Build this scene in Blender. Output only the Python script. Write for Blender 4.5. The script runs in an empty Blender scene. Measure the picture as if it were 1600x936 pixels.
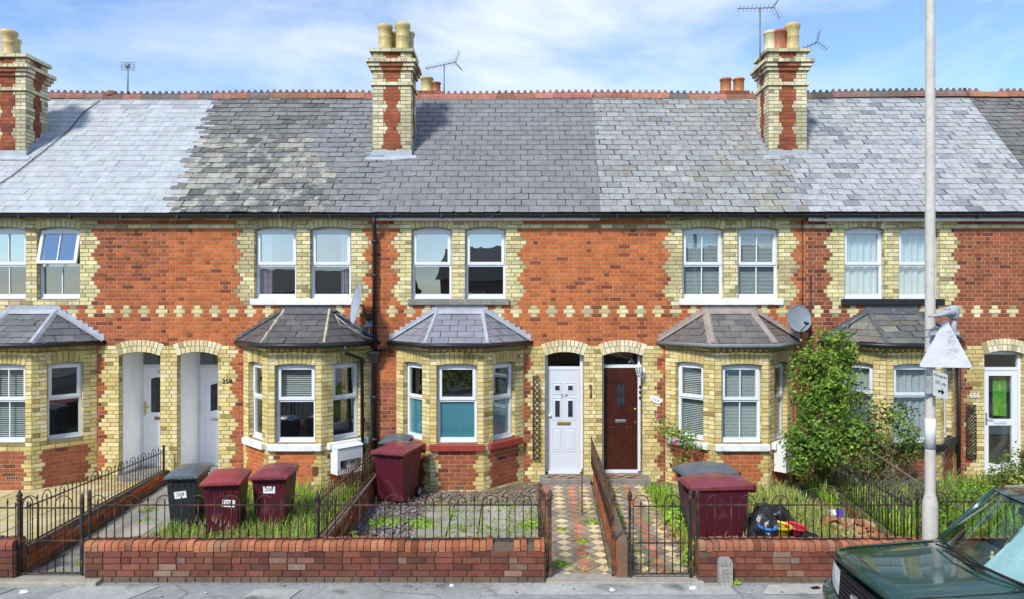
import bpy, bmesh, math, random
from mathutils import Vector, Matrix, noise

SC = bpy.context.scene
COL = SC.collection
rnd = random.Random(11)
rad = math.radians
PI = math.pi

# ------------------------------------------------------------------ camera
cam_d = bpy.data.cameras.new('camera')
cam_d.sensor_width = 36.0
cam_d.lens = 24.0
cam_d.clip_end = 500.0
cam = bpy.data.objects.new('camera', cam_d)
COL.objects.link(cam)
cam.location = (0.0, -13.0, 3.45)
cam.rotation_euler = (rad(90), 0, 0)
SC.camera = cam

# ------------------------------------------------------------------ light
SUN_EL, SUN_AZ = 43.0, 30.0          # azimuth measured from straight in front of the terrace towards the observer's left
SKY_STRENGTH, CLOUD_STRENGTH = 0.15, 0.76
sun_d = bpy.data.lights.new('sun', 'SUN')
sun_d.energy = 2.9
sun_d.angle = rad(8.0)
sun_d.color = (1.0, 0.95, 0.87)
sun = bpy.data.objects.new('sun', sun_d)
COL.objects.link(sun)
tosun = Vector((-math.sin(rad(SUN_AZ)) * math.cos(rad(SUN_EL)), -math.cos(rad(SUN_AZ)) * math.cos(rad(SUN_EL)), math.sin(rad(SUN_EL))))
sun.rotation_euler = tosun.to_track_quat('Z', 'Y').to_euler()
sun.location = (-8, -20, 25)

W = bpy.data.worlds.new('World')
SC.world = W
W.use_nodes = True
nt = W.node_tree
for n in list(nt.nodes):
    nt.nodes.remove(n)
N = nt.nodes.new
out = N('ShaderNodeOutputWorld')
sky = N('ShaderNodeTexSky')
sky.sky_type = 'NISHITA'
sky.sun_disc = False
sky.sun_elevation = rad(SUN_EL)
sky.sun_rotation = math.atan2(tosun.x, tosun.y)
sky.air_density = 1.0
sky.dust_density = 0.0
sky.ozone_density = 6.0
bg = N('ShaderNodeBackground')
bg.inputs['Strength'].default_value = SKY_STRENGTH
nt.links.new(sky.outputs[0], bg.inputs['Color'])
bgc = N('ShaderNodeBackground')
bgc.inputs['Color'].default_value = (0.93, 0.97, 1.0, 1)
bgc.inputs['Strength'].default_value = CLOUD_STRENGTH
tc = N('ShaderNodeTexCoord')
mp = N('ShaderNodeMapping')
mp.inputs['Scale'].default_value = (1.0, 1.0, 2.3)
mp.inputs['Rotation'].default_value = (0.0, 0.25, 0.0)
mp.inputs['Location'].default_value = (0.35, 0.0, 0.4)
nt.links.new(tc.outputs['Generated'], mp.inputs['Vector'])
nz = N('ShaderNodeTexNoise')
nz.inputs['Scale'].default_value = 2.6
nz.inputs['Detail'].default_value = 9.0
nz.inputs['Roughness'].default_value = 0.56
nz.inputs['Distortion'].default_value = 0.5
nt.links.new(mp.outputs[0], nz.inputs['Vector'])
rp = N('ShaderNodeValToRGB')
rp.color_ramp.elements[0].position = 0.43
rp.color_ramp.elements[0].color = (0.05, 0.05, 0.05, 1)
rp.color_ramp.elements[1].position = 0.80
rp.color_ramp.elements[1].color = (0.97, 0.97, 0.97, 1)
nt.links.new(nz.outputs[0], rp.inputs['Fac'])
mx = N('ShaderNodeMixShader')
nt.links.new(rp.outputs['Color'], mx.inputs['Fac'])
nt.links.new(bg.outputs[0], mx.inputs[1])
nt.links.new(bgc.outputs[0], mx.inputs[2])
nt.links.new(mx.outputs[0], out.inputs['Surface'])

SC.view_settings.view_transform = 'Standard'
SC.view_settings.look = 'None'
SC.view_settings.exposure = 0.64
SC.view_settings.gamma = 1.0
SC.view_settings.use_curve_mapping = False
SC.render.engine = 'CYCLES'
SC.cycles.max_bounces = 6
SC.cycles.transparent_max_bounces = 12


# ------------------------------------------------------------------ helpers
def lin(r, g, b):
    f = lambda c: c / 12.92 if c <= 0.04045 else ((c + 0.055) / 1.055) ** 2.4
    return (f(r / 255), f(g / 255), f(b / 255))


def mul(c, k):
    return (c[0] * k, c[1] * k, c[2] * k)


def mixc(a, b, t):
    return tuple(a[i] * (1 - t) + b[i] * t for i in range(3))


def jit(c, v=0.12, h=0.04):
    k = 1 + rnd.uniform(-v, v)
    return tuple(max(0.0, x * k * (1 + rnd.uniform(-h, h))) for x in c)


MATS = {}


def mat(name, base=None, rough=0.8, spec=0.3, metal=0.0, var=0.2, scale=6.0, bump=0.0, bscale=60.0, coat=0.0,
        rust=None, rust_lo=0.55, rust_hi=0.7, rust_scale=14.0, trans=0.0):
    """principled material; base None reads the per-face 'tint' attribute"""
    if name in MATS:
        return MATS[name]
    m = bpy.data.materials.new(name)
    m.use_nodes = True
    t = m.node_tree
    for n in list(t.nodes):
        t.nodes.remove(n)
    o = t.nodes.new('ShaderNodeOutputMaterial')
    p = t.nodes.new('ShaderNodeBsdfPrincipled')
    t.links.new(p.outputs[0], o.inputs['Surface'])
    p.inputs['Roughness'].default_value = rough
    p.inputs['Specular IOR Level'].default_value = spec
    p.inputs['Metallic'].default_value = metal
    p.inputs['Coat Weight'].default_value = coat
    p.inputs['Coat Roughness'].default_value = 0.04
    co = t.nodes.new('ShaderNodeTexCoord')
    if base is None:
        c = t.nodes.new('ShaderNodeAttribute')
        c.attribute_name = 'tint'
        csock = c.outputs['Color']
    else:
        c = t.nodes.new('ShaderNodeRGB')
        c.outputs[0].default_value = (*base, 1)
        csock = c.outputs[0]
    if var:
        for sc_, am in ((scale, var), (scale * 7.3, var * 0.7)):
            nz = t.nodes.new('ShaderNodeTexNoise')
            nz.inputs['Scale'].default_value = sc_
            nz.inputs['Detail'].default_value = 6
            nz.inputs['Roughness'].default_value = 0.65
            t.links.new(co.outputs['Object'], nz.inputs['Vector'])
            mr = t.nodes.new('ShaderNodeMapRange')
            mr.inputs['From Min'].default_value = 0.25
            mr.inputs['From Max'].default_value = 0.75
            mr.inputs['To Min'].default_value = 1 - am
            mr.inputs['To Max'].default_value = 1 + am
            t.links.new(nz.outputs[0], mr.inputs['Value'])
            mm = t.nodes.new('ShaderNodeMix')
            mm.data_type = 'RGBA'
            mm.blend_type = 'MULTIPLY'
            mm.inputs['Factor'].default_value = 1
            t.links.new(csock, mm.inputs['A'])
            t.links.new(mr.outputs[0], mm.inputs['B'])
            csock = mm.outputs['Result']
    if rust is not None:
        nz = t.nodes.new('ShaderNodeTexNoise')
        nz.inputs['Scale'].default_value = rust_scale
        nz.inputs['Detail'].default_value = 5
        t.links.new(co.outputs['Object'], nz.inputs['Vector'])
        mr = t.nodes.new('ShaderNodeMapRange')
        mr.inputs['From Min'].default_value = rust_lo
        mr.inputs['From Max'].default_value = rust_hi
        t.links.new(nz.outputs[0], mr.inputs['Value'])
        mm = t.nodes.new('ShaderNodeMix')
        mm.data_type = 'RGBA'
        mm.inputs['B'].default_value = (*rust, 1)
        t.links.new(mr.outputs[0], mm.inputs['Factor'])
        t.links.new(csock, mm.inputs['A'])
        csock = mm.outputs['Result']
    t.links.new(csock, p.inputs['Base Color'])
    if trans:
        # thin leaves: some light comes through
        tr = t.nodes.new('ShaderNodeBsdfTranslucent')
        t.links.new(csock, tr.inputs['Color'])
        ms = t.nodes.new('ShaderNodeMixShader')
        ms.inputs['Fac'].default_value = trans
        t.links.new(p.outputs[0], ms.inputs[1])
        t.links.new(tr.outputs[0], ms.inputs[2])
        t.links.new(ms.outputs[0], o.inputs['Surface'])
    if bump:
        nb = t.nodes.new('ShaderNodeTexNoise')
        nb.inputs['Scale'].default_value = bscale
        nb.inputs['Detail'].default_value = 4
        t.links.new(co.outputs['Object'], nb.inputs['Vector'])
        bp = t.nodes.new('ShaderNodeBump')
        bp.inputs['Strength'].default_value = bump
        bp.inputs['Distance'].default_value = 0.01
        t.links.new(nb.outputs[0], bp.inputs['Height'])
        t.links.new(bp.outputs[0], p.inputs['Normal'])
    MATS[name] = m
    return m


def glass(name, refl=0.3, tint=(0.75, 0.8, 0.8), wob=0.0):
    if name in MATS:
        return MATS[name]
    m = bpy.data.materials.new(name)
    m.use_nodes = True
    t = m.node_tree
    for n in list(t.nodes):
        t.nodes.remove(n)
    o = t.nodes.new('ShaderNodeOutputMaterial')
    tr = t.nodes.new('ShaderNodeBsdfTransparent')
    tr.inputs[0].default_value = (*tint, 1)
    gl = t.nodes.new('ShaderNodeBsdfGlossy')
    gl.inputs['Roughness'].default_value = 0.01
    gl.inputs['Color'].default_value = (0.95, 0.98, 1, 1)
    lf = t.nodes.new('ShaderNodeLayerWeight')
    lf.inputs['Blend'].default_value = 0.5
    lw = t.nodes.new('ShaderNodeMath')
    lw.operation = 'POWER'
    lw.inputs[1].default_value = 4.0
    t.links.new(lf.outputs['Facing'], lw.inputs[0])
    ad = t.nodes.new('ShaderNodeMath')
    ad.operation = 'ADD'
    ad.use_clamp = True
    ad.inputs[1].default_value = refl
    t.links.new(lw.outputs[0], ad.inputs[0])
    mxs = t.nodes.new('ShaderNodeMixShader')
    t.links.new(ad.outputs[0], mxs.inputs[0])
    t.links.new(tr.outputs[0], mxs.inputs[1])
    t.links.new(gl.outputs[0], mxs.inputs[2])
    t.links.new(mxs.outputs[0], o.inputs['Surface'])
    if wob:
        co = t.nodes.new('ShaderNodeTexCoord')
        nb = t.nodes.new('ShaderNodeTexNoise')
        nb.inputs['Scale'].default_value = 1.7
        t.links.new(co.outputs['Object'], nb.inputs['Vector'])
        bp = t.nodes.new('ShaderNodeBump')
        bp.inputs['Strength'].default_value = wob
        bp.inputs['Distance'].default_value = 0.03
        t.links.new(nb.outputs[0], bp.inputs['Height'])
        t.links.new(bp.outputs[0], gl.inputs['Normal'])
    MATS[name] = m
    return m


class Fr:
    """a local frame: x along u, d outward along n, z up"""
    def __init__(s, o=(0, 0, 0), u=(1, 0, 0), n=(0, -1, 0), w=(0, 0, 1)):
        s.o, s.u, s.n, s.w = Vector(o), Vector(u).normalized(), Vector(n).normalized(), Vector(w).normalized()

    def p(s, x, d, z):
        return s.o + s.u * x + s.n * d + s.w * z


FAC = Fr()


def org(o):
    v = Vector((0, 0, 0))
    while o is not None:
        v += o.location
        o = o.parent
    return v


class MB:
    def __init__(s):
        s.v, s.f, s.m, s.c, s.s = [], [], [], [], []

    def face(s, pts, m=0, c=(1, 1, 1), sm=False):
        i = len(s.v)
        s.v += [tuple(p) for p in pts]
        s.f.append(tuple(range(i, i + len(pts))))
        s.m.append(m); s.c.append(c); s.s.append(sm)

    def idx(s, ids, m=0, c=(1, 1, 1), sm=False):
        s.f.append(tuple(ids)); s.m.append(m); s.c.append(c); s.s.append(sm)

    def box(s, fr, x0, x1, d0, d1, z0, z1, m=0, c=(1, 1, 1), skip=''):
        i = len(s.v)
        for z in (z0, z1):
            for (x, d) in ((x0, d0), (x1, d0), (x1, d1), (x0, d1)):
                s.v.append(tuple(fr.p(x, d, z)))
        Q = {'b': (0, 1, 2, 3), 't': (4, 7, 6, 5), 'k': (0, 4, 5, 1), 'r': (1, 5, 6, 2), 'f': (2, 6, 7, 3), 'l': (3, 7, 4, 0)}
        for k, q in Q.items():
            if k not in skip:
                s.idx([i + a for a in q], m, c)

    def taper(s, fr, a, b, m=0, c=(1, 1, 1)):
        """a, b = (x0,x1,d0,d1,z) lower and upper rectangles"""
        i = len(s.v)
        for (x0, x1, d0, d1, z) in (a, b):
            for (x, d) in ((x0, d0), (x1, d0), (x1, d1), (x0, d1)):
                s.v.append(tuple(fr.p(x, d, z)))
        for q in ((0, 1, 2, 3), (4, 7, 6, 5), (0, 4, 5, 1), (1, 5, 6, 2), (2, 6, 7, 3), (3, 7, 4, 0)):
            s.idx([i + k for k in q], m, c)

    def tube(s, pts, r, n=8, m=0, c=(1, 1, 1), cap=True, rr=None):
        pts = [Vector(p) for p in pts]
        rings = []
        up = Vector((0.13, 0.31, 0.94))
        for k, p in enumerate(pts):
            if k == 0:
                t = pts[1] - p
            elif k == len(pts) - 1:
                t = p - pts[-2]
            else:
                t = (pts[k + 1] - p).normalized() + (p - pts[k - 1]).normalized()
            t = t.normalized() if t.length > 1e-9 else Vector((0, 0, 1))
            a = t.cross(up)
            if a.length < 0.05:
                a = t.cross(Vector((1, 0, 0)))
            a.normalize()
            b = t.cross(a)
            q = rr[k] if rr else r
            i0 = len(s.v)
            for j in range(n):
                an = 2 * PI * j / n
                s.v.append(tuple(p + (a * math.cos(an) + b * math.sin(an)) * q))
            rings.append(i0)
        for k in range(len(rings) - 1):
            for j in range(n):
                s.idx((rings[k] + j, rings[k] + (j + 1) % n, rings[k + 1] + (j + 1) % n, rings[k + 1] + j), m, c, True)
        if cap:
            s.idx([rings[0] + j for j in range(n)][::-1], m, c)
            s.idx([rings[-1] + j for j in range(n)], m, c)

    def lathe(s, ctr, prof, n=20, m=0, c=(1, 1, 1), axis='z', cols=None):
        """prof: list of (radius, height)"""
        ctr = Vector(ctr)
        rings = []
        for (r, h) in prof:
            i0 = len(s.v)
            for j in range(n):
                a = 2 * PI * j / n
                if axis == 'z':
                    q = Vector((r * math.cos(a), r * math.sin(a), h))
                elif axis == 'y':
                    q = Vector((r * math.cos(a), h, r * math.sin(a)))
                else:
                    q = Vector((h, r * math.cos(a), r * math.sin(a)))
                s.v.append(tuple(ctr + q))
            rings.append(i0)
        for k in range(len(rings) - 1):
            cc = cols[k] if cols else c
            for j in range(n):
                s.idx((rings[k] + j, rings[k] + (j + 1) % n, rings[k + 1] + (j + 1) % n, rings[k + 1] + j), m, cc, True)

    def build(s, name, mats, parent=None, weld=False, bevel=0.0, seg=2, world=True, smooth=False, fixn=False):
        off = org(parent) if (parent is not None and world) else Vector((0, 0, 0))
        me = bpy.data.meshes.new(name)
        me.from_pydata([(v[0] - off.x, v[1] - off.y, v[2] - off.z) for v in s.v], [], s.f)
        for mm in (mats if isinstance(mats, (list, tuple)) else [mats]):
            me.materials.append(mm)
        me.polygons.foreach_set('material_index', s.m)
        me.polygons.foreach_set('use_smooth', [True] * len(s.f) if smooth else s.s)
        at = me.attributes.new('tint', 'FLOAT_COLOR', 'FACE')
        fl = []
        for c in s.c:
            fl += [c[0], c[1], c[2], 1.0]
        at.data.foreach_set('color', fl)
        if weld or fixn:
            bm = bmesh.new()
            bm.from_mesh(me)
            if weld:
                bmesh.ops.remove_doubles(bm, verts=bm.verts, dist=0.0004)
            bmesh.ops.recalc_face_normals(bm, faces=bm.faces)
            bm.to_mesh(me)
            bm.free()
        me.update()
        o = bpy.data.objects.new(name, me)
        COL.objects.link(o)
        if parent is not None:
            o.parent = parent
        if bevel:
            b = o.modifiers.new('bevel', 'BEVEL')
            b.width = bevel
            b.segments = seg
            b.limit_method = 'ANGLE'
            b.angle_limit = rad(40)
            b.harden_normals = False
        return o


def tag(o, label=None, cat=None, group=None, kind=None):
    if label:
        o['label'] = label
    if cat:
        o['category'] = cat
    if group:
        o['group'] = group
    if kind:
        o['kind'] = kind
    return o


def thing(name, label, cat, loc=(0, 0, 0), group=None):
    o = bpy.data.objects.new(name, None)
    o.empty_display_size = 0.2
    COL.objects.link(o)
    o.location = loc
    return tag(o, label, cat, group)


def copy_tree(o, parent=None):
    c = o.copy()
    COL.objects.link(c)
    if parent is not None:
        c.parent = parent
    for ch in list(o.children):
        copy_tree(ch, c)
    return c


def text_mesh(name, s, size, fr, x, d, z, m, parent, depth=0.001, rot=0.0, align='CENTER', space=1.0):
    """lettering as a flat mesh lying in the frame fr, centred at x, z"""
    cu = bpy.data.curves.new(name, 'FONT')
    cu.body = s
    cu.size = size
    cu.align_x = align
    cu.align_y = 'CENTER'
    cu.extrude = depth
    cu.space_character = space
    ob = bpy.data.objects.new(name, cu)
    COL.objects.link(ob)
    dg = bpy.context.evaluated_depsgraph_get()
    me = bpy.data.meshes.new_from_object(ob.evaluated_get(dg))
    bpy.data.objects.remove(ob)
    cr, sr = math.cos(rot), math.sin(rot)
    off = org(parent)
    for v in me.vertices:
        X, Y, Z = v.co
        v.co = fr.p(x + X * cr - Y * sr, d + depth + Z, z + X * sr + Y * cr) - off
    me.materials.clear()
    me.materials.append(m)
    me.name = name
    o = bpy.data.objects.new(name, me)
    COL.objects.link(o)
    o.parent = parent
    return o


def clip(poly, a, b):
    """keep the part of a 2D convex polygon left of the line a->b"""
    res = []
    def side(p):
        return (b[0] - a[0]) * (p[1] - a[1]) - (b[1] - a[1]) * (p[0] - a[0])
    for i in range(len(poly)):
        p, q = poly[i], poly[(i + 1) % len(poly)]
        sp, sq = side(p), side(q)
        if sp >= 0:
            res.append(p)
        if (sp > 0 > sq) or (sp < 0 < sq):
            t = sp / (sp - sq)
            res.append((p[0] + (q[0] - p[0]) * t, p[1] + (q[1] - p[1]) * t))
    return res


def clip_to(poly, region):
    for i in range(len(region)):
        poly = clip(poly, region[i], region[(i + 1) % len(region)])
        if len(poly) < 3:
            return []
    return poly


def nz2(x, y, s=1.0, seed=0.0):
    return noise.noise(Vector((x * s, y * s, seed)))
# ------------------------------------------------------------------ materials
M_BRICK = mat('fired_clay_brick', None, 0.85, 0.15, var=0.26, scale=4.0, bump=0.5, bscale=90)
M_SLATE = mat('natural_slate', None, 0.5, 0.35, var=0.22, scale=5.0, bump=0.35, bscale=45)
M_SLATE_OLD = mat('weathered_slate', None, 0.75, 0.25, var=0.32, scale=9.0, bump=0.6, bscale=40)
M_SLATE_LICH = mat('lichened_slate', None, 0.8, 0.2, var=0.35, scale=9.0, bump=0.6, bscale=40, rust=(0.36, 0.345, 0.29), rust_lo=0.53, rust_hi=0.66, rust_scale=5.0)
M_UPVC = mat('white_upvc', (0.70, 0.73, 0.76), 0.35, 0.4, var=0.04)
M_PAINT = mat('white_paint', (0.74, 0.75, 0.74), 0.6, 0.3, var=0.16, scale=5, rust=(0.3, 0.28, 0.25), rust_lo=0.62, rust_hi=0.75, rust_scale=9)
M_RENDER = mat('white_render', (0.88, 0.88, 0.87), 0.8, 0.2, var=0.08)
M_BLACK = mat('black_plastic', (0.018, 0.018, 0.02), 0.4, 0.4, var=0.2)
M_PIPE = mat('black_cast_iron', (0.02, 0.02, 0.022), 0.5, 0.4, var=0.3, rust=(0.16, 0.15, 0.14), rust_lo=0.66, rust_hi=0.85)
M_LEAD = mat('lead_sheet', (0.36, 0.39, 0.43), 0.55, 0.4, var=0.25, scale=5)
M_LEAD_DK = mat('dark_lead', (0.10, 0.105, 0.115), 0.5, 0.4, var=0.3, scale=7, rust=(0.3, 0.29, 0.26), rust_lo=0.6, rust_hi=0.75)
M_LEAD_BR = mat('brown_lead', (0.30, 0.25, 0.22), 0.6, 0.3, var=0.3, scale=7)
M_MORTAR_CAP = mat('rough_mortar', (0.42, 0.38, 0.26), 0.95, 0.1, var=0.45, scale=14, bump=1.0, bscale=30)
M_TERRA = mat('terracotta', None, 0.75, 0.25, var=0.3, scale=7, bump=0.3, rust=(0.1, 0.1, 0.09), rust_lo=0.62, rust_hi=0.8, rust_scale=5)
M_POT = mat('glazed_pot', None, 0.5, 0.4, var=0.25, scale=6, rust=(0.13, 0.13, 0.08), rust_lo=0.6, rust_hi=0.8, rust_scale=5)
M_GLASS = glass('window_glass', 0.19, (0.78, 0.86, 0.86), 0.06)
M_GLASS_HI = glass('sky_window_glass', 0.40, (0.72, 0.80, 0.84), 0.06)
M_TEAL = mat('teal_film', (0.10, 0.33, 0.41), 0.25, 0.5, var=0.05)
M_DARKROOM = mat('dim_room_plaster', (0.34, 0.36, 0.37), 0.9, 0.1, var=0.1)
M_ROOMFLOOR = mat('carpet', (0.08, 0.07, 0.06), 0.95, 0.05)
M_CURT = mat('net_curtain', (0.60, 0.62, 0.64), 0.9, 0.1, var=0.1)
M_CURT_P = mat('patterned_curtain', (0.50, 0.42, 0.48), 0.9, 0.1, var=0.3, scale=9)
M_BLIND = mat('white_blind', (0.66, 0.68, 0.66), 0.5, 0.3, var=0.04)
M_STONE = mat('weathered_stone', (0.22, 0.21, 0.19), 0.9, 0.15, var=0.35, scale=7, bump=0.5)
M_SILL_RED = mat('red_sill_paint', (0.30, 0.045, 0.035), 0.5, 0.4, var=0.2)
M_SILL_BLK = mat('black_sill_paint', (0.015, 0.016, 0.018), 0.5, 0.4, var=0.3)
M_DOORBROWN = mat('mahogany_door', (0.055, 0.014, 0.009), 0.28, 0.4, var=0.35, scale=3.5)
M_BRASS = mat('brass', (0.55, 0.42, 0.14), 0.3, 0.5, metal=0.8, var=0.1)
M_CHROME = mat('polished_metal', (0.7, 0.7, 0.72), 0.25, 0.5, metal=0.9, var=0.05)
M_INK = mat('black_ink', (0.01, 0.01, 0.012), 0.6, 0.3, var=0)
M_WHITE = mat('white_enamel', (0.82, 0.83, 0.84), 0.4, 0.4, var=0.04)
M_IRON = mat('wrought_iron', (0.022, 0.021, 0.02), 0.55, 0.4, var=0.3, rust=(0.14, 0.06, 0.03), rust_lo=0.5, rust_hi=0.68, rust_scale=9)
M_IRON_R = mat('rusty_iron', (0.05, 0.032, 0.024), 0.7, 0.3, var=0.35, rust=(0.17, 0.075, 0.035), rust_lo=0.45, rust_hi=0.65, rust_scale=9)
M_LEAF = mat('leaf', None, 0.55, 0.3, var=0.25, scale=6, trans=0.35)
M_GRASS = mat('grass_blade', None, 0.7, 0.2, var=0.2, scale=3, trans=0.3)
M_STEM = mat('stem_bark', (0.10, 0.075, 0.05), 0.9, 0.1, var=0.3)
M_DRY = mat('dry_twig', (0.22, 0.18, 0.14), 0.9, 0.1, var=0.3)
M_SOIL = mat('garden_soil', (0.17, 0.135, 0.09), 0.95, 0.1, var=0.45, scale=3, bump=1.0, bscale=25)
M_PAVE = mat('paving', None, 0.85, 0.2, var=0.25, scale=3, bump=0.4, bscale=50)
M_TILE = mat('quarry_tile', None, 0.7, 0.25, var=0.28, scale=5, bump=0.2)
M_ASPH = mat('pavement_asphalt', None, 0.9, 0.15, var=0.26, scale=1.6, bump=0.6, bscale=120, rust=(0.16, 0.165, 0.16), rust_lo=0.58, rust_hi=0.70, rust_scale=2.2)
M_CHIP = mat('slate_chipping', None, 0.6, 0.3, var=0.2)

RED = {
    'orange': ((0.47, 0.132, 0.042), (0.39, 0.102, 0.035), (0.23, 0.060, 0.030)),
    'mid': ((0.40, 0.110, 0.042), (0.29, 0.078, 0.036), (0.18, 0.050, 0.030)),
    'brown': ((0.30, 0.090, 0.044), (0.235, 0.068, 0.036), (0.15, 0.048, 0.032)),
    'dull': ((0.19, 0.070, 0.046), (0.15, 0.056, 0.040), (0.105, 0.046, 0.037)),
}
YEL = ((0.62, 0.505, 0.215), (0.68, 0.585, 0.315), (0.52, 0.405, 0.155))
YEL_UP = ((0.62, 0.55, 0.28), (0.68, 0.62, 0.38), (0.47, 0.41, 0.23))
MORT_R = (0.45, 0.33, 0.20)
MORT_Y = (0.25, 0.20, 0.10)
C = 0.077
ZB = -0.048


def red_col(pal):
    A, B, D = RED[pal]
    def f(x, z):
        k = nz2(x, z, 0.55, 3.1) * 0.5 + 0.5 + rnd.uniform(-0.28, 0.28)
        c = A if k > 0.40 else (B if k > 0.12 else D)
        if rnd.random() < 0.07:
            c = D
        return jit(c, 0.12, 0.05)
    return f


def yel_col(pal=YEL):
    def f(x, z):
        k = nz2(x, z, 0.9, 8.1)
        c = pal[0] if rnd.random() < 0.55 else pal[1]
        if rnd.random() < 0.18 or k < -0.35:
            c = pal[2]
        if rnd.random() < 0.04:
            c = mul(pal[2], 0.6)
        return jit(c, 0.10, 0.04)
    return f


def brick(mb, fr, x0, x1, z0, z1, col, mort, j=0.011, proud=0.007, d=0.0):
    mb.face([fr.p(x0, d, z0), fr.p(x1, d, z0), fr.p(x1, d, z1), fr.p(x0, d, z1)], 0, mort)
    a0, a1, b0, b1 = x0 + j / 2, x1 - j / 2, z0 + j / 2, z1 - j / 2
    if a1 - a0 < 0.01:
        return
    e = 0.0025
    pr = d + proud + rnd.uniform(-0.0015, 0.0015)
    i = len(mb.v)
    mb.v += [tuple(fr.p(*q)) for q in ((a0, d + .0006, b0), (a1, d + .0006, b0), (a1, d + .0006, b1), (a0, d + .0006, b1),
                                       (a0 + e, pr, b0 + e), (a1 - e, pr, b0 + e), (a1 - e, pr, b1 - e), (a0 + e, pr, b1 - e))]
    for q in ((4, 5, 6, 7), (0, 1, 5, 4), (1, 2, 6, 5), (2, 3, 7, 6), (3, 0, 4, 7)):
        mb.idx([i + k for k in q], 0, col)


def joint(x, n):
    """the bond joint of course n nearest to x, so that neighbouring houses interlock"""
    off = 0.16875 if n % 2 else 0.0
    k = math.floor((x - off) / 0.3375)
    c = []
    for q in (k - 1, k, k + 1):
        c += [off + q * 0.3375, off + q * 0.3375 + 0.225]
    return min(c, key=lambda v: abs(v - x))


def course(mb, fr, xa, xb, n, colf, mort, bond='flem', o=0.0, z0=None, z1=None, d=0.0, proud=0.007):
    if z0 is None:
        z0 = ZB + n * C
        z1 = z0 + C
    ps = []
    if bond == 'flem':
        per, off = 0.3375, (0.16875 if n % 2 else 0.0)
        k0 = int((xa - o - off) / per) - 2
        for k in range(k0, k0 + int((xb - xa) / per) + 5):
            ps += [o + off + k * per, o + off + k * per + 0.225]
    else:
        per = 0.225 if bond == 'stretch' else 0.1125
        off = (per / 2) if n % 2 else 0.0
        k0 = int((xa - o - off) / per) - 2
        ps = [o + off + k * per for k in range(k0, k0 + int((xb - xa) / per) + 5)]
    ps = [xa] + sorted(p for p in ps if xa + 0.04 < p < xb - 0.04) + [xb]
    for a, b in zip(ps, ps[1:]):
        brick(mb, fr, a, b, z0, z1, colf((a + b) / 2, z0), mort, d=d, proud=proud)


def cut(ivs, a, b):
    r = []
    for (p, q, k) in ivs:
        if b <= p or a >= q:
            r.append((p, q, k))
            continue
        if a > p:
            r.append((p, a, k))
        if b < q:
            r.append((b, q, k))
    return r


def over(ivs, a, b, k):
    if not ivs:
        return ivs
    lo, hi = min(i[0] for i in ivs), max(i[1] for i in ivs)
    a, b = max(a, lo), min(b, hi)
    if b - a < 0.01:
        return ivs
    return sorted(cut(ivs, a, b) + [(a, b, k)])


def tri(n, ph=5):
    return (0.393, 0.337, 0.281, 0.225, 0.281, 0.337)[(n - ph) % 6]


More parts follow.
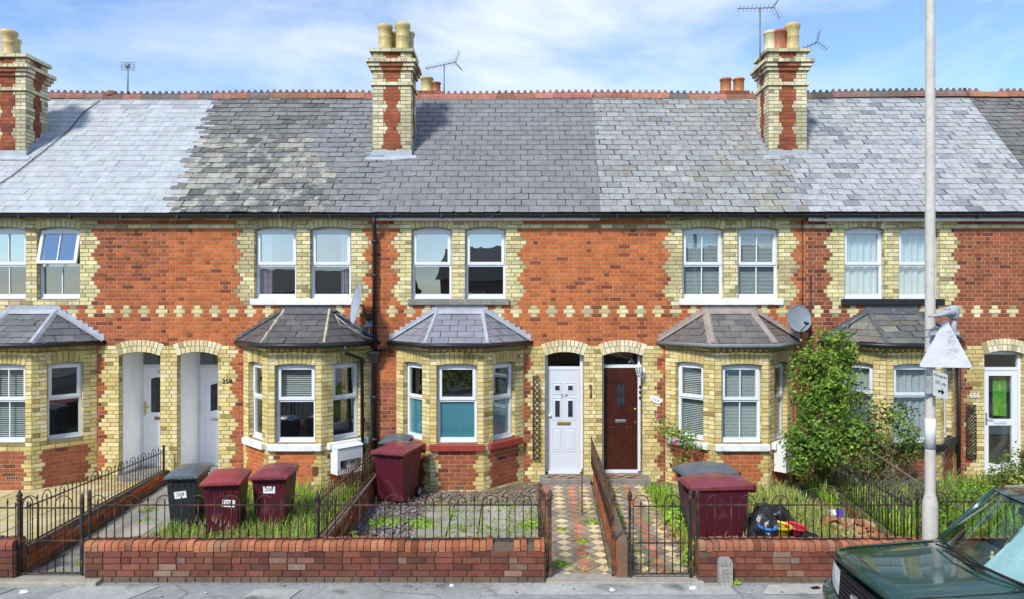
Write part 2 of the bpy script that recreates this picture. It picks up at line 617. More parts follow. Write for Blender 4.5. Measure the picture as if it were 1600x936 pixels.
class Arch:
    def __init__(s, cx, w, zb, zs, rise, t, rows=1, nv=11, over=0.0):
        s.cx, s.w, s.zb, s.zs, s.rise, s.t, s.rows, s.nv = cx, w, zb, zs, rise, t, rows, nv
        s.R = (w * w + rise * rise) / (2 * rise)
        s.cz = zs + rise - s.R
        s.a = math.asin(min(1, w / s.R))
        s.skew = max(s.a, 0.26)        # skewbacks lean out at least a little

    def half(s, z0, z1):
        """half width of what the opening and its ring take out of a course"""
        if z1 <= s.zb + 0.02 or z0 >= s.cz + s.R + s.t:
            return None
        if z0 < s.zs - 0.02:
            return s.w
        top = (s.R + s.t) ** 2 - (z1 - s.cz) ** 2
        lim = s.w + max(0, z0 - s.zs) * math.tan(s.skew)
        if top <= 0:
            return None
        return min(math.sqrt(top), lim)

    def pt(s, fr, t, r, d):
        """t in -1..1 along the arch, r 0..1 through its thickness"""
        x0 = s.w * t
        z0 = s.cz + math.sqrt(max(0, s.R ** 2 - x0 * x0))
        dx = math.sin(s.skew * t)
        dz = math.cos(s.skew * t)
        return fr.p(s.cx + x0 + dx * s.t * r, d, z0 + dz * s.t * r)

    def ring(s, mb, fr, colf, mort, proud=0.014):
        n = s.nv
        for k in range(n):
            t0, t1 = -1 + 2 * k / n, -1 + 2 * (k + 1) / n
            mb.face([s.pt(fr, t0, 0, 0.0045), s.pt(fr, t1, 0, 0.0045), s.pt(fr, t1, 1, 0.0045), s.pt(fr, t0, 1, 0.0045)], 0, mort)
        rows = [(0, 1)] if s.rows == 1 else [(0, 0.5), (0.5, 1)]
        for ri, (r0, r1) in enumerate(rows):
            m = n if ri == 0 else n + 2
            for k in range(m):
                if s.rows == 2 and k in (0, m - 1):
                    if ri == 1:
                        continue
                    ra, rb = 0, 1
                    t0, t1 = -1 + 2 * k / m, -1 + 2 * (k + 1) / m
                elif ri == 1:
                    f0 = 2 / n
                    t0 = -1 + f0 + (2 - 2 * f0) * (k - 1) / (m - 2)
                    t1 = -1 + f0 + (2 - 2 * f0) * k / (m - 2)
                    ra, rb = r0, r1
                else:
                    t0, t1 = -1 + 2 * k / m, -1 + 2 * (k + 1) / m
                    ra, rb = r0, r1
                e = 0.006 / s.w
                er = 0.005 / s.t
                col = colf(s.cx + t0 * s.w, s.zs)
                A = [s.pt(fr, t0 + e, ra + er, proud), s.pt(fr, t1 - e, ra + er, proud), s.pt(fr, t1 - e, rb - er, proud), s.pt(fr, t0 + e, rb - er, proud)]
                B = [s.pt(fr, t0 + e, ra + er, 0.004), s.pt(fr, t1 - e, ra + er, 0.004), s.pt(fr, t1 - e, rb - er, 0.004), s.pt(fr, t0 + e, rb - er, 0.004)]
                mb.face(A, 0, col)
                for q in range(4):
                    mb.face([B[q], B[(q + 1) % 4], A[(q + 1) % 4], A[q]], 0, col)

    def soffit(s, mb, fr, depth, col, d0=0.004):
        n = 10
        for k in range(n):
            t0, t1 = -1 + 2 * k / n, -1 + 2 * (k + 1) / n
            mb.face([s.pt(fr, t0, 0, d0), s.pt(fr, t1, 0, d0), s.pt(fr, t1, 0, -depth), s.pt(fr, t0, 0, -depth)], 0, col)


def mortar_plane(mb, fr, x0, x1, z0, z1, voids, col, d=-0.002):
    """the wall face behind the bricks, with rectangular voids"""
    zs = sorted({z0, z1} | {min(max(v[k], z0), z1) for v in voids for k in (2, 3)})
    for za, zb in zip(zs, zs[1:]):
        if zb - za < 1e-5:
            continue
        iv = [(x0, x1, 0)]
        zm = (za + zb) / 2
        for v in voids:
            if v[2] < zm < v[3]:
                iv = cut(iv, v[0], v[1])
        for a, b, _ in iv:
            mb.face([fr.p(a, d, za), fr.p(b, d, za), fr.p(b, d, zb), fr.p(a, d, zb)], 0, col)


def reveal(mb, fr, xa, xb, z0, z1, depth, colf, mort):
    """brick jambs going back from the face at both sides of an opening"""
    n0 = int((z0 - ZB) / C)
    n1 = int((z1 - ZB) / C) + 1
    u = -fr.n
    L = Fr(fr.p(xa, 0.004, 0), u, fr.u)
    Rr = Fr(fr.p(xb, 0.004, 0), u, -fr.u)
    for f2 in (L, Rr):
        for n in range(n0, n1):
            a, b = max(z0, ZB + n * C), min(z1, ZB + (n + 1) * C)
            if b - a > 0.015:
                course(mb, f2, 0.0, depth, n, colf, mort, 'stretch', 0.0, a, b, d=-0.004, proud=0.003)
# ------------------------------------------------------------------ windows and doors
def window(parent, fr, xa, xb, zb, zs, rise, depth=0.095, split=0.56, bars=0, glass_up=None, glass_lo=None,
           dress=None, open_deg=0.0, top_panel=0.035, sill=False, sash_proud=0.02):
    """white framed window in an opening xa..xb, zb..zs with a segmental head"""
    gu, gl = glass_up or M_GLASS, glass_lo or M_GLASS
    cx, w = (xa + xb) / 2, (xb - xa) / 2
    mb = MB()
    f = 0.05
    d0, d1 = -depth - 0.05, -depth
    zt = zs - 0.005
    mb.box(fr, xa, xa + f, d0, d1, zb, zt)
    mb.box(fr, xb - f, xb, d0, d1, zb, zt)
    mb.box(fr, xa + f, xb - f, d0, d1, zb, zb + 0.065)
    mb.box(fr, xa + f, xb - f, d0, d1, zt - f - top_panel * 0.4, zt)
    zm = zb + (zt - zb) * (1 - split)
    mb.box(fr, xa + f, xb - f, d0, d1, zm - 0.028, zm + 0.028)
    # arched filler above the frame
    A = Arch(cx, w, zb, zs, max(rise, 0.005), 0.1)
    n = 8
    for k in range(n):
        t0, t1 = -1 + 2 * k / n, -1 + 2 * (k + 1) / n
        a, b = A.pt(fr, t0, 0.04, d1 - 0.012), A.pt(fr, t1, 0.04, d1 - 0.012)
        mb.face([fr.p(cx + t0 * w, d1 - 0.012, zt - 0.002), fr.p(cx + t1 * w, d1 - 0.012, zt - 0.002), b, a])
    mb.box(fr, xa, xb, d0, d1 + 0.025, zb - 0.028, zb - 0.002)
    if bars:
        mb.box(fr, cx - 0.009, cx + 0.009, d1 - 0.03, d1 - 0.016, zb + 0.065, zm - 0.028)
    win = mb.build('window', M_UPVC, parent)
    # opening sash in the upper half
    sx0, sx1, sz0, sz1 = xa + f * 0.55, xb - f * 0.55, zm + 0.006, zt - 0.02
    if open_deg:
        ca, sa = math.cos(rad(open_deg)), math.sin(rad(open_deg))
        fr2 = Fr(fr.p(0, d1 + 0.006, sz1) - (fr.w * ca - fr.n * sa) * sz1, fr.u, fr.n * ca + fr.w * sa, fr.w * ca - fr.n * sa)
        dd = -d1
    else:
        fr2, dd = fr, 0.0
    sm = MB()
    e0, e1 = d1 - 0.022 + dd, d1 + sash_proud + dd
    g = 0.055
    sm.box(fr2, sx0, sx0 + g, e0, e1, sz0, sz1)
    sm.box(fr2, sx1 - g, sx1, e0, e1, sz0, sz1)
    sm.box(fr2, sx0 + g, sx1 - g, e0, e1, sz0, sz0 + g)
    sm.box(fr2, sx0 + g, sx1 - g, e0, e1, sz1 - g, sz1)
    if bars:
        sm.box(fr2, cx - 0.009, cx + 0.009, e0 + 0.004, e1 - 0.012, sz0 + g, sz1 - g)
    sm.build('sash', M_UPVC, win)
    pm = MB()
    gd = -0.012 + dd
    pm.face([fr2.p(sx0 + g, d1 + gd, sz0 + g), fr2.p(sx1 - g, d1 + gd, sz0 + g), fr2.p(sx1 - g, d1 + gd, sz1 - g), fr2.p(sx0 + g, d1 + gd, sz1 - g)], 0)
    pm.face([fr.p(xa + f, d1 - 0.032, zb + 0.065), fr.p(xb - f, d1 - 0.032, zb + 0.065), fr.p(xb - f, d1 - 0.032, zm - 0.028), fr.p(xa + f, d1 - 0.032, zm - 0.028)], 1)
    pm.build('pane', [gu, gl], win)
    # what hangs inside
    dz = dress or ''
    dd0 = d0 - 0.05
    if 'blind' in dz:
        bm_ = MB()
        up, lo = zt, zb
        if 'half' in dz:
            lo = zm
        tl = 0.5 if 'closed' in dz else 0.28
        k = 0
        z = up - 0.03
        while z > lo + 0.03:
            bm_.face([fr.p(xa + 0.02, dd0 + 0.011, z - 0.014 * tl - 0.004), fr.p(xb - 0.02, dd0 + 0.011, z - 0.014 * tl - 0.004),
                      fr.p(xb - 0.02, dd0 - 0.011, z + 0.02 * tl), fr.p(xa + 0.02, dd0 - 0.011, z + 0.02 * tl)], 0)
            z -= 0.026 if 'closed' in dz else 0.034
        bm_.build('blind', M_BLIND, win)
    if 'curtain' in dz:
        cm = MB()
        mm = M_CURT_P if 'pattern' in dz else M_CURT
        spans = []
        if 'full' in dz:
            spans.append((xa + 0.02, xb - 0.02))
        if 'left' in dz:
            spans.append((xa + 0.02, xa + 0.34 * (xb - xa)))
        if 'right' in dz:
            spans.append((xb - 0.30 * (xb - xa), xb - 0.02))
        for (p, q) in spans:
            m_ = 26
            for k in range(m_):
                x0, x1 = p + (q - p) * k / m_, p + (q - p) * (k + 1) / m_
                y0 = math.sin(k * 1.35) * 0.02 + math.sin(k * 0.61) * 0.012
                y1 = math.sin((k + 1) * 1.35) * 0.02 + math.sin((k + 1) * 0.61) * 0.012
                cm.face([fr.p(x0, dd0 + y0, zb + 0.02), fr.p(x1, dd0 + y1, zb + 0.02), fr.p(x1, dd0 + y1, zt), fr.p(x0, dd0 + y0, zt)], 0, sm=True)
        cm.build('curtain', mm, win)
    if 'teal' in dz:
        tm = MB()
        tm.face([fr.p(xa + f, d1 - 0.04, zb + 0.06), fr.p(xb - f, d1 - 0.04, zb + 0.06), fr.p(xb - f, d1 - 0.04, zm - 0.02), fr.p(xa + f, d1 - 0.04, zm - 0.02)])
        tm.build('privacy_film', M_TEAL, win)
    if sill:
        s2 = MB()
        s2.box(fr, xa - 0.13, xb + 0.13, -depth + 0.02, 0.085, zb - 0.15, zb - 0.03)
        s2.build('sill', sill, win, bevel=0.012)
    return win


def raised_panel(mb, x0, x1, z0, z1, d, p=0.008, m=0, fr=FAC):
    """door panel: sunk groove round a raised field"""
    g = 0.014
    mb.box(fr, x0, x1, d, d + p, z0, z0 + g, m)
    mb.box(fr, x0, x1, d, d + p, z1 - g, z1, m)
    mb.box(fr, x0, x0 + g, d, d + p, z0 + g, z1 - g, m)
    mb.box(fr, x1 - g, x1, d, d + p, z0 + g, z1 - g, m)
    mb.taper(Fr(fr.p(0, d, 0), fr.u, fr.w, fr.n), (x0 + 0.03, x1 - 0.03, z0 + 0.03, z1 - 0.03, 0), (x0 + 0.045, x1 - 0.045, z0 + 0.045, z1 - 0.045, p), m)


# ------------------------------------------------------------------ slates
def slates(mb, fr, region, gauge, width, colf, m=0, lift=0.009, jitter=0.006, owner=None, phase=0.0, notch=0.0, undul=0.0, gapw=0.005, mfn=None):
    """region: convex 2D polygon (x, s) in the frame of the slope; fr.w runs up the slope, fr.n off it"""
    xs = [p[0] for p in region]
    ss = [p[1] for p in region]
    k = 0
    s0 = min(ss)
    while s0 < max(ss) - 0.01:
        s1 = s0 + gauge
        x = min(xs) - 2 * width + phase + (width / 2 if k % 2 else 0)
        while x < max(xs):
            w = width * 1.0
            mid = x + w / 2
            dx = rnd.uniform(-jitter, jitter)
            if owner is None or owner(mid, s0 + gauge / 2):
                gap = gapw
                lo = s0 + rnd.uniform(-jitter, jitter)
                if jitter > 0.005 and width < 0.295 and rnd.random() < 0.012:
                    lo -= rnd.uniform(0.02, 0.05)
                poly = [(x + gap + dx, lo), (x + w - gap + dx, lo + rnd.uniform(-jitter, jitter) * .6), (x + w - gap + dx, s1 + 0.01), (x + gap + dx, s1 + 0.01)]
                if notch and rnd.random() < notch:
                    q = rnd.uniform(0.02, 0.06)
                    if rnd.random() < 0.5:
                        poly = [(x + gap + dx, lo + q * 0.7), (x + gap + dx + q, lo), *poly[1:]]
                    else:
                        poly = [poly[0], (x + w - gap + dx - q, lo), (x + w - gap + dx, lo + q * 0.7), *poly[2:]]
                poly = clip_to(poly, region)
                if len(poly) >= 3:
                    col = colf(mid, s0)
                    m = mfn(mid, s0) if mfn else m
                    th = lift * rnd.uniform(0.8, 1.5)
                    tilt = rnd.uniform(-0.002, 0.002)
                    def dz(p):
                        un = undul * nz2(p[0], p[1], 0.5, 4.4) if undul else 0.0
                        return 0.004 + un + (th + tilt * (p[0] - mid) * 8) * max(0, 1 - (p[1] - s0) / (gauge + 0.01))
                    top = [fr.p(p[0], dz(p), p[1]) for p in poly]
                    mb.face(top, m, col)
                    n = len(poly)
                    for q in range(n):
                        p1, p2 = poly[q], poly[(q + 1) % n]
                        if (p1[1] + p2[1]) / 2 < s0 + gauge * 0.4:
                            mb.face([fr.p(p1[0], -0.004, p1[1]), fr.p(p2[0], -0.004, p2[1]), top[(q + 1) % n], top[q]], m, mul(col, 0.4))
            x += width
        s0 = s1
        k += 1


# main roof slope
ROOF_Y0, ROOF_Z0 = -0.20, 5.075
ROOF_Y1, ROOF_Z1 = 3.15, 8.26
_dv = Vector((0, ROOF_Y1 - ROOF_Y0, ROOF_Z1 - ROOF_Z0))
SLOPE_LEN = _dv.length
_dv.normalize()
ROOF = Fr((0, ROOF_Y0, ROOF_Z0), (1, 0, 0), (0, -_dv.z, _dv.y), _dv)


def roof_z(y):
    return ROOF_Z0 + (y - ROOF_Y0) * _dv.z / _dv.y


# boundaries between the roofs: x at eaves and x at ridge
RB = [(-11.4, -11.4), (-6.55, -7.05), (-2.57, -2.62), (1.66, 1.90), (5.58, 5.72), (10.2, 10.75), (13.9, 14.2)]


def rb_x(i, s):
    a, b = RB[i]
    return a + (b - a) * s / SLOPE_LEN


def slate_col(i):
    def f(x, s):
        n1 = nz2(x, s, 0.7, 1.0 + i)
        n2 = nz2(x, s, 2.3, 5.0 + i)
        if i == 0:
            c = (0.385, 0.408, 0.425)
            if n2 > 0.25: c = mul(c, 0.93)
            if s > 4.0 and rnd.random() < 0.3: c = mul(c, 0.8)
            return jit(c, 0.05, 0.02)
        if i == 1:
            # old lichen covered slates, newer grey ones towards the stack
            if x > -3.9 + 0.35 * math.sin(s * 2) - (s - 2.2) * 0.15:
                return jit((0.185, 0.19, 0.20), 0.10, 0.02)
            lich = (1.7 - abs(s - 1.3)) * 0.30 + n1 * 0.5 + n2 * 0.5
            c = (0.165, 0.165, 0.16)
            if lich > 0.3 and rnd.random() < 0.7: c = mixc(c, (0.33, 0.315, 0.265), rnd.uniform(0.1, 0.8))
            elif rnd.random() < 0.3: c = (0.12, 0.12, 0.115)
            return jit(c, 0.16, 0.03)
        if i == 2:
            return jit(mixc((0.165, 0.166, 0.168), (0.205, 0.206, 0.208), n1 * 0.5 + 0.5), 0.07, 0.02)
        if i == 3:
            c = mixc((0.235, 0.24, 0.235), (0.29, 0.295, 0.29), n1 * 0.5 + 0.5)
            if n2 > 0.25 and rnd.random() < 0.4: c = (0.21, 0.208, 0.18)
            if x > 4.2 and s < 2.2 and rnd.random() < 0.2: c = mixc(c, (0.30, 0.27, 0.18), 0.4)
            if rnd.random() < 0.012: c = (0.36, 0.35, 0.32)
            return jit(c, 0.13, 0.03)
        if i == 4:
            c = (0.335, 0.345, 0.35)
            if n2 > 0.1 and rnd.random() < 0.45: c = (0.235, 0.255, 0.275)
            if rnd.random() < 0.04: c = (0.19, 0.20, 0.21)
            return jit(c, 0.10, 0.02)
        c = mixc((0.12, 0.125, 0.11), (0.17, 0.165, 0.16), n1 * 0.5 + 0.5)
        if n2 > 0.2: c = (0.15, 0.13, 0.135)
        return jit(c, 0.18, 0.05)
    return f


# ------------------------------------------------------------------ houses
# per house: facade x0..x1, upper windows, bay centre, door opening
HOUSES = [
    dict(x0=-11.35, x1=-6.53, up=[(-10.04, -9.26), (-9.04, -8.23)], bay=-9.11, door=(-7.48, -6.70), red=('mid', 'mid'), quo=YEL_UP, recess=0.73),
    dict(x0=-6.53, x1=-2.57, up=[(-4.90, -4.11), (-3.84, -3.07)], bay=-3.90, door=(-6.37, -5.60), red=('orange', 'mid'), quo=YEL_UP, recess=0.80),
    dict(x0=-2.57, x1=1.55, up=[(-1.91, -1.15), (-0.89, -0.12)], bay=-0.99, door=(0.634, 1.365), red=('orange', 'brown'), quo=YEL_UP, recess=0.14),
    dict(x0=1.55, x1=5.60, up=[(3.25, 4.03), (4.30, 5.08)], bay=4.13, door=(1.72, 2.486), red=('orange', 'brown'), quo=YEL_UP, recess=0.20),
    dict(x0=5.60, x1=9.92, up=[(6.33, 7.09), (7.37, 8.14)], bay=7.22, door=(8.995, 9.76), red=('brown', 'brown'), quo=YEL_UP, recess=0.10),
    dict(x0=9.92, x1=13.9, up=[(11.55, 12.33), (12.6, 13.38)], bay=12.5, door=(10.08, 10.85), red=('mid', 'mid'), quo=YEL_UP, recess=0.14),
]
HB, FB, BD = 1.21, 0.485, 0.73       # bay: half width at the wall, half width of its front, depth
NTOP = 66
LABELS = [
    'terraced brick house with pale blue slates and a tilted-open upper sash window',
    'terraced brick house number 258 with lichen-patched slates and mortar ridges on its bay roof',
    'terraced brick house with red bay sills and a white front door beside the brown one',
    'terraced brick house with dark brown front door and white blinds in its upper windows',
    'terraced brick house with black sills behind the lamp post and the tall shrub',
    'terraced brick house beyond the lamp post, dark mossy slates at the edge of the photo',
]


def bay_frames(cx):
    A, B, Cc, D = Vector((cx - HB, 0, 0)), Vector((cx - FB, -BD, 0)), Vector((cx + FB, -BD, 0)), Vector((cx + HB, 0, 0))
    fs = []
    for p, q in ((A, B), (B, Cc), (Cc, D)):
        u = (q - p)
        L = u.length
        u.normalize()
        fs.append((Fr(p, u, (u.y, -u.x, 0)), L))
    return fs


def build_house(i):
    H = HOUSES[i]
    x0, x1 = H['x0'], H['x1']
    ho = thing('terraced_house', LABELS[i], 'house', ((x0 + x1) / 2, 0, 0), 'brick houses of the terrace')
    bx = H['bay']
    da, db = H['door']
    rc_up, rc_lo = red_col(H['red'][0]), red_col(H['red'][1])
    if i == 1 or i == 0:
        half = red_col('orange'); other = red_col('brown')
    yc = yel_col(YEL_UP)
    yc2 = yel_col(YEL)
    # ---- front wall
    wa = [Arch((a + b) / 2, (b - a) / 2, 3.455, 4.785, 0.048, 0.165, 1, 9) for a, b in H['up']]
    dz0 = 2.375 if i != 4 else 2.40
    dra = Arch((da + db) / 2, (db - da) / 2, 0.0, dz0, 0.075, 0.235, 2, 9)
    wl, wr = H['up'][0][0], H['up'][1][1]
    party_left = (i in (1, 3, 5))         # door against the party wall on the lower-x side
    pier = (x0, da) if party_left else (db, x1)
    mb = MB()
    voids = [(a.cx - a.w, a.cx + a.w, a.zb, a.zs + a.rise) for a in wa] + [(da, db, -1, dra.zs + dra.rise), (bx - HB + 0.06, bx + HB - 0.06, -1, 2.60)]
    mortar_plane(mb, FAC, x0, x1, -0.1, 5.10, voids, MORT_R)
    crosses = [k * 0.3375 + 0.08 for k in range(-36, 46)]
    for n in range(0, NTOP):
        z0 = ZB + n * C
        z1 = z0 + C
        zm = (z0 + z1) / 2
        xj0, xj1 = joint(x0, n), joint(x1, n)
        iv = [(xj0, xj1, 'r')]
        if n in (63, 65):
            iv = [(xj0, xj1, 'y')]
        if n in (41, 42, 43):
            hw = 0.112 if n == 42 else 0.058
            for cxx in crosses:
                if x0 + hw < cxx < x1 - hw:
                    iv = over(iv, cxx - hw, cxx + hw, 'y')
        if n >= 44 or (n in (42, 43)):
            e = tri(n) if n >= 44 else 0.2
            if n >= 44:
                iv = over(iv, wl - e, wr + e, 'y')
        if zm < 2.56:
            e = tri(n, 2)
            if party_left:
                iv = over(iv, x0 - 1, db + e, 'y')
            else:
                iv = over(iv, da - e, x1 + 1, 'y')
        for a in wa + [dra]:
            h = a.half(z0, z1)
            if h:
                iv = cut(iv, a.cx - h, a.cx + h)
        if zm < 2.6:
            iv = cut(iv, bx - HB + 0.02, bx + HB - 0.02)
        for (p, q, k) in iv:
            if q - p < 0.012:
                continue
            if k == 'r':
                cf = rc_up if zm > 2.1 + 0.5 * nz2(p, zm, 0.8, 2) else rc_lo  # duller lower bricks, with shade beside the bays put into their colour
                course(mb, FAC, p, q, n, cf, MORT_R, 'flem')
            else:
                ow = yc if zm > 2.7 else yc2
                o = p if (p > wl - 0.5 and p > da - 0.6) else q
                if n in (41, 42, 43) and q - p < 0.3:
                    brick(mb, FAC, p, q, z0, z1, ow(p, zm), MORT_R)
                elif n in (63,):
                    course(mb, FAC, p, q, n, ow, MORT_Y, 'stretch')
                else:
                    course(mb, FAC, p, q, n, ow, MORT_Y, 'stretch', o)
    for a in wa:
        a.ring(mb, FAC, yc, MORT_Y)
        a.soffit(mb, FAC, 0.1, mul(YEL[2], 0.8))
        reveal(mb, FAC, a.cx - a.w, a.cx + a.w, a.zb, a.zs + 0.01, 0.1, yc, MORT_Y)
        mb.face([FAC.p(a.cx - a.w, 0.002, a.zb), FAC.p(a.cx + a.w, 0.002, a.zb), FAC.p(a.cx + a.w, -0.15, a.zb + .004), FAC.p(a.cx - a.w, -0.15, a.zb + .004)], 0, MORT_Y)
    dra.ring(mb, FAC, yel_col(((0.66, 0.60, 0.38), (0.70, 0.64, 0.44), (0.6, 0.52, 0.30))), MORT_Y)
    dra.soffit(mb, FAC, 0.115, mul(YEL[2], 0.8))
    reveal(mb, FAC, da, db, 0.0, dra.zs + 0.01, 0.115, yc2, MORT_Y)
    # back, sides, floors: so that the rooms are closed
    wall = mb.build('front_wall', M_BRICK, ho)
    rb = MB()
    for (p, q) in (((x0 + 0.02, 0.02), (x0 + 0.02, 6.3)), ((x1 - 0.02, 6.3), (x1 - 0.02, 0.02)), ((x0 + 0.02, 6.3), (x1 - 0.02, 6.3))):
        rb.face([(p[0], p[1], -0.1), (q[0], q[1], -0.1), (q[0], q[1], 5.1), (p[0], p[1], 5.1)])
    rb.face([(x0 + .02, 2.6, -0.1), (x1 - .02, 2.6, -0.1), (x1 - .02, 2.6, 5.1), (x0 + .02, 2.6, 5.1)])
    # hall partition
    hx = db + 0.12 if party_left else da - 0.12
    rb.face([(hx, 0.02, 0), (hx, 2.6, 0), (hx, 2.6, 2.62), (hx, 0.02, 2.62)])
    for z in (2.62, 5.06):
        rb.face([(x0 + .02, 0.01, z), (x1 - .02, 0.01, z), (x1 - .02, 6.3, z), (x0 + .02, 6.3, z)])
    # bay ceiling
    rb.face([(bx - HB + .03, 0.0, 2.60), (bx - FB + .02, -BD + .03, 2.60), (bx + FB - .02, -BD + .03, 2.60), (bx + HB - .03, 0.0, 2.60)])
    rb.face([(x0 + .02, 0.01, 0.08), (x1 - .02, 0.01, 0.08), (x1 - .02, 6.3, 0.08), (x0 + .02, 6.3, 0.08)], 1)
    rb.build('inner_wall', [M_DARKROOM, M_ROOMFLOOR], ho)
    # ---- upper windows
    dress = {0: [('', ''), ('', '')], 1: [('curtain left pattern',), ('curtain right pattern',)], 2: [('',), ('',)],
             3: [('blind closed',), ('blind closed',)], 4: [('curtain full',), ('curtain full',)], 5: [('',), ('',)]}[i]
    for k, (a, b) in enumerate(H['up']):
        window(ho, FAC, a, b, 3.49, 4.785, 0.048, bars=1 if i in (0, 3) else 0, dress=dress[k][0], split=0.52,
               glass_up=M_GLASS_HI if i in (0, 1, 2) else M_GLASS, open_deg=13 if (i == 0 and k == 1) else 0, top_panel=0.07)
    sm = {1: M_PAINT, 2: M_STONE, 3: M_PAINT, 4: M_SILL_BLK}.get(i)
    s2 = MB()
    if sm:
        s2.box(FAC, wl - 0.07, wr + 0.07, -0.08, 0.065, 3.345, 3.462)
        s2.build('window_sill', sm, ho, bevel=0.01)
    # ---- bay
    fs = bay_frames(bx)
    bb = MB()
    BZ = 0.884
    wins = []
    for k, (fr, L) in enumerate(fs):
        ww = 0.36 if k == 1 else 0.285
        c0 = L / 2
        a = Arch(c0, ww, BZ - 0.1, 2.262, 0.03, 0.215, 1, 9 if k == 1 else 7)
        wins.append((fr, a))
        mortar_plane(bb, fr, 0, L, -0.1, 2.62, [(c0 - ww, c0 + ww, BZ, a.zs + a.rise)], MORT_Y, d=-0.002)
        rr = red_col('brown' if i in (0, 2, 4) else ('mid' if i == 3 else 'orange'))
        for n in range(0, 33):
            z0 = ZB + n * C
            z1 = min(z0 + C, 2.55)
            if z1 <= z0 + 0.02:
                continue
            zm = (z0 + z1) / 2
            iv = [(0, L, 'y')]
            if zm < BZ - 0.13 and n >= 1:
                pw = L / 2 - (0.10 + (0.0, 0.05, 0.10, 0.05)[n % 4]) if k == 1 else L / 2 - (0.11 + (0.0, 0.045, 0.09, 0.045)[n % 4])
                iv = over(iv, L / 2 - pw, L / 2 + pw, 'r')
            h = a.half(z0, z1)
            if h and zm > BZ - 0.13:
                iv = cut(iv, c0 - h, c0 + h)
            for (p, q, kk) in iv:
                if q - p < 0.012:
                    continue
                if kk == 'r':
                    course(bb, fr, p, q, n, rr, MORT_R, 'stretch')
                else:
                    course(bb, fr, p, q, n, yc2, MORT_Y, 'stretch', p if p > 0.01 else q)
        a.ring(bb, fr, yel_col(((0.60, 0.50, 0.23), (0.62, 0.54, 0.28), (0.50, 0.40, 0.16))), MORT_Y)
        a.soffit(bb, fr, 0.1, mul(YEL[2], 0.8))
        reveal(bb, fr, c0 - ww, c0 + ww, BZ, a.zs + 0.01, 0.1, yc2, MORT_Y)
        # dog-tooth course and a plain course above it
        m = int(L / 0.1)
        for q in range(m):
            xa, xb = q * L / m, (q + 1) * L / m
            xm = (xa + xb) / 2
            col = jit((0.42, 0.34, 0.14), 0.15)
            zA, zB_ = 2.522, 2.585
            bb.face([fr.p(xa, 0.008, zA), fr.p(xm, 0.055, zA), fr.p(xm, 0.055, zB_), fr.p(xa, 0.008, zB_)], 0, col)
            bb.face([fr.p(xm, 0.055, zA), fr.p(xb, 0.008, zA), fr.p(xb, 0.008, zB_), fr.p(xm, 0.055, zB_)], 0, col)
            bb.face([fr.p(xa, 0.008, zA), fr.p(xb, 0.008, zA), fr.p(xm, 0.055, zA)], 0, col)
        course(bb, fr, 0, L, 1, yc2, MORT_Y, 'stretch', 0, 2.586, 2.64, d=0.05)
        bb.face([fr.p(0, 0.05, 2.586), fr.p(L, 0.05, 2.586), fr.p(L, 0.0, 2.586), fr.p(0, 0.0, 2.586)], 0, MORT_Y)
    bay = bb.build('bay', M_BRICK, ho)
    bsill = {0: M_UPVC, 1: M_PAINT, 2: M_SILL_RED, 3: M_PAINT, 4: M_SILL_BLK, 5: M_STONE}[i]
    for k, (fr, a) in enumerate(wins):
        dr = {0: 'blind' if k == 1 else '', 1: 'blind half' if k == 1 else '', 2: 'teal', 3: 'blind' if k == 0 else ('blind closed' if k == 1 else ''),
              4: 'curtain full', 5: ''}[i]
        w_ = window(ho, fr, a.cx - a.w, a.cx + a.w, BZ, a.zs, a.rise, bars=1 if (i in (0, 3) and k == 1) else 0, dress=dr,
                    split=0.46 if i != 4 else 0.40, sill=bsill if i != 0 else False, top_panel=0.0)
    # ---- bay roof
    build_bay_roof(i, ho, bx)
    # ---- main roof
    rm = MB()
    cf = slate_col(i)
    s_max = SLOPE_LEN
    lo_x = min(RB[i]) - 0.6
    hi_x = max(RB[i + 1]) + 0.6
    g, w = ((0.200, 0.30), (0.192, 0.29), (0.200, 0.28), (0.200, 0.27), (0.185, 0.30), (0.180, 0.28))[i]
    jt = (0.004, 0.009, 0.004, 0.007, 0.007, 0.010)[i]
    ow = {0: lambda x, s: x < rb_x(1, s) + 0.17, 1: lambda x, s: x >= rb_x(1, s)}.get(i)
    a, b = RB[i], RB[i + 1]
    deck = [(a[0] + (0.05 if i in (1, 2, 3, 4, 5) else 0), 0.06), (b[0] - .02, 0.06), (b[1] - .02, s_max - 0.02), (a[1], s_max - 0.02)]
    rm.face([ROOF.p(x, -0.008 - 0.002 * i, s) for x, s in deck], 0, (0.03, 0.03, 0.032))
    RF = Fr(ROOF.p(0, 0.004 * i, 0), ROOF.u, ROOF.n, ROOF.w)
    ea, eb = (0.6 if i == 1 else 0.0), (0.6 if i == 0 else 0.0)
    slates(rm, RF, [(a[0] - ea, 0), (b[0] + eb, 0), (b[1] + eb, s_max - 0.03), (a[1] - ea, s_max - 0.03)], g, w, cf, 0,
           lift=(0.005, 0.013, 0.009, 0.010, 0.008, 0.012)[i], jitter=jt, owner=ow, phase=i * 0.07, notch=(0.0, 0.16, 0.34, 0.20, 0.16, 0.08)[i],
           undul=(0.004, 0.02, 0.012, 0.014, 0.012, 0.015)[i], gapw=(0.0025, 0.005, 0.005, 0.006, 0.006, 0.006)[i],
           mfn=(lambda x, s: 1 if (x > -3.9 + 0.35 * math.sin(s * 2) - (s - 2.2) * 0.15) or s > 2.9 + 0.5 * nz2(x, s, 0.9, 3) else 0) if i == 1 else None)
    # rear slope
    rm.face([(a[1], ROOF_Y1, ROOF_Z1), (b[1], ROOF_Y1, ROOF_Z1), (b[1], 6.5, 5.08), (a[1], 6.5, 5.08)], 0, (0.13, 0.13, 0.14))
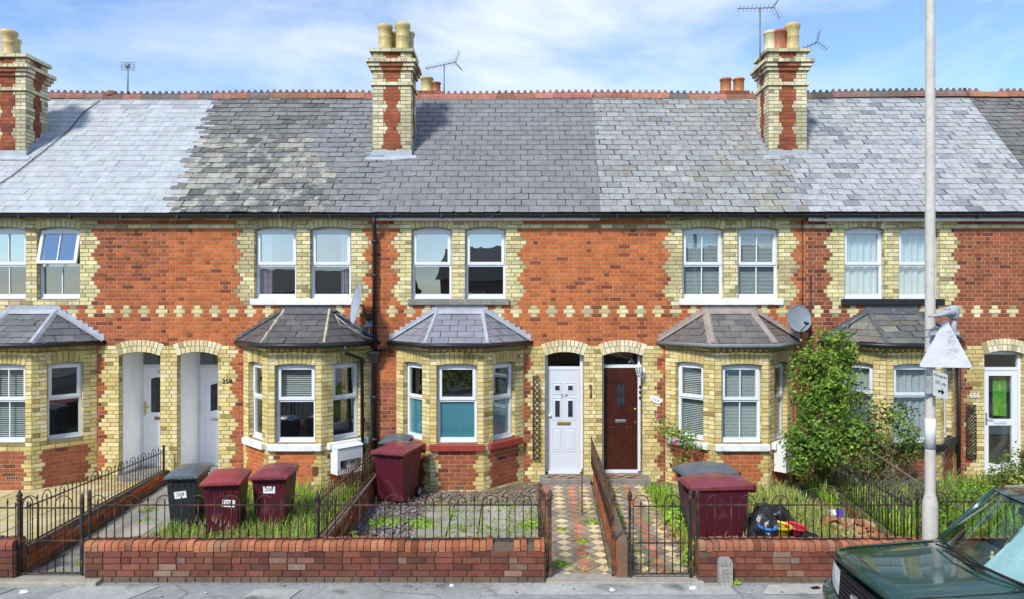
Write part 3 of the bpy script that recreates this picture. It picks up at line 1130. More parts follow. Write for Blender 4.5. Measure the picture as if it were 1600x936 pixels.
    rm.build('roof', {1: [M_SLATE_LICH, M_SLATE_OLD], 3: M_SLATE_OLD, 4: M_SLATE_OLD, 5: M_SLATE_OLD}.get(i, M_SLATE), ho)
    # ---- ridge tiles with crests
    rg = MB()
    xx = a[1]
    rc = {0: (0.22, 0.11, 0.085), 1: (0.29, 0.125, 0.08), 2: (0.29, 0.125, 0.085), 3: (0.30, 0.135, 0.085), 4: (0.20, 0.11, 0.09), 5: (0.31, 0.135, 0.085)}[i]
    while xx < b[1] - 0.05:
        xe = min(xx + 0.45, b[1])
        col = jit(rc, 0.25, 0.12)
        if rnd.random() < 0.15:
            col = jit((0.13, 0.11, 0.10), 0.3)
        dzr = 0.02 * math.sin(xx * 0.9) + 0.012 * nz2(xx, 0, 1.1, 2)
        if xx > 6: dzr += (xx - 6) * 0.012
        n = 6
        prof = []
        for q in range(n + 1):
            an = PI * q / n
            prof.append((ROOF_Y1 - 0.15 * math.cos(an), ROOF_Z1 - 0.10 + 0.16 * math.sin(an) + dzr))
        for q in range(n):
            rg.face([(xx + .004, *prof[q]), (xe - .004, *prof[q]), (xe - .004, *prof[q + 1]), (xx + .004, *prof[q + 1])], 0, col, True)
        rg.face([(xx + .004, *p) for p in prof], 0, col)
        rg.face([(xe - .004, *p) for p in prof][::-1], 0, col)
        # crest: three little trefoil points per tile
        zc = ROOF_Z1 + 0.055 + dzr
        for q in range(3):
            cxq = xx + (q + 0.5) * (xe - xx) / 3
            if not (i == 5 and 11.0 < cxq < 11.55):
                W_ = (xe - xx) / 6
                out2 = [(-W_, 0), (W_, 0), (W_ * .9, 0.022), (W_ * .38, 0.036), (W_ * .42, 0.07), (0, 0.088), (-W_ * .42, 0.07), (-W_ * .38, 0.036), (-W_ * .9, 0.022)]
                for s_, yy in ((1, ROOF_Y1 - 0.016), (-1, ROOF_Y1 + 0.016)):
                    pl = [(cxq + px_, yy, zc + pz) for px_, pz in out2]
                    rg.face(pl if s_ > 0 else pl[::-1], 0, mul(col, 0.8))
                for q2 in range(len(out2)):
                    p, r = out2[q2], out2[(q2 + 1) % len(out2)]
                    rg.face([(cxq + p[0], ROOF_Y1 + 0.016, zc + p[1]), (cxq + r[0], ROOF_Y1 + 0.016, zc + r[1]), (cxq + r[0], ROOF_Y1 - 0.016, zc + r[1]), (cxq + p[0], ROOF_Y1 - 0.016, zc + p[1])], 0, mul(col, 0.8))
        xx = xe
    rg.build('ridge', M_TERRA, ho)
    # ---- eaves: gutter, brackets, fascia
    gm = MB()
    gx0, gx1 = a[0] + 0.003, b[0] - 0.003
    n = 8
    zg = 5.045
    pr = [(-0.222 - 0.050 * math.cos(PI * q / n), zg - 0.06 * math.sin(PI * q / n)) for q in range(n + 1)]
    pr2 = [(-0.222 - 0.043 * math.cos(PI * q / n), zg - 0.052 * math.sin(PI * q / n)) for q in range(n + 1)]
    for P_, fl in ((pr, 0), (pr2, 1)):
        for q in range(n):
            pl = [(gx0, *P_[q]), (gx1, *P_[q]), (gx1, *P_[q + 1]), (gx0, *P_[q + 1])]
            gm.face(pl if fl else pl[::-1], 0, sm=True)
    for e in (0, n):
        gm.face([(gx0, *pr[e]), (gx1, *pr[e]), (gx1, *pr2[e]), (gx0, *pr2[e])])
    x = gx0 + 0.3
    while x < gx1:
        gm.box(FAC, x - 0.02, x + 0.02, 0.165, 0.28, zg - 0.072, zg - 0.004)
        x += 0.95
    gm.build('gutter', M_BLACK, ho)
    fm = MB()
    fz = {2: 4.945, 4: 4.93}.get(i, 4.99)
    fm.box(FAC, gx0, gx1, 0.14, 0.165, fz, 5.06)
    fm.face([FAC.p(gx0, 0.0, fz + .002), FAC.p(gx1, 0.0, fz + .002), FAC.p(gx1, 0.14, fz + .002), FAC.p(gx0, 0.14, fz + .002)])
    fm.build('fascia', M_PAINT if i in (2, 4) else M_STONE, ho)
    # ---- door
    build_door(i, ho, H, dra)
    return ho


def build_bay_roof(i, ho, bx):
    EX, EF, EY = HB + 0.14, FB + 0.075, -BD - 0.17
    zE = 2.665
    tl, tr = bx - 0.43, bx + 0.43
    zT = 3.235
    P = {'a': Vector((bx - EX, 0.0, zE)), 'b': Vector((bx - EF, EY, zE)), 'c': Vector((bx + EF, EY, zE)), 'd': Vector((bx + EX, 0.0, zE)),
         'e': Vector((tl, 0.0, zT)), 'f': Vector((tr, 0.0, zT))}
    pal = {0: ((0.115, 0.12, 0.13), (0.16, 0.165, 0.175)), 1: ((0.075, 0.073, 0.075), (0.115, 0.11, 0.11)), 2: ((0.20, 0.205, 0.235), (0.235, 0.24, 0.275)),
           3: ((0.125, 0.115, 0.11), (0.165, 0.155, 0.145)), 4: ((0.105, 0.11, 0.115), (0.17, 0.165, 0.14)), 5: ((0.12, 0.12, 0.13), (0.16, 0.16, 0.17))}[i]
    def cf(x, s):
        c = mixc(pal[0], pal[1], rnd.random())
        if i == 4 and rnd.random() < 0.2 and s < 0.7:
            c = jit((0.17, 0.16, 0.125), 0.2)
        return jit(c, 0.10, 0.03)
    mb = MB()
    for (lo, hi) in ((('a', 'b'), ('e',)), (('b', 'c'), ('f', 'e')), (('c', 'd'), ('f',))):
        A, B = P[lo[0]], P[lo[1]]
        u = (B - A).normalized()
        T = P[hi[0]]
        v = (T - A) - u * (T - A).dot(u)
        v.normalize()
        n = u.cross(v)
        fr = Fr(A, u, n, v)
        reg = [(0.0, 0.0), ((B - A).dot(u), 0.0)] + [((P[h] - A).dot(u), (P[h] - A).dot(v)) for h in hi]
        if (reg[1][0] - reg[0][0]) < 0:
            reg.reverse()
        mb.face([fr.p(x, -0.006, s) for x, s in reg], 0, (0.03, 0.03, 0.03))
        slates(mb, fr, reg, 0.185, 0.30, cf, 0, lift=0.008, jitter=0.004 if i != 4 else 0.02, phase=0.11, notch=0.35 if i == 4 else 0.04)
    br = mb.build('bay_roof', M_SLATE_OLD if i in (4,) else M_SLATE, ho)
    # hips
    hm = MB()
    w = {0: 0.07, 1: 0.04, 2: 0.055, 3: 0.085, 4: 0.06, 5: 0.05}[i]
    mt = {0: M_LEAD, 1: M_MORTAR_CAP, 2: M_LEAD, 3: M_LEAD_BR, 4: M_LEAD_DK, 5: M_LEAD}[i]
    def strip(p, q, w, side, lift=0.02, lump=0.0):
        p, q = Vector(p), Vector(q)
        t = (q - p).normalized()
        s_ = t.cross(Vector((0, 0, 1))).normalized()
        N_ = 14 if lump else 1
        pts = []
        for k in range(N_ + 1):
            c = p.lerp(q, k / N_)
            l = lump * rnd.uniform(-1, 1)
            ww = w * (1 + (rnd.uniform(-.35, .35) if lump else 0))
            up = Vector((0, 0, 1))
            pts.append((c - s_ * ww - up * 0.035, c - s_ * ww * 0.35 + up * (lift + l), c + s_ * ww * 0.35 + up * (lift + l * .6), c + s_ * ww - up * 0.035))
        for k in range(N_):
            for j in range(3):
                hm.face([pts[k][j], pts[k + 1][j], pts[k + 1][j + 1], pts[k][j + 1]], 0, sm=bool(lump))
        hm.face(list(pts[0])); hm.face(list(pts[-1]))
    lump = 0.012 if i == 1 else 0.0
    strip(P['b'] + Vector((0, 0.02, 0.012)), P['e'] + Vector((0, -0.02, 0.01)), w, 0, 0.026, lump)
    hm.build('hip', mt, br)
    hm = MB()
    strip(P['c'] + Vector((0, 0.02, 0.012)), P['f'] + Vector((0, -0.02, 0.01)), w, 0, 0.026, lump)
    hm.build('hip', mt, br)
    # flashing along the wall: sloping strip and steps
    fm = MB()
    for (p, q, sg) in ((P['a'], P['e'], 1), (P['d'], P['f'], -1)):
        L = (q - p)
        m = 9
        for k in range(m):
            c0 = p + L * (k / m)
            c1 = p + L * ((k + 1) / m)
            h = 0.075 if i in (0, 2, 3) else 0.05
            xs = sorted((c0.x, c1.x))
            # stepped upstand against the brickwork
            fm.face([(c0.x, -0.012 - 0.0006 * k, c0.z - 0.02), (c1.x, -0.012 - 0.0006 * k, c1.z - 0.02), (c1.x, -0.012 - 0.0006 * k, c1.z + h), (c0.x, -0.012 - 0.0006 * k, c1.z + h)][::(1 if sg > 0 else -1)])
        d = Vector((0, -0.10, -0.028))
        if i == 1:
            d = Vector((0, -0.05, -0.01))
        up = Vector((0, 0, 0.022))
        fm.face([p + up + Vector((0, -.004, 0)), q + up + Vector((0, -.004, 0)), q + up + d, p + up + d][::(1 if sg < 0 else -1)])
    fm.face([(tl - 0.06, -0.013, zT - 0.03), (tr + 0.06, -0.013, zT - 0.03), (tr + 0.06, -0.013, zT + 0.10), (tl - 0.06, -0.013, zT + 0.10)])
    fm.face([(tl - 0.03, -0.014, zT + 0.03), (tr + 0.03, -0.014, zT + 0.03), (tr + 0.05, -0.13, zT - 0.055), (tl - 0.05, -0.13, zT - 0.055)][::-1])
    fm.build('flashing', {0: M_LEAD, 1: M_LEAD_DK, 2: M_LEAD, 3: M_LEAD_BR, 4: M_LEAD_DK, 5: M_LEAD}[i], br)
    # gutter round the bay
    gm = MB()
    pts = [P['a'] + Vector((-0.02, 0.02, -0.035)), P['b'] + Vector((-0.02, -0.035, -0.035)), P['c'] + Vector((0.02, -0.035, -0.035)), P['d'] + Vector((0.02, 0.02, -0.035))]
    gm.tube(pts, 0.042, 8)
    gm.build('bay_gutter', {0: M_BLACK, 1: M_BLACK, 2: M_BLACK, 3: mat('grey_gutter', (0.19, 0.2, 0.21), 0.5, 0.3), 4: M_BLACK, 5: M_BLACK}[i], ho)


def build_door(i, ho, H, dra):
    da, db = H['door']
    rec = H['recess']
    y = -rec                        # outward distance of the door plane
    top = dra.zs + dra.rise + 0.02
    z0 = 0.16
    # porch: side walls, ceiling, threshold
    pm = MB()
    inn = 0.03
    if rec > 0.4:
        pm.box(FAC, da - 0.1, da + 0.004, y - 0.1, -0.118, 0.0, top + .05)
        pm.box(FAC, db - 0.004, db + 0.1, y - 0.1, -0.118, 0.0, top + .05)
        pm.box(FAC, da, db, y - 0.1, -0.118, top - 0.004, top + .06)
        pm.build('porch_lining', M_RENDER, ho)
    st = MB()
    st.box(FAC, da - (0.10 if rec < 0.4 else 0.0), db + (0.10 if rec < 0.4 else 0), y - 0.1, 0.30 if rec < 0.4 else 0.12, -0.05, 0.105)
    st.build('doorstep', M_STONE, ho, bevel=0.012)
    tl = MB()
    cols = [(0.30, 0.075, 0.045), (0.035, 0.034, 0.036), (0.50, 0.40, 0.22)]
    if rec < 0.4 and i in (2, 3):
        n = 5
        w = (db - da - 0.02) / n
        for a in range(n * 2):
            for b in range(6):
                cx_, cy_ = da + 0.01 + a * w / 2, -0.02 + 0.06 * b + (0.03 if a % 2 else 0)
                if da + w / 2 <= cx_ <= db - w / 2 + .01 and -0.0 <= cy_ - 0.0 and cy_ < 0.25:
                    c = jit(cols[(a + b) % 3], 0.2)
                    pts = [(-w / 2, 0), (0, -0.03), (w / 2, 0), (0, 0.03)]
                    tl.face([FAC.p(cx_ + p * .95, cy_ + q * .95, 0.1085) for p, q in pts][::-1], 0, c)
        if tl.f:
            tl.build('step_tile', M_TILE, ho)
    # frame
    f = 0.055
    m_fr = M_UPVC
    fm = MB()
    ty = y
    zt = top
    ztr = {0: 2.11, 1: 2.10, 2: 2.13, 3: 2.16, 4: 2.12, 5: 2.12}[i]     # transom under the fanlight
    fm.box(FAC, da, da + f, ty - 0.06, ty, z0 - 0.03, zt)
    fm.box(FAC, db - f, db, ty - 0.06, ty, z0 - 0.03, zt)
    fm.box(FAC, da + f, db - f, ty - 0.06, ty, ztr - 0.03, ztr + 0.03)
    fm.box(FAC, da + f, db - f, ty - 0.06, ty, zt - 0.04, zt)
    fm.box(FAC, da + f, db - f, ty - 0.07, ty + 0.03, z0 - 0.06, z0)
    if i == 4:
        fm.box(FAC, da + f, db - f, ty - 0.06, ty - .002, zt - 0.1, zt - 0.04)
    fr_o = fm.build('door_frame', m_fr, ho)
    gm = MB()
    gm.face([FAC.p(da + f, ty - 0.03, ztr + 0.03), FAC.p(db - f, ty - 0.03, ztr + 0.03), FAC.p(db - f, ty - 0.03, zt - 0.04), FAC.p(da + f, ty - 0.03, zt - 0.04)])
    gm.build('fanlight', M_GLASS, fr_o)
    xa, xb = da + f + 0.004, db - f - 0.004
    zb, zt2 = z0 + 0.004, ztr - 0.034
    dm = MB()
    fd = ty - 0.012
    cx = (xa + xb) / 2
    Wd = xb - xa
    if i == 4 or i == 5:
        # glazed door: stiles and rails round two panes
        s = 0.10
        zm0, zm1 = 1.03, 1.15
        dm.box(FAC, xa, xa + s, fd - 0.05, fd, zb, zt2)
        dm.box(FAC, xb - s, xb, fd - 0.05, fd, zb, zt2)
        for (p, q) in ((zb, zb + 0.14), (zm0, zm1), (zt2 - 0.10, zt2)):
            dm.box(FAC, xa + s, xb - s, fd - 0.05, fd, p, q)
        d = dm.build('door', M_UPVC, ho)
        g2 = MB()
        for (p, q) in ((zb + 0.14, zm0), (zm1, zt2 - 0.10)):
            g2.face([FAC.p(xa + s, fd - 0.02, p), FAC.p(xb - s, fd - 0.02, p), FAC.p(xb - s, fd - 0.02, q), FAC.p(xa + s, fd - 0.02, q)])
        g2.build('pane', M_GLASS, d)
        lb = MB()
        lb.box(FAC, cx - 0.12, cx + 0.12, fd, fd + 0.012, 1.065, 1.125)
        lb.build('letterbox', mat('pale_grey_metal', (0.6, 0.62, 0.64), 0.4, 0.4), d, bevel=0.004)
        hm = MB()
        hm.box(FAC, xa + 0.03, xa + 0.065, fd, fd + 0.014, 1.05, 1.28)
        hm.tube([FAC.p(xa + 0.047, fd + 0.012, 1.18), FAC.p(xa + 0.047, fd + 0.05, 1.18), FAC.p(xa + 0.16, fd + 0.05, 1.17)], 0.011, 8)
        hm.build('handle', M_CHROME, d)
        if i == 4:
            cmx = MB()
            for k in range(14):
                x0_, x1_ = cx - 0.06 + k * 0.019, cx - 0.041 + k * 0.019
                cmx.face([FAC.p(x0_, fd - 0.12 + 0.02 * (k % 2), 1.2), FAC.p(x1_, fd - 0.12 + 0.02 * ((k + 1) % 2), 1.2), FAC.p(x1_, fd - 0.12 + 0.02 * ((k + 1) % 2), 1.98), FAC.p(x0_, fd - 0.12 + 0.02 * (k % 2), 1.98)])
            cmx.build('green_drape', mat('lime_cloth', (0.16, 0.46, 0.03), 0.8, 0.2, var=0.5, scale=6, rust=(0.45, 0.62, 0.06), rust_lo=0.5, rust_hi=0.65, rust_scale=7), d)
        return
    material = M_DOORBROWN if i == 3 else (mat('white_door_skin', (0.58, 0.62, 0.67), 0.4, 0.4, var=0.03) if i > 1 else mat('bright_white_door_skin', (0.86, 0.87, 0.88), 0.4, 0.4, var=0.03))
    panes = []
    dm.box(FAC, xa, xb, fd - 0.05, fd, zb, zt2)
    if i == 2:
        for sx in (-1, 1):
            px = cx + sx * 0.125
            raised_panel(dm, px - 0.10, px + 0.10, 1.63, 1.85, fd)
            panes.append([(px - 0.045, 1.70), (px + 0.045, 1.70), (px + 0.045, 1.79), (px - 0.045, 1.79)])
            raised_panel(dm, px - 0.10, px + 0.10, 1.13, 1.56, fd)
            panes.append([(px - 0.045, 1.19), (px + 0.045, 1.19), (px + 0.045, 1.50), (px - 0.045, 1.50)])
            raised_panel(dm, px - 0.10, px + 0.10, 0.52, 0.98, fd)
    elif i == 1:
        raised_panel(dm, cx - 0.20, cx + 0.12, 0.95, 1.62 + .2, fd)
        panes.append([(cx - 0.11, 1.19), (cx + 0.03, 1.22), (cx + 0.03, 1.76), (cx - 0.11, 1.72)])
        raised_panel(dm, cx - 0.20, cx + 0.18, 0.45, 0.88, fd)
        raised_panel(dm, xa + 0.09, xb - 0.09, zb + 0.1, 1.98, fd, 0.006)
    elif i == 0:
        raised_panel(dm, xa + 0.09, xb - 0.09, 1.13, 1.93, fd)
        panes.append([(xa + 0.16, 1.18), (xb - 0.16, 1.18), (xb - 0.16, 1.84)] + [(cx + (xb - 0.16 - cx) * math.cos(PI * k / 8), 1.84 + 0.045 * math.sin(PI * k / 8)) for k in range(1, 8)] + [(xa + 0.16, 1.84)])
        raised_panel(dm, xa + 0.09, xb - 0.09, 0.45, 0.98, fd)
    elif i == 3:
        ov = lambda a, b, zc, h, n=18: [(cx + a * math.cos(2 * PI * k / n), zc + (h if math.sin(2 * PI * k / n) > 0 else -h) + b * math.sin(2 * PI * k / n)) for k in range(n)]
        panes.append(ov(0.075, 0.075, 1.60, 0.155))
        # moulding rings round the long oval
        for (a, w_, pr) in ((0.095, 0.012, 0.012), (0.15, 0.010, 0.008)):
            o1, o2 = ov(a, a, 1.60, 0.155, 24), ov(a + w_, a + w_, 1.60, 0.155, 24)
            for k in range(24):
                p, q, r, s_ = o1[k], o1[(k + 1) % 24], o2[(k + 1) % 24], o2[k]
                dm.face([FAC.p(p[0], fd + pr, p[1]), FAC.p(q[0], fd + pr, q[1]), FAC.p(r[0], fd + pr, r[1]), FAC.p(s_[0], fd + pr, s_[1])])
                dm.face([FAC.p(s_[0], fd + pr, s_[1]), FAC.p(r[0], fd + pr, r[1]), FAC.p(r[0], fd, r[1]), FAC.p(s_[0], fd, s_[1])])
                dm.face([FAC.p(q[0], fd + pr, q[1]), FAC.p(p[0], fd + pr, p[1]), FAC.p(p[0], fd, p[1]), FAC.p(q[0], fd, q[1])])
        for sx in (-1, 1):
            raised_panel(dm, cx + sx * 0.16 - 0.105, cx + sx * 0.16 + 0.105, 0.50, 1.02, fd)
            raised_panel(dm, cx + sx * 0.235 - 0.055, cx + sx * 0.235 + 0.055, 1.44, 2.0, fd, 0.006)
        dm.box(FAC, xa + 0.06, xb - 0.06, fd, fd + 0.008, 0.24, 0.36)
    d = dm.build('door', material, ho)
    gmat = mat('dark_door_glass', (0.03, 0.035, 0.04), 0.08, 0.6, var=0.5, scale=9)
    for P_ in panes:
        gm = MB()
        gm.face([FAC.p(p, fd + 0.0095, q) for p, q in P_])
        gm.build('glass_panel', gmat, d)
    if i == 3:
        lm = MB()
        for zc in (1.78, 1.60, 1.42):
            lm.face([FAC.p(cx - 0.035, fd + 0.0112, zc), FAC.p(cx, fd + 0.0112, zc - 0.055), FAC.p(cx + 0.035, fd + 0.0112, zc), FAC.p(cx, fd + 0.0112, zc + 0.055)])
        lm.build('leadwork', mat('dark_blue_glass', (0.012, 0.02, 0.05), 0.2, 0.5), d)
    lb = MB()
    lz = {0: 1.06, 1: 1.03, 2: 1.065, 3: 1.10}[i]
    lw = 0.13 if i == 2 else 0.105
    lb.box(FAC, cx - lw, cx + lw, fd, fd + 0.014, lz - 0.032, lz + 0.032)
    lb.box(FAC, cx - lw + .02, cx + lw - .02, fd + 0.012, fd + 0.022, lz - 0.018, lz + 0.018)
    lb.build('letterbox', M_BRASS if i == 2 else (M_CHROME if i != 0 else mat('bronze', (0.2, 0.15, 0.08), 0.4, 0.5)), d, bevel=0.004)
    hm = MB()
    if i in (0, 1):
        hx = xa + 0.04
        hm.box(FAC, hx - 0.016, hx + 0.016, fd, fd + 0.012, 1.12, 1.40)
        hm.tube([FAC.p(hx, fd + 0.01, 1.29), FAC.p(hx, fd + 0.05, 1.29), FAC.p(hx + 0.11, fd + 0.05, 1.285)], 0.010, 8)
    elif i == 2:
        hx = xa + 0.03
        hm.lathe(FAC.p(hx, fd + 0.02, 1.22), [(0.0, 0.02), (0.03, 0.02), (0.03, -0.02), (0.0, -0.02)], 12, axis='y')
    else:
        hx = xb - 0.045
        hm.lathe(FAC.p(hx, fd + 0.02, 1.33), [(0.0, -0.02), (0.022, -0.02), (0.028, 0.0), (0.024, 0.02)], 12, axis='y')
        hm.box(FAC, hx - 0.012, hx + 0.012, fd, fd + 0.01, 1.05, 1.10)
    hm.build('handle', M_BRASS if i in (0, 3) else M_WHITE, d)
    if i == 2:
        text_mesh('house_number', '21A', 0.085, FAC, cx + 0.01, fd + 0.001, 1.595, M_INK, d, 0.002, rot=0.15)
    if i == 0:
        text_mesh('house_number', '256', 0.10, FAC, cx + 0.02, fd + 0.001, 1.99, mat('grey_numeral', (0.3, 0.29, 0.26), 0.4, 0.5), d, 0.003)


for _i in range(6):
    HOUSES[_i]['obj'] = build_house(_i)
HO = [h['obj'] for h in HOUSES]
# ------------------------------------------------------------------ chimney stacks on the party lines
def pot(parent, x, y, z, h, r, col, style=0):
    mb = MB()
    if style == 0:
        pr = [(r * 1.06, 0), (r * 1.06, 0.03), (r * 0.94, 0.05), (r * 0.94, h * .45), (r * 0.97, h * .47), (r * .97, h * .5), (r * 0.94, h * .52), (r * 0.93, h * 0.80), (r * 1.12, h * 0.86), (r * 1.12, h * 0.97), (r * 1.05, h), (r * 0.82, h), (r * 0.80, h * 0.5)]
    else:
        pr = [(r * 1.05, 0), (r * 0.98, 0.03), (r * 0.95, h * 0.85), (r * 1.10, h * 0.88), (r * 1.10, h), (r * 0.84, h), (r * 0.82, h * 0.5)]
    cols = [jit(col, 0.06)] * len(pr)
    cols = [mul(c, 0.85 if 3 <= k <= 5 else 1.0) for k, c in enumerate(cols)]
    cols[-1] = (0.02, 0.02, 0.02)
    mb.lathe((x, y, z), pr, 22, 0, col, cols=cols)
    return mb.build('chimney_pot', M_POT, parent)


def chimney(house, cx, label, pots, w=0.80, yf=1.22, dep=0.66, top=8.67):
    mb = MB()
    zb = roof_z(yf) - 0.25
    rc = red_col('brown')
    yc = yel_col(((0.58, 0.53, 0.34), (0.64, 0.60, 0.42), (0.42, 0.38, 0.26)))
    N_ = int((top - zb) / C) + 1
    proj = {0: 0.055, 3: 0.115, 4: 0.08, 5: 0.045, 9: 0.035}
    for k in range(N_):
        z1 = top - k * C
        z0 = z1 - C
        e = proj.get(k, 0.0)
        x0, x1, y0, y1 = cx - w / 2 - e, cx + w / 2 + e, yf - e, yf + dep + e
        mb.box(Fr(), x0, x1, -y1, -y0, z0 - 0.0005 * (k % 2), z1, 0, MORT_Y, skip='' if e or k == 0 else 'tb')
        faces = [(Fr((x0, y0, 0), (1, 0, 0), (0, -1, 0)), x1 - x0), (Fr((x1, y0, 0), (0, 1, 0), (1, 0, 0)), y1 - y0),
                 (Fr((x0, y1, 0), (0, -1, 0), (-1, 0, 0)), y1 - y0), (Fr((x1, y1, 0), (-1, 0, 0), (0, 1, 0)), x1 - x0)]
        for fi, (fr, L) in enumerate(faces):
            if k in (0, 3, 9) or (k == N_):
                course(mb, fr, 0, L, k, yc, MORT_Y, 'stretch' if k in (0, 9) else 'head', 0, z0, z1, d=0.001)
                continue
            q = e + (0.225, 0.225, 0.275, 0.31, 0.275, 0.225)[k % 6] - (0.02 if fi in (1, 2) else 0)
            q = min(q, L / 2 - 0.07)
            if k in (4, 5):
                q = 0.24
            if k == N_ - 3 or k == 26:
                q = 0.19
            course(mb, fr, 0, q, k, yc, MORT_Y, 'stretch', 0, z0, z1, d=0.001)
            course(mb, fr, q, L - q, k, rc, (0.25, 0.12, 0.07), 'stretch', q, z0, z1, d=0.001)
            course(mb, fr, L - q, L, k, yc, MORT_Y, 'stretch', L, z0, z1, d=0.001)
    ch = mb.build('chimney', M_BRICK, house)
    ch['label'] = label
    # mortar bed on top and pots
    fm = MB()
    fm.taper(Fr(), (cx - w / 2 - .03, cx + w / 2 + .03, -(yf + dep + .03), -(yf - .03), top - 0.01), (cx - w / 2 + .13, cx + w / 2 - .13, -(yf + dep - .13), -(yf + .13), top + 0.07))
    fm.build('flaunching', M_MORTAR_CAP, ch)
    for (px, py, h, r, col, st) in pots:
        pot(ch, cx + px, yf + py, top + 0.03, h, r, col, st)
    # lead: apron in front, strips up both sides
    lm = MB()
    za = roof_z(yf)
    lm.face([(cx - w / 2 - 0.02, yf - 0.014, za - 0.02), (cx + w / 2 + 0.02, yf - 0.014, za - 0.02), (cx + w / 2 + 0.02, yf - 0.014, za + 0.13), (cx - w / 2 - 0.02, yf - 0.014, za + 0.13)])
    o = 0.022
    lm.face([(cx - w / 2 - 0.14, yf - 0.13, roof_z(yf - 0.13) + o + .012), (cx + w / 2 + 0.14, yf - 0.13, roof_z(yf - 0.13) + o + .012), (cx + w / 2 + 0.10, yf - 0.012, za + o), (cx - w / 2 - 0.10, yf - 0.012, za + o)])
    for sx in (-1, 1):
        xw = cx + sx * (w / 2 + 0.016)
        n = 5
        for k in range(n):
            ya, yb = yf - 0.02 + (dep + 0.04) * k / n, yf - 0.02 + (dep + 0.04) * (k + 1) / n
            zt = roof_z(yb) + 0.10
            pl = [(xw, ya, roof_z(ya) - 0.02), (xw, yb, roof_z(yb) - 0.02), (xw, yb, zt), (xw, ya, zt - 0.03)]
            lm.face(pl if sx > 0 else pl[::-1])
        pl = [(xw, yf - 0.14, roof_z(yf - 0.14) + o), (xw + sx * 0.17, yf - 0.14, roof_z(yf - 0.14) + o - 0.004), (xw + sx * 0.17, yf + dep + .05, roof_z(yf + dep + .05) + o - 0.004), (xw, yf + dep + 0.05, roof_z(yf + dep + .05) + o)]
        lm.face(pl if sx > 0 else pl[::-1])
    lm.build('lead_flashing', M_LEAD, ch)
    return ch


BUFF, CREAM, ORANGE = (0.52, 0.40, 0.17), (0.62, 0.54, 0.34), (0.38, 0.13, 0.06)
chimney(HO[0], -10.52, 'red and buff brick stack at the far end of the pale roof', [(-0.09, 0.19, 0.52, 0.145, BUFF, 0), (-0.22, 0.5, 0.47, 0.13, BUFF, 0)], top=8.56)
chimney(HO[2], -2.50, 'red and buff brick stack carrying four buff pots', [(-0.18, 0.19, 0.53, 0.145, BUFF, 0), (0.19, 0.19, 0.56, 0.150, BUFF, 0), (-0.09, 0.50, 0.50, 0.13, BUFF, 0), (0.26, 0.50, 0.50, 0.13, BUFF, 0)])
chimney(HO[3], 5.74, 'red and buff brick stack with mixed orange and cream pots', [(-0.27, 0.22, 0.40, 0.14, CREAM, 1), (-0.12, 0.17, 0.40, 0.15, ORANGE, 1), (0.02, 0.45, 0.44, 0.13, BUFF, 0), (0.17, 0.19, 0.55, 0.150, BUFF, 0)])


def rear_stack(house, x, y, pots):
    """small stack on the far slope, only its pots top the ridge"""
    mb = MB()
    w = 0.75
    ztop = 8.84
    rc = red_col('mid')
    for k in range(26):
        z1 = ztop - k * C
        mb.box(Fr(), x - w / 2, x + w / 2, -(y + .4), -y, z1 - C, z1, 0, MORT_R)
        course(mb, Fr((x - w / 2, y, 0)), 0, w, k, rc, MORT_R, 'stretch', 0, z1 - C, z1)
    s = mb.build('rear_chimney', M_BRICK, house)
    for (px, h, r, col) in pots:
        pot(s, x + px, y + 0.2, ztop, h, r, col, 1)


rear_stack(HO[2], -2.22, 4.6, [(0.0, 0.38, 0.16, BUFF), (0.24, 0.26, 0.12, ORANGE)])
rear_stack(HO[3], 5.74, 4.6, [(-0.17, 0.36, 0.14, (0.42, 0.16, 0.05)), (0.17, 0.36, 0.14, (0.42, 0.16, 0.05))])

# low clay vent on the ridge of the pale roof
vm = MB()
vm.lathe((-9.47, ROOF_Y1, ROOF_Z1 + 0.0), [(0.14, 0), (0.14, 0.07), (0.09, 0.12), (0.0, 0.13)], 16, 0, (0.25, 0.11, 0.07))
vm.build('ridge_vent', M_TERRA, HO[0])


# ------------------------------------------------------------------ house fittings that belong to the houses
def pipe_run(name, pts, r, m, house, collars=()):
    mb = MB()
    mb.tube(pts, r, 10)
    for c in collars:
        mb.lathe(c, [(r, -0.03), (r * 1.35, -0.03), (r * 1.35, 0.03), (r, 0.03)], 10)
    return mb.build(name, m, house)


# main downpipe between 258 and its neighbour, with the hopper that takes both bay gutters
dp = pipe_run('downpipe', [(-2.585, -0.222, 4.99), (-2.585, -0.21, 4.88), (-2.60, -0.09, 4.74), (-2.60, -0.085, 0.02)], 0.042, M_PIPE, HO[2],
              [(-2.60, -0.085, z) for z in (4.55, 3.9, 3.25, 1.6, 0.8)])
hm = MB()
hm.taper(Fr(), (-2.655, -2.545, 0.03, 0.14, 2.24), (-2.70, -2.50, 0.005, 0.18, 2.42))
hm.box(Fr(), -2.715, -2.485, 0.0, 0.19, 2.42, 2.47)
hm.build('hopper', M_PIPE, dp)
pipe_run('branch_pipe', [(-2.34, -0.10, 2.60), (-2.32, -0.10, 2.50), (-2.55, -0.09, 2.47)], 0.034, M_PIPE, HO[2])
pipe_run('branch_pipe', [(-3.02, -0.66, 2.60), (-2.99, -0.62, 2.47), (-2.80, -0.26, 2.34), (-2.80, -0.20, 0.02)], 0.034, M_PIPE, HO[1], [(-2.80, -0.20, 2.3), (-2.80, -0.2, 1.2)])
pipe_run('downpipe', [(8.47, -0.06, 2.58), (8.47, -0.06, 0.02)], 0.034, M_PIPE, HO[4])
# cables on the walls
def cable(name, pts, r, m, house):
    mb = MB()
    mb.tube(pts, r, 5)
    return mb.build(name, m, house)


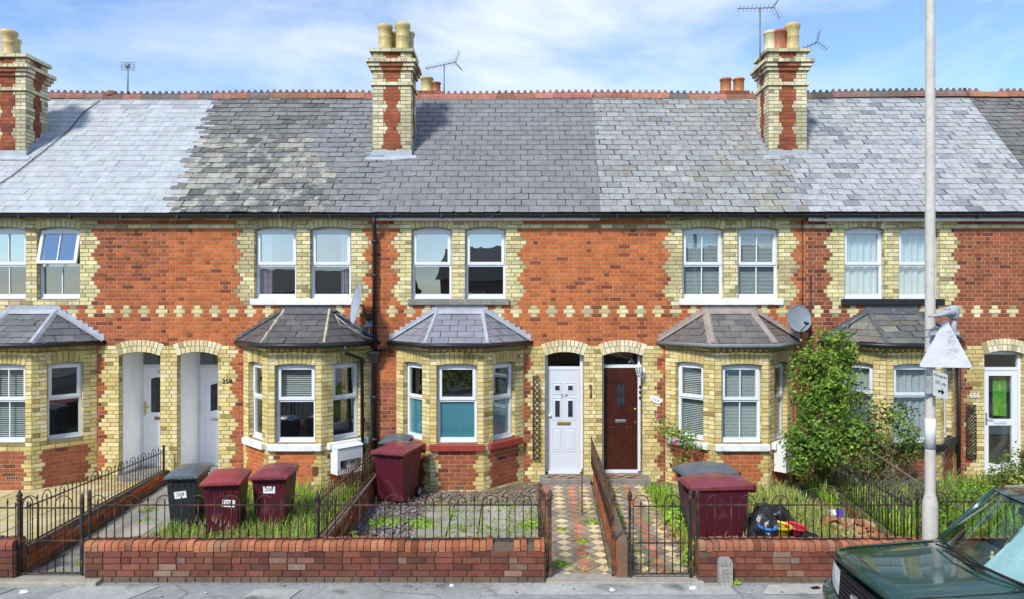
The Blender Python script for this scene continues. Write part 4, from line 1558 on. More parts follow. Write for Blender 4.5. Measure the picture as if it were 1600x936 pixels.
cable('wall_cable', [(5.52, -0.02, 4.98), (5.53, -0.02, 4.0), (5.52, -0.02, 3.3), (5.50, -0.02, 2.6), (5.50, -0.02, 1.0)], 0.009, M_BLACK, HO[3])
cable('wall_cable', [(5.68, -0.02, 3.9), (5.68, -0.02, 3.0), (5.66, -0.02, 1.5)], 0.014, M_BLACK, HO[4])
cable('wall_cable', [(-2.72, -0.02, 2.95), (-2.68, -0.03, 2.3), (-2.70, -0.03, 1.4), (-2.66, -0.03, 0.7)], 0.006, M_WHITE, HO[1])
cable('roof_cable', [tuple(ROOF.p(x, 0.03, s)) for x, s in ((-9.62, 4.35), (-9.75, 3.8), (-9.7, 3.0), (-9.85, 2.0), (-10.0, 1.2), (-10.2, 0.6), (-10.35, 0.1))], 0.010, M_BLACK, HO[0])
cable('roof_cable', [tuple(ROOF.p(x, 0.03, s)) for x, s in ((5.95, 2.2), (6.05, 1.6), (5.95, 1.2), (6.1, 0.7), (6.0, 0.1))], 0.008, mat('grey_cable', (0.16, 0.17, 0.18), 0.7), HO[4])

text_mesh('house_number', '258', 0.125, FAC, -5.42, 0.012, 1.89, M_INK, HO[1], 0.005, space=1.05)
text_mesh('house_number', '666', 0.135, FAC, 8.80, 0.012, 1.62, M_WHITE, HO[4], 0.008, space=0.98)
# oval plaque
pm = MB()
n = 28
cxp, czp = 2.735, 1.545
pl = []
for k in range(n):
    a = 2 * PI * k / n
    X, Z = 0.115 * math.cos(a), 0.062 * math.sin(a)
    pl.append((X * math.cos(-0.42) - Z * math.sin(-0.42), X * math.sin(-0.42) + Z * math.cos(-0.42)))
pm.face([FAC.p(cxp + x, 0.030, czp + z) for x, z in pl])
for k in range(n):
    p, q = pl[k], pl[(k + 1) % n]
    pm.face([FAC.p(cxp + p[0] * 1.04, 0.008, czp + p[1] * 1.04), FAC.p(cxp + q[0] * 1.04, 0.008, czp + q[1] * 1.04), FAC.p(cxp + q[0], 0.030, czp + q[1]), FAC.p(cxp + p[0], 0.030, czp + p[1])])
pq = pm.build('number_plaque', M_WHITE, HO[3])
text_mesh('lettering', '35A', 0.062, FAC, cxp, 0.031, czp, M_INK, pq, 0.001, rot=-0.42, space=1.5)
# bell pushes on the brown door's frame
bm_ = MB()
for z in (1.76, 1.66, 1.55):
    bm_.box(FAC, 2.455, 2.48, -0.2, -0.185, z - 0.025, z + 0.025)
bm_.build('bell_push', M_BLACK, HO[3])
# air bricks
for (hx, fr, x, z) in ((HO[2], bay_frames(-0.99)[1][0], 0.52, 0.07), (HO[0], bay_frames(-9.11)[1][0], 0.62, 0.24)):
    mb = MB()
    mb.box(fr, x - 0.11, x + 0.11, 0.0, 0.012, z - 0.035, z + 0.035, 0, (0.30, 0.2, 0.13))
    for k in range(5):
        mb.box(fr, x - 0.09 + k * 0.04, x - 0.07 + k * 0.04, 0.011, 0.0135, z - 0.02, z + 0.02, 0, (0.01, 0.01, 0.01))
    mb.build('air_brick', M_BRICK, hx)
# rusty cover plate on 258's bay, rust stain iron on the pier
mb = MB()
fr = bay_frames(-3.9)[1][0]
mb.box(fr, 0.80, 0.90, 0.006, 0.02, 0.30, 0.45)
mb.build('cover_plate', mat('rust_plate', (0.14, 0.055, 0.03), 0.8), HO[1])
mb = MB()
mb.tube([(1.49, -0.02, 1.83), (1.50, -0.03, 1.7), (1.495, -0.02, 1.58)], 0.012, 6)
mb.box(FAC, 1.47, 1.51, 0.005, 0.02, 1.77, 1.83)
mb.build('gate_hook', mat('rust_plate', (0.14, 0.055, 0.03), 0.8), HO[2])
# ------------------------------------------------------------------ ground
YW = -4.67            # front face of the garden walls


def sheet(name, x0, x1, y0, y1, z, m, kind='structure', col=(1, 1, 1)):
    mb = MB()
    mb.face([(x0, y0, z), (x1, y0, z), (x1, y1, z), (x0, y1, z)], 0, col)
    o = mb.build(name, m)
    return tag(o, kind=kind)


sheet('ground', -150, 150, -150, 150, -0.16, M_SOIL)
sheet('road', -150, 150, -12.5, -5.72, -0.11, M_ASPH, col=(0.065, 0.068, 0.07))
mb = MB()
mb.box(Fr(), -150, 150, 5.57, 5.72, -0.3, 0.006, 0, (0.30, 0.30, 0.28))
tag(mb.build('kerb', M_PAVE), kind='structure')
mb = MB()
mb.box(Fr(), -150, 150, 12.5, 12.65, -0.3, 0.006, 0, (0.30, 0.30, 0.28))
mb.box(Fr(), -150, 150, 12.65, 15.0, -0.3, 0.0, 0, (0.14, 0.145, 0.14))
tag(mb.build('far_pavement', M_PAVE), kind='structure')
# pavement: grey-green asphalt with paler relaid patches
mb = MB()
mb.box(Fr(), -150, 150, 4.2, 5.57, -0.3, 0.0, 0, (0.29, 0.30, 0.30))
tag(mb.build('pavement', M_ASPH), kind='structure')
mb = MB()
PZ = [0.003]
def patch(x0, x1, y0, y1, c, sk=0.0):
    PZ[0] += 0.0012
    z = PZ[0]
    mb.face([(x0 + sk, -y1, z), (x1 + sk, -y1, z), (x1 - sk * .5, -y0, z), (x0 - sk * .5, -y0, z)], 0, c)
patch(-0.35, 2.62, 4.70, 5.03, (0.40, 0.40, 0.375))
patch(-2.25, -0.35, 4.72, 5.5, (0.30, 0.31, 0.30), sk=-0.1)
patch(3.05, 4.0, 4.74, 5.02, (0.44, 0.435, 0.41), sk=-0.12)
patch(-5.35, -4.35, 4.80, 5.5, (0.37, 0.375, 0.365), sk=-0.25)
patch(-6.9, -6.0, 4.85, 5.5, (0.23, 0.24, 0.235), sk=-0.2)
patch(-3.1, -2.55, 4.9, 5.5, (0.40, 0.40, 0.375), sk=-0.1)
patch(-8.2, -7.1, 4.7, 5.5, (0.25, 0.255, 0.25), sk=-0.2)
tag(mb.build('pavement_patch', M_ASPH), kind='structure')
# hairline cracks and trench edges in the asphalt
for (pts) in ([(-7.6, -4.8), (-7.2, -5.1), (-7.25, -5.5)], [(-4.1, -4.72), (-3.8, -5.0), (-3.9, -5.5)], [(-1.7, -4.7), (-1.5, -4.95), (-0.9, -5.05), (-0.5, -5.5)], [(2.62, -4.72), (2.68, -5.03), (2.62, -5.5)], [(-5.0, -5.2), (-4.2, -5.15), (-3.2, -5.22)]):
    cm = MB()
    cm.tube([(x, y, 0.008) for x, y in pts], 0.0032, 4)
    tag(cm.build('pavement_crack', mat('tar', (0.13, 0.13, 0.125), 0.9)), kind='structure')
mb = MB()
for _ in range(70):
    x, y, s = rnd.uniform(-7.5, 5), rnd.uniform(-5.5, -4.75), rnd.uniform(0.008, 0.022)
    mb.face([(x + s * math.cos(k * 1.05), y + s * math.sin(k * 1.05), 0.0125) for k in range(6)], 0, jit(rnd.choice([(0.12, 0.12, 0.115), (0.42, 0.42, 0.40)]), 0.2))
tag(mb.build('gum_spots', M_ASPH), 'old flattened chewing gum spots on the pavement', 'stain', kind='stuff')
# gritty strip where the wall meets the pavement
mb = MB()
for _ in range(1500):
    x = rnd.uniform(-6.2, 5.2)
    y = YW - abs(rnd.gauss(0, 0.055)) - 0.01
    if -5.2 > x > -6.1: y -= 0.05
    s = rnd.uniform(0.004, 0.014)
    a = rnd.uniform(0, PI)
    c = jit(rnd.choice([(0.36, 0.30, 0.18), (0.25, 0.21, 0.14), (0.42, 0.38, 0.28), (0.16, 0.13, 0.09)]), 0.2)
    mb.face([(x + s * math.cos(a + k * 2.1), y + s * math.sin(a + k * 2.1) * 0.8, 0.007 + rnd.uniform(0, .006)) for k in range(3)], 0, c)
tag(mb.build('litter_of_dust', M_CHIP), 'dry dust and leaf crumbs along the foot of the garden walls', 'debris', kind='stuff')

# garden floors (soil), slightly uneven
def soil(name, x0, x1, y0, y1, z, col_m, amp=0.02):
    mb = MB()
    nx, ny = int((x1 - x0) / 0.15) + 1, int((y1 - y0) / 0.15) + 1
    P = lambda i, j: (x0 + (x1 - x0) * i / nx, y0 + (y1 - y0) * j / ny)
    i0 = len(mb.v)
    for j in range(ny + 1):
        for i in range(nx + 1):
            x, y = P(i, j)
            mb.v.append((x, y, z + amp * nz2(x, y, 1.9, 2.2)))
    for j in range(ny):
        for i in range(nx):
            a = i0 + j * (nx + 1) + i
            mb.idx((a, a + 1, a + nx + 2, a + nx + 1), 0, (1, 1, 1), True)
    return tag(mb.build(name, col_m), kind='structure')


soil('garden_ground', -14.0, 16.0, -4.55, 0.35, -0.02, M_SOIL)


def pavers(name, x0, x1, y0, y1, w, h, cols, z, gap=0.012, bond=0.0, skew0=0.0, skew1=0.0):
    """flags laid in rows; skew0/1 shift the left/right edge at the street end"""
    mb = MB()
    ny = int(round((y1 - y0) / h))
    for j in range(ny):
        ya, yb = y0 + j * h, y0 + (j + 1) * h
        x = x0 - w + (w * bond if j % 2 else 0)
        while x < x1 + 0.5:
            t = (y1 - ya) / (y1 - y0)
            L_, R_ = x0 + skew0 * t, x1 + skew1 * t
            p, q = max(x, L_), min(x + w, R_)
            if q - p > 0.05:
                zz = z + rnd.uniform(-0.004, 0.004)
                c = jit(rnd.choice(cols), 0.09)
                mb.box(Fr(), p + gap / 2, q - gap / 2, -(yb - gap / 2), -(ya + gap / 2), z - 0.04, zz, 0, c, skip='b')
            x += w
    return mb.build(name, M_PAVE)


# yellow flags in front of the first bay, concrete path to the next door
tag(pavers('paved_yard', -10.2, -6.75, -4.4, -0.05, 0.45, 0.45, [(0.46, 0.38, 0.19), (0.50, 0.43, 0.24), (0.42, 0.35, 0.18)], 0.02, skew0=0, skew1=0.55), kind='structure')
tag(pavers('path', -6.48, -5.45, -4.45, -0.02, 1.1, 0.62, [(0.30, 0.285, 0.23), (0.33, 0.31, 0.26)], 0.02, skew0=0.46, skew1=0.35), kind='structure')
# flags in the next garden
tag(pavers('paved_yard', -1.42, 0.42, -4.36, -1.56, 0.46, 0.40, [(0.33, 0.31, 0.25), (0.38, 0.36, 0.29), (0.28, 0.265, 0.22)], 0.015, gap=0.025, skew0=-0.1), kind='structure')


def tiled_path(x0a, x1a, x0b, x1b, ya, yb, phase, z):
    """diamond laid quarry tiles; a = street end, b = door end"""
    mb = MB()
    red, blk, buf = (0.50, 0.215, 0.125), (0.28, 0.24, 0.195), (0.65, 0.53, 0.30)
    p = 0.235
    seq = (red, blk, buf, blk)
    reg = [(x0a, ya), (x1a, ya), (x1b, yb), (x0b, yb)]
    mb.face([(x, y, z - 0.004) for x, y in reg], 0, (0.20, 0.17, 0.12))
    lean = ((x0b + x1b) - (x0a + x1a)) / 2 / (yb - ya)
    nk = int((max(x1a, x1b) - min(x0a, x0b)) / (p / 2)) + 6
    nj = int((yb - ya) / p) + 3
    for k in range(-3, nk):
        for j in range(-1, nj):
            cy_ = ya + j * p + (p / 2 if k % 2 else 0)
            cx_ = min(x0a, x0b) + phase + k * p / 2 + lean * (cy_ - ya)
            h = p / 2 - 0.006
            poly = clip_to([(cx_ - h, cy_), (cx_, cy_ - h), (cx_ + h, cy_), (cx_, cy_ + h)], reg)
            if len(poly) < 3:
                continue
            c = jit(seq[k % 4], 0.22, 0.06)
            if nz2(cx_, cy_, 1.6, 6) > 0.22:
                c = mixc(c, (0.22, 0.19, 0.12), 0.55)
            zz = z + rnd.uniform(-0.002, 0.004)
            mb.face([(x, y, zz) for x, y in poly], 0, c)
    return tag(mb.build('tiled_path', M_TILE), kind='structure')


tiled_path(0.46, 1.22, 0.52, 1.47, -4.50, -0.32, 0.0, 0.012)
tiled_path(1.42, 2.26, 1.62, 2.50, -4.50, -0.32, 0.0, 0.012)
# thresholds at the gates
mb = MB()
mb.box(Fr(), 0.42, 2.33, 4.47, 4.74, -0.1, 0.028, 0, (0.33, 0.31, 0.26))
tag(mb.build('gate_threshold', M_PAVE, bevel=0.01), kind='structure')
mb = MB()
mb.box(Fr(), -6.30, -5.00, 4.47, 4.80, -0.1, 0.05, 0, (0.33, 0.31, 0.25))
tag(mb.build('gate_threshold', M_PAVE, bevel=0.012), kind='structure')


# ------------------------------------------------------------------ low garden walls
def low_wall(name, label, p0, p1, h0, h1, th=0.22, cap=True, pal='dull', grp=None, ruin=None, cap_col=None, kind_cap='brick'):
    """p0 -> p1 along the base of the visible face; the body lies behind that face"""
    p0, p1 = Vector((*p0, 0)), Vector((*p1, 0))
    u = (p1 - p0)
    L = u.length
    u.normalize()
    n = Vector((u.y, -u.x, 0))
    fr = Fr(p0, u, n)
    root = thing(name, label, 'garden wall', p0.lerp(p1, 0.5), grp)
    mb = MB()
    ch = 0.11 if cap else 0.0
    H = lambda x: h0 + (h1 - h0) * x / L
    mb.face([fr.p(0, 0, -0.05), fr.p(L, 0, -0.05), fr.p(L, 0, H(L) - ch), fr.p(0, 0, H(0) - ch)], 0, (0.12, 0.095, 0.07))
    mb.face([fr.p(L, -th, -0.05), fr.p(0, -th, -0.05), fr.p(0, -th, H(0) - ch), fr.p(L, -th, H(L) - ch)], 0, (0.2, 0.14, 0.10))
    mb.face([fr.p(0, 0, H(0) - ch), fr.p(L, 0, H(L) - ch), fr.p(L, -th, H(L) - ch), fr.p(0, -th, H(0) - ch)], 0, (0.2, 0.14, 0.1))
    for (x, sg) in ((0, -1), (L, 1)):
        mb.face([fr.p(x, 0, -0.05), fr.p(x, 0, H(x) - ch), fr.p(x, -th, H(x) - ch), fr.p(x, -th, -0.05)], 0, (0.2, 0.12, 0.08))
    rc = red_col(pal)
    def colf(x, z):
        c = jit(rc(x, z), 0.2, 0.06)
        k = nz2(x, z * 2, 1.4, 9)
        if z < 0.05: c = mixc(c, (0.13, 0.125, 0.09), 0.65)
        elif k > 0.3 and rnd.random() < 0.5: c = mixc(c, (0.33, 0.27, 0.20), rnd.uniform(0.1, 0.6))
        return c
    nn = 0
    Cw = 0.079
    z = -0.01
    while z < max(h0, h1) - ch - 0.02:
        xa, xb = 0.0, L
        if h0 != h1:
            # only as far as the sloping top reaches
            t = (z + Cw + ch - h0) / (h1 - h0)
            if h1 < h0: xb = min(L, max(0, t * L))
            else: xa = max(0, min(L, t * L))
        if ruin: 
            xa, xb = ruin(z, xa, xb)
        z1 = min(z + Cw, max(h0, h1) - ch + 0.004)
        if xb - xa > 0.06 and z1 - z > 0.03:
            # joints wander a little, bricks differ in how far they stand out
            course(mb, fr, xa, xb, nn, colf, jit((0.09, 0.072, 0.052), 0.3), 'stretch' if nn % 3 else 'flem', 0.05 * (nn % 2), z, z1, d=0.001, proud=0.012)
        if abs(p0.y - p1.y) < 0.3 and th > 0.12:
            for fx, sgn in ((L, 1),):
                f2 = Fr(fr.p(fx, 0, 0), -n, u)
                course(mb, f2, 0.0, th, nn, colf, (0.15, 0.12, 0.085), 'stretch', 0, z, z1, d=0.001, proud=0.01)
            f2 = Fr(fr.p(0, 0, 0), -n, -u)
            course(mb, f2, 0.0, th, nn, colf, (0.15, 0.12, 0.085), 'stretch', 0, z, z1, d=0.001, proud=0.01)
        z += Cw
        nn += 1
    mb.build('brickwork', M_BRICK, root)
    if cap:
        cm = MB()
        x = 0.0
        cw = 0.083
        rco = cap_col or (0.36, 0.12, 0.055)
        while x < L - 0.03:
            xe = min(x + cw, L)
            c = jit(rco, 0.22, 0.08)
            if rnd.random() < 0.12: c = mixc(c, (0.30, 0.22, 0.15), 0.35)
            if rnd.random() < 0.1: c = mul(c, 0.6)
            zz = H((x + xe) / 2) - ch
            dz = rnd.uniform(-0.009, 0.009) + 0.016 * nz2(x, 0, 1.1, 3)
            if ruin and not ruin('cap', x, xe):
                x = xe
                continue
            # bullnose brick on edge
            prof = [(0.020, 0.004), (0.022, ch * 0.55), (0.010, ch * 0.85), (-0.025, ch), (-th + 0.03, ch), (-th - 0.01, ch * 0.6), (-th - 0.012, 0.004)]
            a, b = x + 0.005, xe - 0.005
            P0 = [fr.p(a, d, zz + q + dz) for d, q in prof]
            P1 = [fr.p(b, d, zz + q + dz) for d, q in prof]
            for k in range(len(prof) - 1):
                cm.face([P0[k], P1[k], P1[k + 1], P0[k + 1]], 0, c, True)
            cm.face(P0[::-1], 0, c)
            cm.face(P1, 0, c)
            x = xe
        cm.face([fr.p(0, 0.004, H(0) - ch), fr.p(L, 0.004, H(L) - ch), fr.p(L, 0.004, H(L) - 0.03), fr.p(0, 0.004, H(0) - 0.03)], 0, (0.14, 0.11, 0.08))
        cm.face([fr.p(0, 0.002, H(0) - 0.03), fr.p(L, 0.002, H(L) - 0.03), fr.p(L, -th, H(L) - 0.03), fr.p(0, -th, H(0) - 0.03)], 0, (0.14, 0.11, 0.08))
        cm.build('coping', M_BRICK, root)
    return root


def ruin_a(z, xa, xb):
    if z == 'cap':
        return not (xa > 4.95 and xa < 5.2) and not (xa > 5.32 and xa < 5.44)
    return xa, xb


def ruin_b(z, xa, xb):
    if z == 'cap':
        return True
    return (max(xa, 0.10) if z > 0.25 else (max(xa, 0.0))), xb


low_wall('garden_wall', 'long low brick wall with orange bullnose coping in front of the bins', (-5.21, YW), (0.40, YW), 0.49, 0.49, ruin=ruin_a, cap_col=(0.36, 0.135, 0.07))
low_wall('garden_wall', 'low brick wall with orange coping behind the gas marker stone', (2.28, YW), (9.9, YW), 0.49, 0.49, ruin=ruin_b, cap_col=(0.33, 0.13, 0.075))
low_wall('garden_wall', 'short end of a brick wall beside the shut gate at the photo edge', (-9.9, YW), (-6.08, YW), 0.50, 0.50, cap_col=(0.25, 0.09, 0.06))
low_wall('garden_wall', 'brick dividing wall sloping down to the pier between the recessed porches', (-6.10, -4.45), (-6.53, -0.02), 0.33, 0.22, th=0.11, cap=False, pal='mid')
low_wall('garden_wall', 'brick dividing wall between the long grass and the slate chippings', (-2.38, -4.44), (-2.38, -0.85), 0.40, 0.36, th=0.11, cap=False, pal='brown')
low_wall('garden_wall', 'narrow brick wall between the two tiled paths', (1.52, -0.30), (1.30, -4.60), 0.42, 0.47, th=0.12, cap=False, pal='mid')
low_wall('garden_wall', 'brick dividing wall under the dark railing behind the leafless twigs', (5.62, -0.2), (5.06, -4.44), 0.14, 0.16, th=0.11, cap=False, pal='brown')


# ------------------------------------------------------------------ railings
_spear = None


def railing(label, p0, p1, z0a, z0b, hgt, hgtb=None, pitch=0.1025, name='railing', cat='railing', hoops=True, m=None, knob_ends=True, phase=0, r=0.0068, hoop_rise=0.10, lower=None, drop_bars=False, prongs=True):
    """p0,p1 plan ends; z0a/z0b bottom rail height at the two ends; hgt = top rail above bottom rail"""
    m = m or M_IRON
    hgtb = hgt if hgtb is None else hgtb
    A, B = Vector((*p0, z0a)), Vector((*p1, z0b))
    root = thing(name, label, cat, A)
    u = Vector((B.x - A.x, B.y - A.y, 0))
    L = u.length
    u.normalize()
    pt = lambda x, h: Vector((A.x, A.y, 0)) + u * x + Vector((0, 0, z0a + (z0b - z0a) * x / L + h))
    ht = lambda x: hgt + (hgtb - hgt) * x / L
    side = Vector((u.y, -u.x, 0))
    def rail(nm, f):
        mb = MB()
        a, b = pt(0, f(0)), pt(L, f(L))
        w = Vector((0, 0, 0.006))
        s = side * 0.013
        q = [a - s - w, a + s - w, a + s + w, a - s + w, b - s - w, b + s - w, b + s + w, b - s + w]
        mb.v += [tuple(x) for x in q]
        for f_ in ((0, 1, 5, 4), (1, 2, 6, 5), (2, 3, 7, 6), (3, 0, 4, 7), (0, 3, 2, 1), (4, 5, 6, 7)):
            mb.idx(f_)
        mb.build(nm, m, root)
    rail('bottom_rail', lambda x: 0.0)
    rail('top_rail', ht)
    if lower:
        rail('middle_rail', lambda x: lower)
    nb = int(round(L / pitch))
    pitch = L / nb
    spear = hoop = None
    for k in range(0, nb + 1):
        x = k * pitch
        t = (k + phase) % 4
        base = pt(x, 0)
        H = ht(x)
        if hoops and t == 0 and x + 2 * pitch <= L + 0.001:
            mb = MB()
            pts = [pt(x, 0)]
            n = 10
            for q in range(n + 1):
                a = PI * q / n
                xx = x + pitch - pitch * math.cos(a)
                pts.append(pt(xx, ht(xx) + (hoop_rise - pitch if hoop_rise > pitch else 0) + math.sin(a) * min(pitch, hoop_rise) + 0.02))
            pts.append(pt(x + 2 * pitch, 0))
            mb.tube(pts, r, 6)
            mb.build('hoop', m, root)
        elif hoops and t == 2 and x >= 2 * pitch - 0.001:
            continue
        else:
            # upright with a spear point
            top = H + (0.085 if t == 3 or not hoops else 0.05)
            mb = MB()
            mb.tube([base, pt(x, top - 0.05)], r, 6)
            c = pt(x, 0)
            mb.lathe((c.x, c.y, c.z), [(r, top - 0.055), (r * 1.5, top - 0.05), (r, top - 0.045), (r * 1.9, top - 0.02), (r * 1.5, top), (r * 0.3, top + 0.03)], 6)
            mb.build('baluster', m, root)
    return root


# front railings on the walls
ZR = 0.50
posts = []
def post(parent, x, y, z0, z1, r=0.013, m=None, fin=True):
    mb = MB()
    mb.box(Fr((x, y, 0)), -r, r, -r, r, z0, z1)
    if fin:
        mb.lathe((x, y, z1), [(r * 1.3, 0), (r * 2.4, 0.012), (r * 1.2, 0.03), (r * 2.2, 0.055), (r * 1.6, 0.075), (r * 0.3, 0.13)], 8)
    return mb.build('post', m or M_IRON, parent)


r1 = railing('hooped iron railing on the wall in front of the three house 258 bins', (-5.21, -4.58), (-2.43, -4.58), ZR, ZR, 0.415)
post(r1, -5.21, -4.58, 0.40, 0.98)
r2 = railing('hooped iron railing on the wall before the slate chippings and flags', (-2.38, -4.58), (0.34, -4.58), ZR, ZR, 0.415, m=M_IRON, phase=0)
post(r2, -2.40, -4.58, 0.40, 0.97)
r3 = railing('hooped iron railing on the wall in front of the rubbish and dry grass', (2.30, -4.58), (4.93, -4.58), ZR, ZR, 0.415, phase=3)
post(r3, 2.29, -4.58, 0.0, 1.0, 0.016)
r3b = railing('hooped iron railing on the wall behind the lamp post and the car', (5.06, -4.58), (9.8, -4.58), ZR, ZR, 0.455, phase=3)
post(r3b, 5.0, -4.58, 0.42, 0.99)
r0 = railing('hooped iron railing on the wall end beside the shut gate at the photo edge', (-9.8, -4.58), (-6.12, -4.58), ZR, ZR, 0.38)
# side railings on the dividing walls
r4 = railing('hooped iron railing running from the shut gate to the recessed porches', (-6.13, -4.45), (-6.53, -0.22), 0.36, 0.25, 0.47, 0.34)
post(r4, -6.53, -0.2, 0.2, 0.72, 0.016, fin=False)
r5 = railing('rusty railing between the long grass and the slate chippings', (-2.45, -0.9), (-2.45, -4.52), 0.375, 0.46, 0.35, 0.45, m=M_IRON_R, phase=1)
r6 = railing('rusty railing between the two tiled paths', (1.46, -0.42), (1.27, -4.42), 0.44, 0.49, 0.37, 0.42, m=M_IRON_R, hoops=False)
post(r6, 1.25, -4.55, 0.0, 0.97, 0.016, M_IRON_R)
post(r6, 1.12, -2.1, 0.02, 0.75, 0.009, M_IRON_R, fin=False).rotation_euler = (0, 0, 0)
r7 = railing('dark hooped railing half buried under the leafless twigs', (5.60, -0.4), (5.00, -4.45), 0.24, 0.36, 0.42, 0.5)
# gates
g1 = railing('shut iron gate with two hoops at the foot of the concrete path', (-6.03, -4.60), (-5.31, -4.60), 0.085, 0.085, 0.80, name='garden_gate', cat='gate', phase=0, lower=0.40, pitch=0.103, hoop_rise=0.13)
post(g1, -6.06, -4.60, 0.04, 0.98, 0.018); post(g1, -5.29, -4.60, 0.06, 0.94, 0.013)
g2 = railing('shut iron gate with two hoops across the second tiled path', (1.49, -4.60), (2.17, -4.60), 0.075, 0.075, 0.83, name='garden_gate', cat='gate', phase=0, lower=0.38, pitch=0.097, hoop_rise=0.12)
post(g2, 1.45, -4.60, 0.04, 0.98, 0.016); post(g2, 2.20, -4.60, 0.02, 1.0, 0.016)
g3 = railing('open iron gate swung back beside the end of the long wall', (0.45, -4.56), (0.36, -3.72), 0.08, 0.08, 0.80, name='garden_gate', cat='gate', phase=0, lower=0.38, m=M_IRON_R, pitch=0.105, hoop_rise=0.12)
post(g3, 0.47, -4.58, 0.02, 0.98, 0.018, M_IRON_R)
# ------------------------------------------------------------------ wheelie bins
M_BIN_RED = mat('maroon_bin_plastic', (0.085, 0.010, 0.022), 0.42, 0.45, var=0.12, rust=(0.15, 0.045, 0.055), rust_lo=0.54, rust_hi=0.75, rust_scale=5)
M_BIN_LID = mat('faded_maroon_lid', (0.19, 0.040, 0.052), 0.26, 0.55, var=0.2)
M_BIN_LID2 = mat('pink_faded_lid', (0.27, 0.045, 0.05), 0.36, 0.5, var=0.15)
M_BIN_BLK = mat('charcoal_bin_plastic', (0.022, 0.025, 0.032), 0.45, 0.4, var=0.15)
M_BIN_LIDK = mat('grey_bin_lid', (0.10, 0.12, 0.135), 0.28, 0.5, var=0.15)
M_RUBBER = mat('rubber', (0.02, 0.02, 0.02), 0.8, 0.2)


